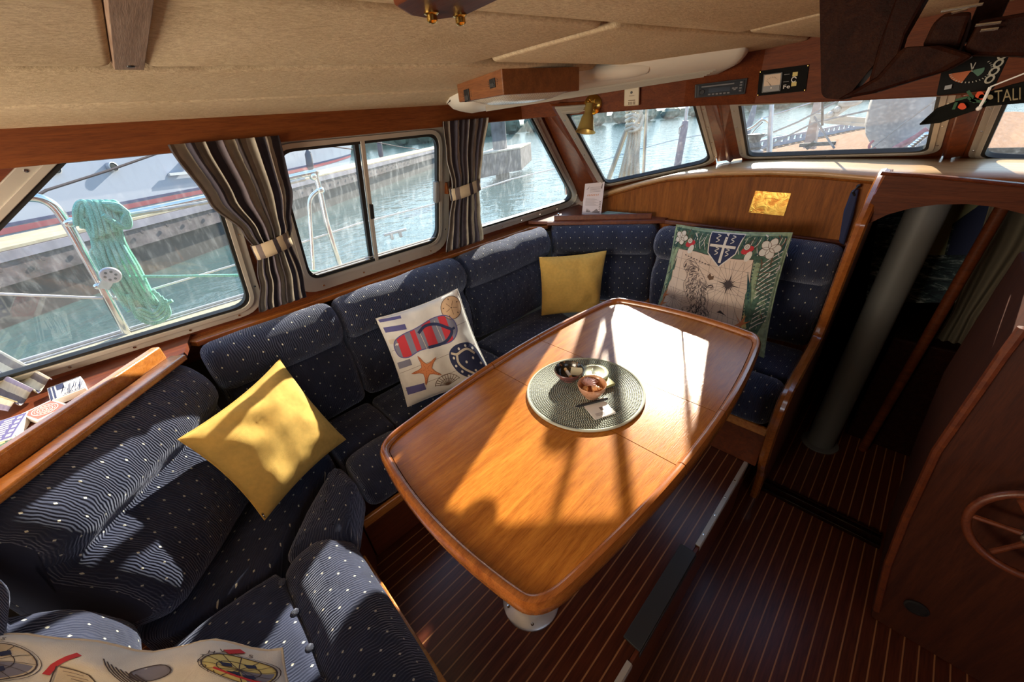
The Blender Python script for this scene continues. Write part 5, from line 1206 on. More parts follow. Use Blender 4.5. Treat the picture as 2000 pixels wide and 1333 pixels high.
# radio
q, nn, g = face_g([(1357, 166), (1459, 153), (1454, 184), (1356, 192)])
rd = thing('car_radio', 'black cassette-style car radio let into the front beam', 'radio', tuple(q[0]))
m = MB(); m.prism([g(0, 0, .001), g(1, 0, .001), g(1, 1, .001), g(0, 1, .001)], nn*.008); m.build('bezel', 'grey_d' if 'grey_d' in M else 'black2', rd, bevel=.002, smooth=False)
m = MB(); m.prism([g(.05, .1, .009), g(.95, .1, .009), g(.95, .9, .009), g(.05, .9, .009)], nn*.005); m.build('face', 'black', rd, bevel=.0015, smooth=False)
m = MB(); m.lathe(g(.13, .38, .014), nn, [(.0095, 0), (.0095, .006), (.008, .008), (0, .008)], 20); m.build('knob', 'black2', rd)
m = MB(); m.prism([g(.12, .72, .014), g(.75, .72, .014), g(.75, .80, .014), g(.12, .80, .014)], nn*.0006); m.build('slot', 'grey', rd, smooth=False)
m = MB(); m.prism([g(.26, .30, .014), g(.68, .30, .014), g(.68, .62, .014), g(.26, .62, .014)], nn*.0012); m.build('display', plain('lcd', (.02, .022, .03), .15), rd, smooth=False)
for i, (u, v) in enumerate([(.74, .45), (.80, .45), (.77, .36), (.88, .78), (.88, .60), (.88, .42), (.88, .24)]+[(.28+.075*k, .17) for k in range(6)]):
    m = MB(); m.prism([g(u-.022, v-.05, .014), g(u+.022, v-.05, .014), g(u+.022, v+.05, .014), g(u-.022, v+.05, .014)], nn*.002); m.build('button', 'grey', rd, smooth=False)
# battery meter panel
q, nn, g = face_g([(1484, 139), (1581, 126), (1574, 178), (1479, 188)])
bp = thing('meter_panel', 'black meter panel with a white dial on the front beam beside the radio', 'gauge', tuple(q[0]))
m = MB(); m.prism([g(0, 0, .001), g(1, 0, .001), g(1, 1, .001), g(0, 1, .001)], nn*.004); m.build('plate', 'matte_black', bp, bevel=.001, smooth=False)
mt_ = MB(); mt_.prism([g(.10, .10, .005), g(.50, .10, .005), g(.50, .84, .005), g(.10, .84, .005)], nn*.006); mm = mt_.build('meter', 'black2', bp, bevel=.001, smooth=False)
m = MB(); m.prism([g(.13, .14, .0115), g(.47, .14, .0115), g(.47, .80, .0115), g(.13, .80, .0115)], nn*.0005); m.m(1).prism([g(.13, .14, .0125), g(.47, .14, .0125), g(.47, .36, .0125), g(.13, .36, .0125)], nn*.0012); m.build('dial', [plain('dial_face', (.60, .45, .33), .5), 'grey'], mm, smooth=False)
d = MB()
for k in range(9): a = math.radians(35+13.75*k); d.m(0).add([g(.30+.13*math.cos(a), .40+.26*math.sin(a), .013), g(.305+.13*math.cos(a), .40+.26*math.sin(a), .013), g(.305+.15*math.cos(a), .40+.31*math.sin(a), .013), g(.30+.15*math.cos(a), .40+.31*math.sin(a), .013)], [(0, 1, 2, 3)])
d.add([g(.30, .32, .0135), g(.31, .33, .0135), g(.19, .58, .0135)], [(0, 1, 2)]);
d.m(1).add([g(*p, .0145) for p in ell(.30, .27, .018, .03, 12)], [tuple(range(12))]); d.build('needle', ['pink', 'card'], mm, smooth=False)
d = MB(); rect(d, g, 0, .70, .62, .80, .78, .0058); rect(d, g, 0, .70, .24, .80, .40, .0058)
e = ell(.74, .50, .055, .11, 20, 0, .3, 5.6, False); e2 = ell(.74, .50, .038, .078, 20, 0, .3, 5.6, False)
for i in range(20): d.m(1).add([g(*e[i], .006), g(*e[i+1], .006), g(*e2[i+1], .006), g(*e2[i], .006)], [(0, 1, 2, 3)])
dtext(d, g, 1, 'Fe', .53, .18, .16, 1.4, 0, .006)
for v in (.72, .44): rect(d, g, 2, .53, v, .64, v+.02, .0058)
d.build('lettering', ['pyel', 'card', 'grey'], bp, smooth=False)
for u, v in ((.02, .04), (.98, .04), (.98, .96), (.02, .96)): s = MB(); s.lathe(g(u, v, .005), nn, [(.003, 0), (.002, .0015), (0, .002)], 8, False); s.build('screw', 'brass', bp)
# gas alarm
q, nn, g = face_g([(1221, 172), (1250, 168), (1249, 206), (1220, 208)])
ga = thing('gas_alarm', 'small cream alarm box with a black button under the front beam trim', 'alarm', tuple(q[0]))
m = MB(); m.prism([g(0, 0, .001), g(1, 0, .001), g(1, 1, .001), g(0, 1, .001)], nn*.022); m.build('case', 'cream', ga, bevel=.004, smooth=False)
m = MB(); m.lathe(g(.48, .70, .023), nn, [(.0052, 0), (.0048, .002), (0, .0022)], 16, False); m.build('push_button', 'black', ga)
d = MB()
for k in range(5): rect(d, g, 0, .30+.10*k, .06, .34+.10*k, .22, .0236)
rect(d, g, 0, .28, .27, .74, .31, .0236); rect(d, g, 0, .34, .52, .68, .54, .0236); d.build('grille', 'pbrown', ga, smooth=False)
# brass spot lamp
p, nn, ex, up = frame_at(1158, 205)
lamp = thing('spot_lamp', 'brass bell-shaped spot lamp on the front beam above the angled window', 'lamp', tuple(p))
m = MB(); m.lathe(p+nn*.001, nn, [(.040, 0), (.041, .004), (.032, .010), (.014, .014), (0, .015)], 28); m.build('wall_plate', 'brass', lamp)
def cage(o, r_, h_, ax):
    m = MB(); 
    return m
kn = p+nn*.070; m = MB(); m.tube([p+nn*.012, p+nn*.04, kn], .007, 10); m.sphere(kn, .014, 14); 
for k in range(6):
    a = k*math.pi/3; u_ = ex*math.cos(a)+up*math.sin(a); m.tube([p+nn*.012+u_*.026, p+nn*.030+u_*.028, kn+u_*.014], .0016, 6)
m.build('joint', 'brass', lamp)
ax = (nn*.30+Vector((0, 0, -1))+ex*(-.10)).normalized(); m = MB()
m.lathe(kn, ax, [(0, -.006), (.016, -.004), (.018, .0), (.018, .034), (.022, .041), (.028, .052), (.034, .080), (.040, .100), (.045, .109), (.0465, .110)], 32, False); m.lathe(kn, ax, [(.045, .1095), (.039, .100), (.033, .080), (.026, .052), (.016, .038), (0, .038)], 32, False)
sh = m.build('lamp_shade', 'brass_dull', lamp); m = MB(); m.sphere(kn+ax*.075, .018, 12); m.build('bulb', plain('bulb', (.8, .75, .6), .3), sh)

# ------------------------------------------------------------------ on the ceiling
def onceil(px, py, off=0.):
    d = ray(px, py); lo, hi = .1, 6.
    f = lambda t: (H+d.z*t)-(cz(d.x*t)-off)
    k = 1/d.length
    a, b_ = .05*k, 8*k
    for _ in range(60):
        mth_ = (a+b_)/2
        if f(mth_) < 0: a = mth_
        else: b_ = mth_
    return Vector((0, 0, H))+d*a
fa, fb, fc = onceil(892, 168, .012), onceil(980, 137, .012), onceil(1132, 133, .012)
def ceiling_light():
    h = .062; A, B, Cc = fa, fb, fc; Dd = A+(Cc-B)*.9
    root = thing('ceiling_light', 'teak-framed box light with two rocker switches under the headliner', 'lamp', tuple((A+Cc)/2))
    low = lambda p: Vector((p.x, p.y, cz(B.x)-.012-h)); hi = lambda p: Vector((p.x, p.y, cz(p.x)-.009))
    cen = (A+B+Cc+Dd)/4
    loop = [A, B, Cc, Dd]; m = MB(); t = .012; n = 4
    inn = [cen+(p-cen)*.86 for p in loop]
    vs = [hi(p) for p in loop]+[low(p) for p in loop]+[low(p) for p in inn]+[Vector((p.x, p.y, low(p).z+.03)) for p in inn]
    fs = []
    for i in range(4): j = (i+1) % 4; fs += [(i, j, 4+j, 4+i), (4+i, 4+j, 8+j, 8+i), (8+i, 8+j, 12+j, 12+i)]
    m.add(vs, fs); m.build('wooden_frame', M['lightbox'], root, bevel=.003, smooth=False)
    def len_m():
        m_, nt, b = new_mat('prismatic_diffuser'); tc = N(nt, 'ShaderNodeTexCoord'); v = N(nt, 'ShaderNodeTexChecker', Scale=260.); L(nt, tc.outputs['Object'], v.inputs['Vector']); r = ramp(nt, [(0, (.45, .40, .33)), (1, (.75, .70, .60))]); L(nt, v.outputs['Fac'], r.inputs['Fac']); L(nt, r.outputs[0], b.inputs['Base Color']); b.inputs['Roughness'].default_value = .2; bumpn(nt, b, v.outputs['Fac'], .004); return m_
    m = MB(); l0 = [low(p)+Vector((0, 0, .002)) for p in inn]; bot = low(cen).z-.012
    def f(u, v): e = (1-(2*u-1)**4)*(1-(2*v-1)**4); p = l0[0].lerp(l0[1], u).lerp(l0[3].lerp(l0[2], u), v); return Vector((p.x, p.y, p.z-.022*e))
    m.grid(f, 20, 24); m.build('diffuser', len_m(), root)
    ez = Vector((0, 0, -1)); ex = (B-A).normalized(); nn_ = Vector((ex.y, -ex.x, 0))
    if nn_.dot(-cen) < 0: nn_ = -nn_
    for u, nm in ((.22, 'switch'), (.80, 'switch')):
        o_ = hi(A).lerp(hi(B), u)+ez*(.038 if u < .5 else .028); m = MB(); hh = .017 if u < .5 else .012; ww = .012
        m.prism([o_-ex*ww+ez*hh, o_+ex*ww+ez*hh, o_+ex*ww-ez*hh, o_-ex*ww-ez*hh], nn_*.004); sw = m.build(nm, 'black', root, bevel=.001, smooth=False)
        m = MB(); m.prism([o_-ex*ww*.7+ez*hh*.8+nn_*.004, o_+ex*ww*.7+ez*hh*.8+nn_*.004, o_+ex*ww*.7+nn_*.004, o_-ex*ww*.7+nn_*.004], nn_*.0025); m.build('rocker', 'black2', sw, bevel=.0006, smooth=False)
        for s_ in (-1, 1):
            d = MB(); o2 = o_+ex*(s_*.019)+nn_*.0012
            for k in range(3): d.boxe(o2+ez*(-.008+.006*k)-ex*.002, o2+ez*(-.006+.006*k)+ex*.002, nn_, .002, .0006)
            d.build('lettering', 'pbrown', root, smooth=False)
M['lightbox'] = wood('lightbox_teak', (.16, .055, .015), (.22, .075, .02), (.27, .10, .028), 'X', 5, .5, .0)
ceiling_light()
# white slatted vent housing along the front beam
va, vb = Vector((-1.50, 1.10, 0)), Vector((-.70, 2.02, 0)); vd = (vb-va).normalized(); vn = Vector((vd.y, -vd.x, 0)); vn = vn if vn.x > 0 else -vn
VL = (vb-va).length; vt = thing('vent_housing', 'long white plastic vent housing tucked between the headliner and front beam', 'vent', tuple(va.lerp(vb, .5)+Vector((0, 0, 1.64))))
def vprof(s):
    """cross-section (inboard distance, drop) with tapered rounded ends"""
    e = min(s, VL-s); k = min(1, (e/.10))**.5 if e < .10 else 1
    return [(-.02, 0), (-.02, .030*k+.004), (0, .052*k+.004), (.05*k, .058*k+.004), (.16*k, .046*k+.004), (.20*k, .030*k), (.21*k+.004, .010), (.21*k+.004, 0)]
m = MB(); NS = 48; vs = []; npf = 8
for i in range(NS+1):
    s = VL*i/NS
    for dd_, hh in vprof(s):
        p = va+vd*s+vn*dd_; vs.append(Vector((p.x, p.y, cz(p.x)-.006-hh)))
m.add(vs, [(i*npf+k, i*npf+k+1, (i+1)*npf+k+1, (i+1)*npf+k) for i in range(NS) for k in range(npf-1)]+[tuple(range(npf)), tuple(reversed(range(NS*npf, (NS+1)*npf)))]); m.build('cover', 'white', vt, bevel=0, angle=60)
m = MB()
for k in range(5):
    t = .055+.022*k; a = va+vd*.16+vn*t; c = vb-vd*.16+vn*t; zz = lambda p: cz(p.x)-.006-.0585-.004+((t-.05)/.11)*.012
    m.boxe((a.x, a.y, zz(a)), (c.x, c.y, zz(c)), (0, 0, 1), .006, .006)
sl_ = m.build('slats', plain('slat_shade', (.45, .42, .36), .5), vt)
m = MB(); ct = va+vd*(VL*.47)+vn*.19; m.lathe((ct.x, ct.y, cz(ct.x)-.018), vd, [(.020, -.05), (.026, -.035), (.028, 0), (.028, .12), (.025, .16), (.018, .2)], 20); m.build('hose_connector', 'white', vt)
# grab rail end with two brass bolts
gr = thing('grab_rail', 'end of a dark varnished grab rail bolted to the headliner', 'handrail', (-.55, .5, 1.68))
def gp_(px, py, z): return onz(px, py, z)
zr = 1.668; q = [gp_(768, 14, zr), gp_(800, 33, zr), gp_(850, 41, zr), gp_(905, 34, zr), gp_(990, -6, zr), gp_(1060, -60, zr), gp_(900, -60, zr)]
m = MB(); m.prism(q, (0, 0, .045)); m.build('rail', 'mahog_h', gr, bevel=.006, seg=3)
for px, py in ((842, 24), (898, 29)):
    c = gp_(px, py, zr); m = MB(); m.lathe(c, (0, 0, -1), [(.0085, -.001), (.0085, .0015), (.006, .003), (.0062, .008), (.004, .010), (0, .0105)], 12); m.build('bolt', 'brass', gr)
# ------------------------------------------------------------------ inside the companionway
m = MB(); m.lathe((.045, 2.46, -.36), (0, 0, 1), [(.095, 0), (.095, .01), (.068, .015), (.068, 1.50)], 40)
tag(m.build('compression_post', plain('painted_mast', (.12, .12, .115), .5)), 'thick grey painted mast post standing inside the companionway', 'post')
q = [ony(px, py, 3.0) for px, py in ((1720, 395), (1935, 395), (1895, 592), (1690, 592))]
def art_mat():
    m_, nt, b = new_mat('sea_print'); tc = N(nt, 'ShaderNodeTexCoord'); mp = N(nt, 'ShaderNodeMapping'); mp.inputs['Scale'].default_value = (9, 1, 26); L(nt, tc.outputs['Object'], mp.inputs[0])
    nz = N(nt, 'ShaderNodeTexNoise', Scale=1., Detail=7., Roughness=.75, Distortion=1.); L(nt, mp.outputs[0], nz.inputs['Vector'])
    r = ramp(nt, [(.40, (.008, .014, .028)), (.52, (.03, .06, .07)), (.60, (.35, .42, .42)), (.7, (.55, .6, .6))]); L(nt, nz.outputs['Fac'], r.inputs['Fac']); L(nt, r.outputs[0], b.inputs['Base Color']); b.inputs['Roughness'].default_value = .8; return m_
m = MB(); m.prism(q, (0, .012, 0)); pc = m.build('wall_hanging', art_mat(), smooth=False); tag(pc, 'dark sea-wave wall hanging with a pale lettered corner, seen inside the forward cabin', 'picture')
d = MB(); g = lambda u, v, up=.002: q[3].lerp(q[2], u).lerp(q[0].lerp(q[1], u), v)+Vector((0, -1, 0))*up
d.m(0).add([g(.30, .50), g(.70, .50), g(.72, .80), g(.92, .98), g(.25, .98)], [(0, 1, 2, 3, 4)]); d.m(1).add([g(.72, .5, .003), g(.99, .5, .003), g(.99, .99, .003), g(.92, .98, .003), g(.74, .80, .003)], [(0, 1, 2, 3, 4)])
dtext(d, g, 2, 's', .52, .84, .16, 1.2, 0, .004); dtext(d, g, 2, 'l', .55, .70, .17, 1.2, 0, .004); dtext(d, g, 2, 'ay', .42, .54, .17, 1.2, 0, .004)
d.build('lettering', [plain('pale_olive', (.40, .42, .24), .8), 'navy', 'pink'], pc, smooth=False)
m = MB(); c0 = ony(1965, 395, 2.55); m.tube([(c0.x, 2.55, 1.2), (c0.x-.02, 2.56, -.36)], .022, 12); tag(m.build('grab_pole', 'mahog_h'), 'slim varnished timber pole at the right of the companionway opening', 'post')
def fc():
    P = [((2010, 380), .10), ((1965, 480), .085), ((1885, 615), .045), ((1845, 690), .06), ((1818, 728), .075)]; pts = [(ony(a[0], a[1], 2.75), w_) for a, w_ in P]
    def f(u, v):
        t = v*(len(pts)-1); i = min(int(t), len(pts)-2); k = t-i; p = pts[i][0].lerp(pts[i+1][0], k); w_ = pts[i][1]*(1-k)+pts[i+1][1]*k
        return p+Vector(((u-.5)*2*w_, math.sin(u*6*math.pi)*.012, 0))
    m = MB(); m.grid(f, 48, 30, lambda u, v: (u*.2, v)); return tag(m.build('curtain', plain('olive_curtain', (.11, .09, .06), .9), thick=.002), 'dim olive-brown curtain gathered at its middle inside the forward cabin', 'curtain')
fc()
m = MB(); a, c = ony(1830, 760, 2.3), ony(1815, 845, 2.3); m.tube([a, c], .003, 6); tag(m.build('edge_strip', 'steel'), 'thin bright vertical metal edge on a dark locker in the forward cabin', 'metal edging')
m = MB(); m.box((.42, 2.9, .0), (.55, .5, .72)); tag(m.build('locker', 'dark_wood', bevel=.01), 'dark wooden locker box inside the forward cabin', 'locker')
c = ony(1845, 965, 1.95); m = MB(); m.tube([c+Vector((x, 0, z)) for x, z in ((-.03, -.03), (-.03, .015), (-.02, .025), (.02, .028), (.03, .02), (.03, -.03))], .004, 8); m.box(c+Vector((0, .01, -.035)), (.08, .012, .02))
tag(m.build('door_latch', 'steel', bevel=.001), 'shiny steel latch low at the right side of the companionway opening', 'latch')
# ------------------------------------------------------------------ helm console and wheel
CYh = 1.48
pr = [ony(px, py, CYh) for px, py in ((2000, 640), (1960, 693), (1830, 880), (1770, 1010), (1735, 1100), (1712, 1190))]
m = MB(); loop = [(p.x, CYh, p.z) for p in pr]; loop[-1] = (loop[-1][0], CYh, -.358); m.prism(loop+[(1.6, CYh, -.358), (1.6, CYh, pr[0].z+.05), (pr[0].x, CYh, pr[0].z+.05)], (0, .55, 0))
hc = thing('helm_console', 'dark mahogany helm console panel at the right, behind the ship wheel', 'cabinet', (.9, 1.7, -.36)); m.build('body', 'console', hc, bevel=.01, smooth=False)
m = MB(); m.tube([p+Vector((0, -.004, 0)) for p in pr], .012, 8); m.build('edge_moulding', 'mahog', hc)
c = ony(1790, 1188, CYh-.003); m = MB(); m.lathe(c, (0, -1, 0), [(.034, 0), (.034, .004), (.028, .006), (.027, .003), (0, .003)], 24); m.build('vent_ring', 'black', hc)
WY = 1.36; wc = ony(2035, 1055, WY); WR = (ony(1888, 1010, WY)-wc).length
wh = thing('ship_wheel', 'varnished wooden steering wheel in front of the helm console', 'steering wheel', tuple(wc))
m = MB(); m.tube([wc+Vector((math.cos(2*math.pi*i/64)*WR, math.sin(2*math.pi*i/64)*.02, math.sin(2*math.pi*i/64)*WR)) for i in range(64)], .011, 10, True); m.build('rim', 'mahog', wh)
for k in range(6):
    a = k*math.pi/3+.12; m = MB(); m.tube([wc+Vector((math.cos(a)*r_, 0, math.sin(a)*r_)) for r_ in (.03, WR*.5, WR-.008)], [.009, .007, .008], 8); m.build('spoke', 'mahog', wh)
m = MB(); m.lathe(wc+Vector((0, -.02, 0)), (0, 1, 0), [(.02, 0), (.035, .008), (.035, .035), (.018, .045), (.015, .118)], 24); m.build('hub', 'steel', wh)
# ------------------------------------------------------------------ overhead helm housing, dial panel, pennant (top right)
OY = .80
def op(px, py, y=OY): return ony(px, py, y)
oh = thing('overhead_console', 'dark varnished overhead helm housing with open compartments, hanging at upper right', 'cabinet', (.0, .8, 1.6))
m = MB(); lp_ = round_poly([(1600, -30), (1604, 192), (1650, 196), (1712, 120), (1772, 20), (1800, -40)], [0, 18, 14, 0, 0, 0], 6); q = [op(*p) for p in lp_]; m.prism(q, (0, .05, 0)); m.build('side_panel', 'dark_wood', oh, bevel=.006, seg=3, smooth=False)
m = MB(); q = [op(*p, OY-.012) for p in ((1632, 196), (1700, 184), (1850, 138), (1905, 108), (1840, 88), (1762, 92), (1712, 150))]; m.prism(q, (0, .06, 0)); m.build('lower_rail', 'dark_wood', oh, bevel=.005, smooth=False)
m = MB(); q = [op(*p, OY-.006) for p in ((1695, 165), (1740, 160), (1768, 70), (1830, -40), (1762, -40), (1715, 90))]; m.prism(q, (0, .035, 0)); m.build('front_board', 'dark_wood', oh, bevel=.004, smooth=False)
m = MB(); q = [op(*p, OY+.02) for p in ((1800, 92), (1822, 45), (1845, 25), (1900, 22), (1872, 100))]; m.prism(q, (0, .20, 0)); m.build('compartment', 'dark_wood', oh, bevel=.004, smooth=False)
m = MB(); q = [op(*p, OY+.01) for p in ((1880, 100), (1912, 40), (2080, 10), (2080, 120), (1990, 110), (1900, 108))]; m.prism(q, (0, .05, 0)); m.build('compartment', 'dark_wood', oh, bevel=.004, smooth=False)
for x0, y0, x1, y1 in ((1838, 22, 1920, 8), (1858, 26, 1890, 18), (1905, 50, 1955, 44), (1915, 60, 1950, 56)):
    m = MB(); m.tube([op(x0, y0, OY-.005), op(x1, y1, OY-.005)], .0016, 6); m.build('trim_wire', 'steel', oh)
m = MB(); q = [op(*p, OY+.10) for p in ((1772, 30), (1900, -40), (2080, -60), (2080, 60), (1905, 90), (1800, 95))]
# wind dial panel
DY = .95
dp = thing('wind_dial', 'dim wind-angle dial panel with red and green sectors and a column of oval marks', 'gauge', tuple(op(1890, 130, DY)))
q = [op(*p, DY) for p in ((1848, 96), (1990, 70), (1940, 176), (1828, 188))]; m = MB(); m.prism(q, (0, .02, 0)); m.build('plate', 'matte_black', dp, bevel=.003, smooth=False)
def dg(px, py, up=.002): p = op(px, py, DY); return p+Vector((0, -up, 0))
d = MB(); cx, cy = 1897, 138
sec = lambda t0, t1, r0=1.: [dg(cx, cy)]+[dg(cx+44*math.cos(t), cy+24*math.sin(t)-6*math.cos(t)) for t in [t0+(t1-t0)*i/10 for i in range(11)]]
s1 = sec(math.radians(115), math.radians(178)); s2 = sec(math.radians(-8), math.radians(62))
d.m(0).add(s1, [tuple(range(len(s1)))]); s2 = [dg(cx, cy)]+[dg(cx+26*math.cos(t), cy+15*math.sin(t)-4*math.cos(t)) for t in [math.radians(-8+70*i/10) for i in range(11)]]; d.m(1).add(s2, [tuple(range(len(s2)))])
for k in range(22):
    t = math.radians(-35+10*k); f_ = lambda r_, o=0: dg(cx+r_*math.cos(t+o), cy+r_*.56*math.sin(t+o)-r_*.14*math.cos(t+o), .003); d.m(2).add([f_(38), f_(43), f_(43, .04), f_(38, .05)], [(0, 1, 2, 3)])
d.m(2).add([dg(cx-2, cy-14, .004), dg(cx+1, cy-14, .004), dg(cx+3, cy+2, .004), dg(cx+1, cy+2, .004)], [(0, 1, 2, 3)]); d.add([dg(cx+8, cy-16, .004), dg(cx+10, cy-16, .004), dg(cx+1, cy+2, .004), dg(cx-1, cy+2, .004)], [(0, 1, 2, 3)])
d.build('dial', ['porange2', plain('dial_green', (.03, .10, .06), .6), plain('dial_marks', (.35, .33, .28), .6)], dp, smooth=False)
for k in range(5):
    x, y = 1967-8.5*k, 93+15.5*k; m = MB(); e = [dg(x+9*math.cos(a)*(1 if k % 2 else .95), y+6*math.sin(a)-4*math.cos(a), .003) for a in [2*math.pi*i/16 for i in range(16)]]; m.tube(e, .0012, 6, True); m.build('oval_mark', plain('mark', (.36, .34, .28), .6), dp)
m = MB(); q = [dg(*p, .003) for p in ((1846, 168), (1860, 165), (1858, 173), (1844, 176))]; m.prism(q, (0, -.001, 0)); m.build('button', 'grey', dp, smooth=False)
m = MB(); tpd = op(1890, 120, DY); m.box((tpd.x, DY+.06, 1.66), (.03, .06, .13)); m.build('bracket', 'dark_wood', dp, bevel=.003, smooth=False)
# pennant
def pen_():
    BY = .90; up_ = [(1797, 243), (1830, 212), (1880, 194), (1930, 180), (1975, 166), (2080, 140)]; lo_ = [(1797, 243), (1835, 240), (1880, 224), (1930, 207), (1975, 203), (2080, 196)]
    m = MB(); NN = 40
    def f(u, v):
        t = u*(len(up_)-1); i = min(int(t), len(up_)-2); k = t-i; a = Vector(up_[i]).lerp(Vector(up_[i+1]), k); b = Vector(lo_[i]).lerp(Vector(lo_[i+1]), k); p = a.lerp(b, v); return ony(p.x, p.y, BY+.006*math.sin(u*9)+.004*math.sin(v*3))
    m.grid(f, 40, 6); o = m.build('pennant', plain('pennant_black', (.008, .008, .007), .9, 0, .05), thick=.002); tag(o, 'black cloth pennant with red flowers and pale lettering reading TALI, hanging at upper right', 'pennant')
    d = MB(); g = lambda px, py: ony(px, py, BY-.010)
    for cx, cy, r_ in ((1879, 208, 8), (1914, 186, 9), (1918, 190, 7)): e = [g(cx+r_*math.cos(a)*(1+.15*math.sin(3*a)), cy+r_*.8*math.sin(a)) for a in [2*math.pi*i/14 for i in range(14)]]; d.m(0).add(e, [tuple(range(14))])
    for x0, y0, x1, y1 in ((1866, 196, 1890, 190), (1890, 190, 1905, 200), (1862, 214, 1868, 200), (1890, 178, 1900, 192), (1895, 196, 1925, 200)): a, b = g(x0, y0), g(x1, y1); d.m(1).boxe(a, b, (0, -1, 0), .003, .001)
    e = [g(1934+6*math.cos(a), 190+5*math.sin(a)) for a in [2*math.pi*i/12 for i in range(12)]]; d.m(2).add(e, [tuple(range(12))])
    vs, fs = text_mesh('TALI', 34.); d.m(2).add([g(1942+p.x*.78, 201-p.y*1.0-p.x*.10) for p in vs], fs)
    d.build('print', [plain('pen_red', (.55, .06, .015), .8), plain('pen_green', (.02, .07, .03), .8), plain('pen_gold', (.22, .17, .09), .8)], o, smooth=False)
    m = MB(); m.tube([g(1934, 170), g(1922, 195), g(1912, 212)], .0018, 6); m.sphere(g(1912, 212), .003, 8); m.build('cord', 'card', o); m = MB(); m.tube([g(1934, 170), g(2010, 140), g(2090, 110)], .001, 6); m.build('hanging_string', 'card', o)
pen_()
m = MB(); q = [ony(px, py, 2.26) for px, py in ((1665, 370), (1679, 368), (1668, 420), (1650, 478), (1640, 470), (1650, 410))]; m.prism(q, (0, -.03, 0)); fb_ = m.build('hanging_bag', 'navy', bevel=.008); tag(fb_, 'dark navy folded item hanging on a hook beside the companionway post', 'bag')
m = MB(); h0 = ony(1677, 364, 2.25); m.tube([h0+Vector((0, .02, 0)), h0+Vector((0, -.015, 0)), h0+Vector((-.01, -.03, -.02)), h0+Vector((0, -.02, -.035))], .004, 8); m.sphere(h0, .008, 8); tag(m.build('coat_hook', 'black'), 'small dark coat hook on the bulkhead next to the companionway', 'hook')

# ------------------------------------------------------------------ outside: deck, rails, rope, dock, boats, water
M['deck'] = plain('non_skid_deck', (.34, .31, .22), .8, 0, .4, .35, 260, 0, .0015, 300)
M['gel'] = plain('white_gelcoat', (.50, .51, .53), .25, 0, .5, .03, 3)
M['teakdeck'] = wood('weathered_teak_deck', (.20, .095, .045), (.27, .13, .065), (.33, .17, .09), 'Y', 6, .85, 0); lowspec(M['teakdeck'], .05)
deckp = [(-2.47, -1.9), (-2.46, -.66), (-2.44, .25), (-2.40, 1.0), (-2.32, 1.9), (-2.12, 2.9), (-1.82, 3.9), (-1.45, 5.2), (-1.0, 7.4), (-.4, 9.6)]
m = MB(); lo_ = [(x, y, .86+.015*max(0, y)) for x, y in deckp]
vs = []; 
for x, y, z in lo_: vs += [Vector((x, y, z)), Vector((-1.86 if y < 2.4 else min(-.2, x+.6), y, z+.01))]
m.add(vs, [(2*i, 2*i+1, 2*i+3, 2*i+2) for i in range(len(lo_)-1)]); m.add([v-Vector((0, 0, .05)) for v in vs], [(2*i, 2*i+2, 2*i+3, 2*i+1) for i in range(len(lo_)-1)])
dk = m.build('side_deck', 'deck', weld=False); tag(dk, 'beige speckled side deck of the boat, running forward outside the windows', 'deck')
m = MB(); m.tube([Vector(p)+Vector((.012, 0, .006)) for p in lo_], .009, 8); m.tube([Vector(p)+Vector((.05, 0, .003)) for p in lo_], .005, 6); m.build('toe_rail', 'gel', dk)
m = MB(); fd = [(-1.46, 4.6), (-1.36, 5.4), (-.95, 7.4), (-.35, 9.6), (.6, 9.6), (1.2, 6), (1.2, 3.0), (-1.0, 3.0)]; m.prism([(x, y, 1.04) for x, y in fd], (0, 0, .02)); fo = m.build('foredeck', 'teakdeck', smooth=False); tag(fo, 'teak-planked foredeck seen through the middle front window', 'deck')
m = MB(); fr_ = [Vector((x, y, 1.06)) for x, y in fd[:4]]
for a, c in zip(fr_, fr_[1:]):
    k = int((c-a).length/.14)
    for j in range(k): p0 = a.lerp(c, j/k); p1 = a.lerp(c, (j+.55)/k); m.boxe(p0+Vector((0, 0, .05)), p1+Vector((0, 0, .05)), (0, 0, 1), .012, .05)
    m.boxe(a+Vector((0, 0, .012)), c+Vector((0, 0, .012)), (0, 0, 1), .014, .05); m.boxe(a+Vector((0, 0, .085)), c+Vector((0, 0, .085)), (0, 0, 1), .02, .02)
m.build('slotted_toe_rail', plain('toe_rail_grey', (.22, .24, .32), .5), fo)
m = MB(); m.prism([(-.2+x, 3.0+y, 1.065) for x, y in ((-1.0, .6), (.9, .6), (.9, 1.0), (-1.0, 1.05))], (0, 0, .012)); m.build('deck_seam', 'gel', fo)
# stainless gate rail beside the rear window
def onX(px, py, x=-2.40): return onx(px, py, x)
gt = thing('boarding_rail', 'polished stainless boarding rail on the side deck outside the rear window', 'rail', (-2.4, .2, .88))
pts = [onX(-60, 395), onX(45, 385), onX(95, 395), onX(128, 432), onX(175, 515), onX(254, 662)]
m = MB(); m.tube(catmull(pts, 6), .017, 12); m.build('hoop', 'steel', gt)
m = MB(); m.tube(catmull([onX(134, 432), onX(200, 428), onX(400, 388), onX(600, 340), onX(618, 348), onX(640, 440), onX(669, 532)], 6), .015, 12); m.build('top_rail', 'steel', gt)
m = MB(); m.tube(catmull([onX(135, 437, -2.37), onX(400, 396, -2.37), onX(596, 350, -2.37)], 4), .009, 8); m.build('lower_tube', 'brass_dull' if False else 'alu', gt)
m = MB(); m.tube(catmull([onX(622, 372), onX(606, 390), onX(606, 430), onX(613, 535)], 6), .011, 10); m.build('brace', 'steel', gt)
for px, py in ((135, 436), (200, 425), (612, 345), (626, 372)): m = MB(); m.sphere(onX(px, py), .022, 10); m.build('clamp', 'steel', gt)
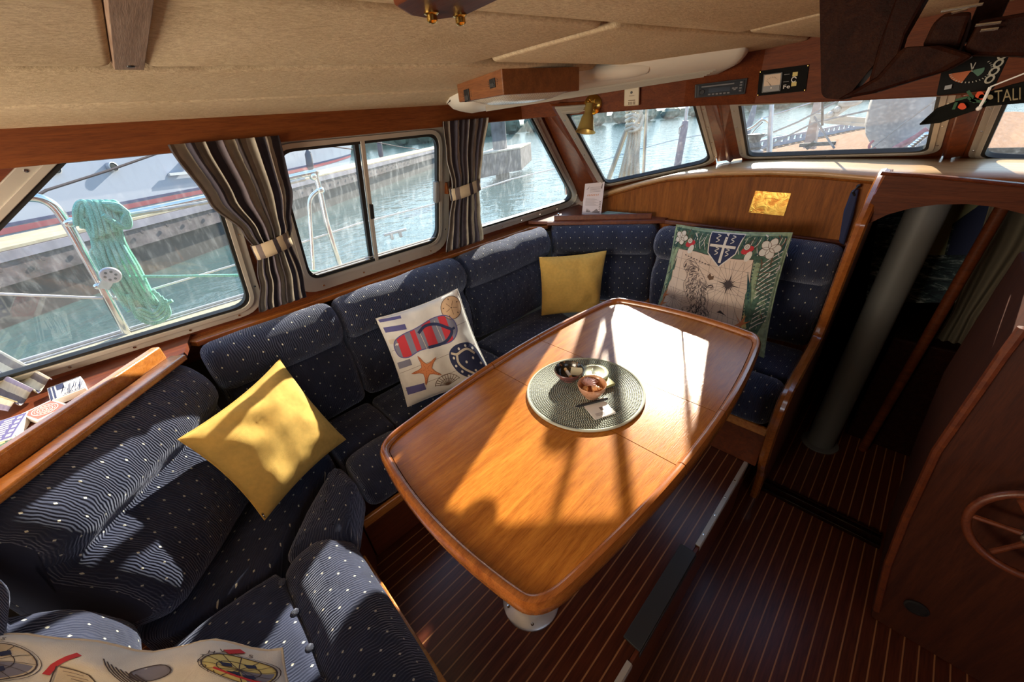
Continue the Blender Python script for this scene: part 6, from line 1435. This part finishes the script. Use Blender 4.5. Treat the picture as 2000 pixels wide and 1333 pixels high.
ll = [onX(-40, 573), onX(205, 583)]; m = MB(); m.tube(ll, .006, 6); tag(m.build('lifeline', 'card'), 'white wire lifeline running aft from the boarding rail', 'wire', 'lifelines')
m = MB(); a = onX(255, 578); m.tube([a, onX(465, 516), onX(700, 437), onX(845, 400), onX(1000, 350, -2.30), onX(1105, 325, -2.05), onX(1110, 323, -2.0)], .005, 6); tag(m.build('lifeline', 'card'), 'rust-marked lifeline running forward from the turnbuckle beside the rope coil', 'wire', 'lifelines')
m = MB(); m.boxe(onX(228, 583), onX(262, 576), (1, 0, 0), .022, .012); m.sphere(onX(232, 582), .014, 8); m.sphere(onX(258, 577), .010, 8); tag(m.build('turnbuckle', 'steel', bevel=.002), 'small steel lifeline fitting on the stainless stanchion under the pulley', 'fitting')
m = MB(); m.tube([onX(1103, 322, -2.03), onX(1106, 380, -2.03)], .014, 10); tag(m.build('stanchion', 'steel'), 'short steel stanchion at the forward corner of the trapezoid window', 'stanchion')
pb = thing('pulley_block', 'round silver pulley block clamped to the stainless stanchion by the rope coil', 'pulley', tuple(onX(216, 540, -2.37)))
c = onX(216, 538, -2.28); m = MB(); m.lathe(c-Vector((.012, 0, 0)), (1, 0, 0), [(.030, 0), (.034, .004), (.034, .020), (.030, .024)], 24); m.boxe(c, onX(203, 562, -2.34), (1, 0, 0), .036, .018); m.build('cheek', 'alu2', pb, bevel=.002)
for k in range(6): a = k*math.pi/3; s = MB(); s.lathe(c+Vector((.013, math.cos(a)*.017, math.sin(a)*.017)), (1, 0, 0), [(.005, 0), (.005, .001), (0, .001)], 8, False); s.build('bearing_hole', 'black', pb)
m = MB()
for px, py in ((190, 560), (212, 556)): m.sphere(onX(px, py, -2.38), .013, 8)
m.tube([onX(186, 561, -2.38), onX(216, 555, -2.38)], .011, 8); m.build('clamp', 'steel', pb)
M['rope'] = plain('teal_rope', (.20, .54, .42), .8, 0, .3, .35, 240, 0, .0015, 500)
M['rope_w'] = plain('ivory_rope', (.60, .54, .42), .85, 0, .3, .25, 200, 0, .0015, 400)
rope = thing('rope_coil', 'coiled teal mooring rope hanging in long loops from the stainless rail', 'rope', tuple(onX(200, 410, -2.36)))
m = MB(); n_ = 12
for k in range(n_):
    t = k/(n_-1); s_ = random.Random(k)
    top_l = onx(160+72*t, 425+8*math.sin(t*3), -2.36+.02*math.sin(k*2.1)); bot = onx(252+86*t-10*math.sin(t*3), 632-26*abs(t-.45)*2-8*(k % 3), -2.345+.02*math.cos(k*1.7)); mid = onx(198+72*t, 520, -2.35+.025*math.sin(k*3.3))
    m.tube(catmull([top_l, onx(183+58*t, 470, -2.35), mid, onx(238+70*t, 590, -2.345), bot], 6), .0080, 7)
for k in range(4):
    m.tube(catmull([onx(250+4*k, 575+12*k, -2.33), onx(268+2*k, 618-5*k, -2.325), onx(300, 632-7*k, -2.33), onx(330-5*k, 615-8*k, -2.33), onx(322-8*k, 585-6*k, -2.335)], 6), .0080, 7)
m.build('hanging_loops', 'rope', rope, weld=False)
m = MB()
for k in range(6):
    x = 150+12*k; m.tube(catmull([onx(x, 440+6*(k % 2), -2.36), onx(x-2, 412, -2.345), onx(x+6, 396, -2.35), onx(x+20, 400, -2.34), onx(x+34, 440, -2.33), onx(x+36, 464-4*k, -2.335)], 6), .0100, 7)
for k in range(5):
    m.tube(catmull([onx(200+5*k, 398+3*k, -2.32), onx(232+4*k, 402+3*k, -2.315), onx(251-2*k, 425, -2.315), onx(250-4*k, 444, -2.32), onx(225-6*k, 436-4*k, -2.31)], 6), .0100, 7)
m.build('wraps', 'rope', rope, weld=False)
m = MB(); m.tube(catmull([onx(182, 470, -2.36), onx(190, 500, -2.35), onx(212, 512, -2.35), onx(214, 528, -2.36), onx(200, 530, -2.36), onx(180, 495, -2.36), onx(190, 488, -2.35), onx(205, 520, -2.35), onx(216, 538, -2.36)], 6), .009, 7); m.build('tail', 'rope', rope)
m = MB(); m.tube([onx(228, 540, -2.35), onx(340, 540, -2.33), onx(470, 538, -2.28), onx(610, 530, -2.2), onx(640, 531, -2.2)], .0065, 6); m.build('lead', 'rope', rope)

c = onz(775, 466, .905); m = MB(); m.boxe(c+Vector((0, -.09, .045)), c+Vector((0, .09, .045)), (0, 0, 1), .02, .018)
for q_ in (-.035, .035): m.boxe(c+Vector((0, q_, 0)), c+Vector((0, q_, .045)), (0, 1, 0), .02, .02)
tag(m.build('deck_cleat', 'alu2', bevel=.004), 'grey horn cleat on the side deck, low in the sliding window', 'cleat')
# view through the angled front window: rigging
def up_ext(a, b, k):
    return [a+(a-b)*k, a, b]
def tag1(m, nm, mat, lab_, cat, grp=None): return tag(m.build(nm, mat), lab_, cat, grp)
ry = 3.2
m = MB(); m.tube(up_ext(ony(1243, 200, ry), ony(1188, 352, ry), 6), .021, 12); tag1(m, 'mast_shroud', plain('shroud_tube', (.38, .36, .30), .4, .4), 'leaning grey tube at the left in the angled front window', 'rigging', 'shrouds outside the front windows')
m = MB(); m.tube(up_ext(ony(1264, 200, ry+.05), ony(1256, 352, ry+.05), 6), .013, 12); tag1(m, 'mast_shroud', plain('shroud_tube2', (.40, .38, .33), .4, .4), 'slim upright grey tube right of the ivory rope in the angled front window', 'rigging', 'shrouds outside the front windows')
fl_ = thing('furling_foil', 'slate-blue furled rod with a pale seam at the right in the angled front window', 'rigging', tuple(ony(1330, 270, ry)))
m = MB(); m.tube([ony(1343, 200, ry)+Vector((-.02, 0, 3)), ony(1343, 200, ry), ony(1339, 236, ry)], .012, 10); m.build('rod', 'alu2', fl_); m = MB(); m.tube([ony(1339, 236, ry), ony(1337, 246, ry), ony(1322, 330, ry)], [.020, .026, .027], 14); m.build('sleeve', plain('slate', (.16, .15, .22), .6), fl_)
m = MB(); m.tube([ony(1334, 243, ry-.03), ony(1327, 250, ry-.03), ony(1326, 262, ry-.03)], .004, 6); m.build('hook', 'alu2', fl_)
iv = thing('rope_coil', 'ivory rope coil bound at the top, hanging in the angled front window', 'rope', tuple(ony(1240, 240, ry)))
m = MB()
for k in range(9):
    t = k/8; m.tube(catmull([ony(1229+19*t, 236, ry-.04+.03*(k % 3)), ony(1229+20*t, 262, ry-.04+.02*(k % 2)), ony(1222+24*t, 300, ry-.03), ony(1209+38*t, 352, ry-.02*(k % 2))], 5), .0135, 7)
m.build('hanging_loops', 'rope_w', iv, weld=False); m = MB()
for k in range(7): y = 196+9*k; m.tube([ony(1223, y+4, ry-.07), ony(1236, y-2+3*(k % 2), ry-.095), ony(1250, y+5, ry-.07), ony(1253, y+1, ry-.03)], .0145, 7)
m.tube(catmull([ony(1240, 195, ry-.09), ony(1252, 215, ry-.10), ony(1246, 235, ry-.09), ony(1230, 256, ry-.08), ony(1250, 250, ry-.09), ony(1256, 225, ry-.06)], 5), .013, 7); m.tube([ony(1240, 200, ry-.07), ony(1240, 200, ry-.07)+Vector((.02, 0, .55))], .045, 9); m.build('wraps', 'rope_w', iv, weld=False)
m = MB(); m.tube([ony(1150, 322, 4.6), ony(1255, 290, 4.6), ony(1320, 273, 4.6), ony(1400, 258, 4.6), ony(1500, 228, 4.6), ony(1600, 196, 4.6)], .005, 6); tag1(m, 'lifeline', 'alu2', 'thin grey lifeline crossing the angled front window and the middle window', 'wire', 'lifelines')
# view through the middle front window
m = MB(); m.tube([ony(1508, 190, 3.6), ony(1501, 305, 3.6)], .016, 12); tag1(m, 'mast_shroud', 'alu2', 'upright silver tube near the left side of the middle front window', 'rigging', 'shrouds outside the front windows')
m = MB(); m.tube([ony(1478, 190, 3.9), ony(1470, 222, 3.9), ony(1458, 262, 3.9)], [.008, .022, .026], 10); tag1(m, 'mast_shroud', plain('slate2', (.15, .17, .22), .6), 'dark leaning turnbuckle sleeve at the left edge of the middle front window', 'rigging', 'shrouds outside the front windows')
m = MB(); m.tube(catmull([ony(1440, 262, 3.7), ony(1470, 248, 3.7), ony(1488, 234, 3.7), ony(1500, 238, 3.7), ony(1507, 250, 3.7), ony(1505, 305, 3.7)], 6), .010, 10); m.tube(catmull([ony(1460, 290, 3.7), ony(1468, 262, 3.7), ony(1490, 238, 3.7)], 5), .008, 8); tag1(m, 'bow_rail', 'steel', 'curved white stainless rail hoop at the left of the middle front window', 'rail')
wn = thing('winch', 'black winch drum at the lower left of the middle front window', 'winch', tuple(ony(1470, 285, 3.5)))
m = MB(); c = ony(1470, 293, 3.5); m.lathe(c, (0, 0, 1), [(.05, 0), (.055, .02), (.035, .05), (.04, .08), (.06, .10), (.06, .105), (0, .11)], 24); m.build('drum', 'black2', wn); m = MB(); m.lathe(c+Vector((0, 0, -.04)), (0, 0, 1), [(.07, 0), (.07, .035), (.05, .04)], 24); m.build('base', 'alu2', wn)
M['sheet'] = plain('grey_line', (.25, .23, .22), .7)
for pts, lb in ((((1440, 288), (1560, 238), (1650, 190)), 'dark rope running diagonally up across the middle front window'), (((1480, 296), (1590, 240), (1700, 215)), 'second taut rope crossing the middle front window above the slotted rail'), (((1590, 228), (1622, 280), (1630, 290)), 'short steel strut standing on the foredeck by the black cleat')):
    m = MB(); m.tube([ony(x, y, 3.9) for x, y in pts], .007, 6); tag1(m, 'deck_line', 'sheet', lb, 'rope', 'lines on the foredeck')
m = MB(); m.prism([ony(x, y, 4.2) for x, y in ((1568, 290), (1592, 190), (1604, 190), (1590, 292))], (0, .08, 0)); tag1(m, 'mast_step', plain('step_teak', (.30, .22, .2), .5), 'narrow reddish upright bracket in the centre of the middle front window', 'mast bracket')
m = MB(); m.boxe(ony(1585, 228, 4.1), ony(1705, 240, 4.1), (0, 0, 1), .05, .05); m.boxe(ony(1585, 236, 4.05), ony(1705, 246, 4.05), (0, 0, 1), .03, .02); tag1(m, 'boom_strut', 'alu', 'horizontal pale metal tube beside the grey cover outside the middle front window', 'rigging')
m = MB(); m.boxe(ony(1614, 232, 4.0), ony(1672, 192, 4.0), (0, -1, 0), .06, .03)
for px, py in ((1622, 224), (1636, 214)): m.sphere(ony(px, py, 3.98), .022, 8)
m.sphere(ony(1660, 200, 3.98), .05, 10, (1.4, .6, .6)); tag1(m, 'vang_fitting', 'alu', 'bolted metal tang sloping up beside the mast in the middle front window', 'rigging')
m = MB(); m.boxe(ony(1562, 284, 4.0), ony(1632, 280, 4.0), (0, 0, 1), .03, .025); m.boxe(ony(1575, 290, 4.0), ony(1592, 278, 4.0), (0, 0, 1), .03, .03); tag1(m, 'deck_cleat', 'black2', 'black deck cleat on the teak foredeck in the middle front window', 'cleat')
m = MB(); m.tube([ony(1607, 180, 2.85), ony(1606, 246, 2.85)], [.006, .006], 8); tag1(m, 'wiper_arm', 'black', 'thin black wiper arm hanging across the middle front window', 'wiper')
gc = thing('sail_cover', 'big pale grey canvas cover filling the right half of the middle front window', 'cover', tuple(ony(1760, 235, 3.8)))
def cov(u, v):
    L_ = [(1712, 170), (1700, 205), (1692, 240), (1694, 262), (1704, 280), (1712, 300)]; t = v*(len(L_)-1); i = min(int(t), len(L_)-2); p = Vector(L_[i]).lerp(Vector(L_[i+1]), t-i); x = p.x+(1850-p.x)*u; y = p.y+(0)*u
    return ony(x, y, 3.8+.16*(1-math.sin(math.pi*min(1, u*1.3+.02))**.5)+.02*noise.noise(Vector((u*3, v*3, 1))))
m = MB(); m.grid(cov, 24, 24); m.build('canvas', plain('pale_canvas', (.27, .26, .26), .9, noise_amt=.08, nscale=12), gc, thick=.02)
m = MB(); m.tube([ony(1700, 292, 3.74), ony(1760, 245, 3.74), ony(1835, 190, 3.74)], .006, 6); m.build('lashing', 'sheet', gc); m = MB(); m.tube(catmull([ony(1706, 275, 3.76), ony(1698, 284, 3.75), ony(1700, 294, 3.75), ony(1710, 290, 3.74)], 4), .008, 8); m.build('red_loop', plain('red_line', (.45, .08, .10), .7), gc); m = MB(); m.tube([ony(1745, 292, 3.7), ony(1790, 268, 3.7), ony(1812, 252, 3.7)], .018, 8); m.build('red_piping', plain('red_line2', (.40, .10, .14), .7), gc)
m = MB()
for k in range(7): a = k*.9; m.sphere(ony(1778+5*k, 288-4*k, 3.6), .018, 8)
tag1(m, 'anchor_chain', 'steel', 'silver chain links at the lower right of the middle front window', 'chain')
# starboard front window: a neighbour under a canvas
m = MB(); m.prism([ony(x, y, 7) for x, y in ((1960, 250), (2120, 252), (2120, 290), (1975, 290), (1945, 300))], (0, 1, 0)); tag1(m, 'boat_canopy', plain('tan_canvas', (.16, .13, .09), .9), 'tan boat canopy seen in the narrow starboard window', 'boat cover')
m = MB(); m.prism([ony(x, y, 6.8) for x, y in ((1925, 300), (1965, 296), (2120, 292), (2120, 330), (1915, 330))], (0, .5, 0)); tag1(m, 'grey_boat', plain('grey_hull', (.12, .15, .18), .4), 'grey boat hull edge seen at the bottom of the starboard window', 'boat')
m = MB(); m.prism([ony(x, y, 9) for x, y in ((1930, 226), (2120, 226), (2120, 240), (1930, 240))], (0, 1, 0)); tag1(m, 'pontoon', plain('pontoon_dark', (.05, .055, .06), .8), 'dark pontoon strip across the starboard window', 'dock')

# dock, neighbour yacht and the far bank, in their own heading
az = math.radians(-38.2); du = Vector((math.sin(az), math.cos(az), 0)); dt = Vector((-du.y, du.x, 0))
def ST(s, t, z): return du*s+dt*t+Vector((0, 0, z))
dock = thing('floating_dock', 'long weathered timber dock with a pale top edge, across the water from the windows', 'dock', tuple(ST(8, 7, .4)))
def wdock():
    m_, nt, b = new_mat('weathered_dock'); tc = N(nt, 'ShaderNodeTexCoord'); nz = N(nt, 'ShaderNodeTexNoise', Scale=3.2, Detail=7., Roughness=.7); L(nt, tc.outputs['Object'], nz.inputs['Vector'])
    r = ramp(nt, [(.35, (.030, .022, .022)), (.52, (.085, .065, .07)), (.68, (.17, .13, .13))]); L(nt, nz.outputs['Fac'], r.inputs['Fac']); L(nt, r.outputs[0], b.inputs['Base Color']); b.inputs['Roughness'].default_value = .85; return m_
m = MB(); m.box((0, 0, 0), (.001, .001, .001)); m = MB()
R_d = Matrix((du, dt, Vector((0, 0, 1)))).transposed()
m.box(ST(9, 7.10, .62), (44, 1.2, .36), R_d); m.build('timber_face', wdock(), dock, smooth=False)
m = MB(); m.box(ST(9, 7.10, .22), (44, 1.0, .44), R_d); m.build('float', plain('algae_float', (.035, .030, .028), .8, noise_amt=.5, nscale=2), dock, smooth=False)
m = MB(); m.box(ST(9, 7.10, .815), (44, 1.2, .03), R_d); m.build('planking', plain('dock_planks', (.36, .30, .20), .8, noise_amt=.2, nscale=4), dock, smooth=False)
m = MB(); m.box(ST(9, 6.488, .74), (44, .03, .10), R_d); m.build('rubbing_strip', plain('lilac_grey', (.20, .18, .22), .7, noise_amt=.3, nscale=3), dock, smooth=False)
for k in range(46): s = MB(); s.lathe(ST(-2.6+.42*k, 6.47, .62+.0*(k % 2)), -dt, [(.028, 0), (.024, .012), (0, .014)], 8, False); s.build('bolt', 'pink', dock)
for s_, t_ in ((9.5, 7.0),):
    c = ST(s_+.6, 6.75, .83); m = MB(); m.boxe(c+Vector((0, 0, .06)), c+du*.28+Vector((0, 0, .06)), (0, 0, 1), .03, .03); m.boxe(c+du*.09, c+du*.09+Vector((0, 0, .06)), du, .03, .03); m.boxe(c+du*.19, c+du*.19+Vector((0, 0, .06)), du, .03, .03); tag(m.build('dock_cleat', 'alu2'), 'metal cleat on the far dock top edge', 'cleat')
yt = thing('white_yacht', 'large white yacht with a row of round portholes moored behind the dock', 'boat', tuple(ST(6, 9.5, 1)))
def hullp(a, v):
    s = -9+27*a; bow = max(0, (s-8)/10); z0, z1 = .20, 2.7+.2*bow
    t = 7.98+(bow**2)*1.7+.35*v*0+(1-v)*.35*(.4+bow*1.3); 
    s2 = s+v*bow*1.2
    return ST(s2, t, z0+(z1-z0)*v)
m = MB(); m.grid(hullp, 50, 12); m.add([hullp(0, 1), hullp(1, 1), ST(18, 12.4, 2.8), ST(-9, 12.4, 2.7)], [(0, 1, 2, 3)]); m.build('hull', M['gel_y'] if 'gel_y' in M else plain('yacht_white', (.36, .39, .48), .28), yt, angle=60)
def on_hull(px, py, t):
    d = ray(px, py); k = t/(d.dot(dt)); return Vector((0, 0, H))+d*k
for px, py in ((-20, 334), (108, 330), (222, 326), (365, 320), (500, 312)):
    c = on_hull(px, py, 7.97); m = MB(); m.lathe(c, -dt, [(.078, -.3), (.078, .006), (.066, .010), (.064, .0), (0, 0)], 24); p = m.build('porthole', 'alu2', yt); m = MB(); m.lathe(c-dt*.004, -dt, [(.064, 0), (0, .004)], 20, False); m.build('pane', 'rubber', p)
m = MB(); a, c = on_hull(330, 341, 8.0), on_hull(460, 330, 8.0); m.boxe(a, c, -dt, .05, .04); m.build('rubbing_rail', 'gel', yt)
for z, mat_, h in ((.955, plain('boot_blue', (.03, .04, .12), .4), .045), (.90, plain('boot_red', (.28, .05, .07), .5), .08)):
    m = MB(); vs = []
    for i in range(41):
        a = i/40; s = -9+27*a; v0 = (z-h-.20)/2.5; v1 = (z-.20)/2.5; vs += [hullp(a, v0)-dt*.012, hullp(a, v1)-dt*.012]
    m.add(vs, [(2*i, 2*i+2, 2*i+3, 2*i+1) for i in range(40)]); m.build('stripe', mat_, yt)
for px, py0, py1 in ((601, 292, 334), (739, 266, 310)):
    a, c = on_hull(px, py0, 7.75), on_hull(px+6, py1, 7.75); f_ = thing('boat_fender', 'charcoal fender hanging on the white yacht, %s' % ('in the sliding window left of its centre bar' if px < 700 else 'seen right of the sliding window centre bar'), 'fender', tuple(c), 'fenders on the white yacht')
    m = MB(); m.tube([a, a.lerp(c, .12), a.lerp(c, .25), a.lerp(c, .85), c], [.03, .07, .10, .10, .04], 14); m.build('body', plain('fender_grey', (.10, .095, .12), .7), f_); m = MB(); m.tube([a, a+Vector((0, 0, .6))], .012, 6); m.build('lanyard', 'pink', f_)
for A_, B_, lb in (((90, 372), (330, 292), 'dark mooring line rising across the rear window toward the white yacht'), ((585, 274), (690, 292), 'dark mooring line above the first fender in the sliding window'), ((705, 272), (850, 297), 'mooring line from the white yacht bow to the dock in the sliding window'), ((60, 385), (92, 371), 'short end of dark mooring line near the aft edge of the rear window')):
    m = MB(); m.tube([on_hull(*A_, 7.6), on_hull((A_[0]+B_[0])/2, (A_[1]+B_[1])/2+2, 7.6), on_hull(*B_, 7.6)], .020, 6); tag1(m, 'mooring_line', 'pink', lb, 'rope', 'mooring lines to the dock')
# finger pier and pile seen through the trapezoid window
fp = thing('finger_pier', 'broken dark end of a finger pier seen through the trapezoid window', 'dock', tuple(onz(990, 300, .8)))
a0, a1 = onz(1016, 292, .80), onz(930, 306, .80); back = Vector((-.9, 1.2, 0))*2.2
m = MB(); m.prism([a0, a1, a1+back, a0+back], (0, 0, -.62)); m.build('timber_face', wdock(), fp, smooth=False); m = MB(); m.prism([a0+Vector((0, 0, .02)), a1+Vector((0, 0, .02)), a1+back, a0+back], (0, 0, .04)); m.build('planking', plain('pier_top', (.45, .36, .28), .8, noise_amt=.2, nscale=3), fp, smooth=False)
m = MB(); p0 = onz(985, 330, .0); p0 = onz(982, 345, 0.); m.lathe((p0.x, p0.y, -.3), (0, 0, 1), [(.24, 0), (.24, 3.2)], 20); tag1(m, 'dock_pile', plain('pile_wood', (.16, .14, .14), .85, noise_amt=.4, nscale=4), 'thick timber pile standing in the water in the trapezoid window', 'piling')
# water around the hull
def water_mat():
    m_, nt, b = new_mat('harbour_water'); b.inputs['Base Color'].default_value = (.045, .095, .095, 1); b.inputs['Roughness'].default_value = .04; b.inputs['IOR'].default_value = 1.33; b.inputs['Specular IOR Level'].default_value = 1.0
    b.inputs['Metallic'].default_value = .0
    tc = N(nt, 'ShaderNodeTexCoord'); mp = N(nt, 'ShaderNodeMapping'); mp.inputs['Scale'].default_value = (1.0, 1.0, 1); L(nt, tc.outputs['Object'], mp.inputs[0])
    n1 = N(nt, 'ShaderNodeTexNoise', Scale=2.2, Detail=4., Roughness=.6, Distortion=.4); L(nt, mp.outputs[0], n1.inputs['Vector']); bumpn(nt, b, n1.outputs['Fac'], .05, .8); return m_
m = MB(); Z = 0.0
for x0, x1, y0, y1 in ((-90, -1.95, -60, 130), (-1.95, 1.95, 9.7, 130), (1.95, 90, -60, 130), (-1.95, 1.95, 4.8, 9.7)): m.quad((x0, y0, Z), (x1, y0, Z), (x1, y1, Z), (x0, y1, Z))
wt = m.build('water', water_mat(), smooth=False, weld=False); wt['kind'] = 'structure'
# wooded far bank that reflects in the water
def bank():
    rnd = random.Random(3); trees = []
    for i in range(46):
        a = math.radians(-95+2.9*i); r_ = 75; x, y = math.sin(a)*r_, math.cos(a)*r_; h_ = rnd.uniform(2.5, 6.0)*(1 if i < 22 else .5)
        m = MB(); 
        for k in range(3):
            c = Vector((x+rnd.uniform(-.4, .4), y+rnd.uniform(-.4, .4), h_*.5)); m.grid(lambda u, v, c=c: c+Vector((math.sin(math.pi*v)*math.cos(2*math.pi*u)*1.3, math.sin(math.pi*v)*math.sin(2*math.pi*u)*1.5, math.cos(math.pi*v)*h_*.5))*(1+.22*noise.noise(Vector((u*9, v*9, i+k)))), 14, 10)
        o = m.build('shore_tree', 'bankgreen', weld=False); tag(o, 'rounded green tree on the far bank across the water', 'tree', 'trees on the far bank')
M['bankgreen'] = plain('bank_green', (.12, .15, .11), .9, noise_amt=.4, nscale=.6)
bank()
m = MB(); m.prism([(-110, 80, -.1), (110, 80, -.1), (110, 130, -.1), (-110, 130, -.1)], (0, 0, 1.3)); m.prism([(-110, -40, -.1), (-75, -40, -.1), (-60, 80, -.1), (-110, 80, -.1)], (0, 0, 1.2)); o = m.build('hill', M['bankgreen'], smooth=False); o['kind'] = 'structure'
# area fills added at the unseen aft and starboard openings to brighten the cabin
def fill_light(nm, loc, to, sx, sy, pw, col):
    l = bpy.data.lights.new(nm, 'AREA'); l.shape = 'RECTANGLE'; l.size = sx; l.size_y = sy; l.energy = pw; l.color = col
    o = bpy.data.objects.new(nm, l); C.objects.link(o); o.location = loc; o.rotation_euler = (Vector(to)-Vector(loc)).to_track_quat('-Z', 'Y').to_euler()
fill_light('aft_fill_light', (-.92, -1.55, 1.30), (-.9, .3, 1.85), 1.15, .5, 44, (1, .84, .63))
fill_light('starboard_fill_light', (1.70, -.55, 1.30), (-1.2, .3, 1.4), 1.3, .5, 3, (.95, .97, 1))
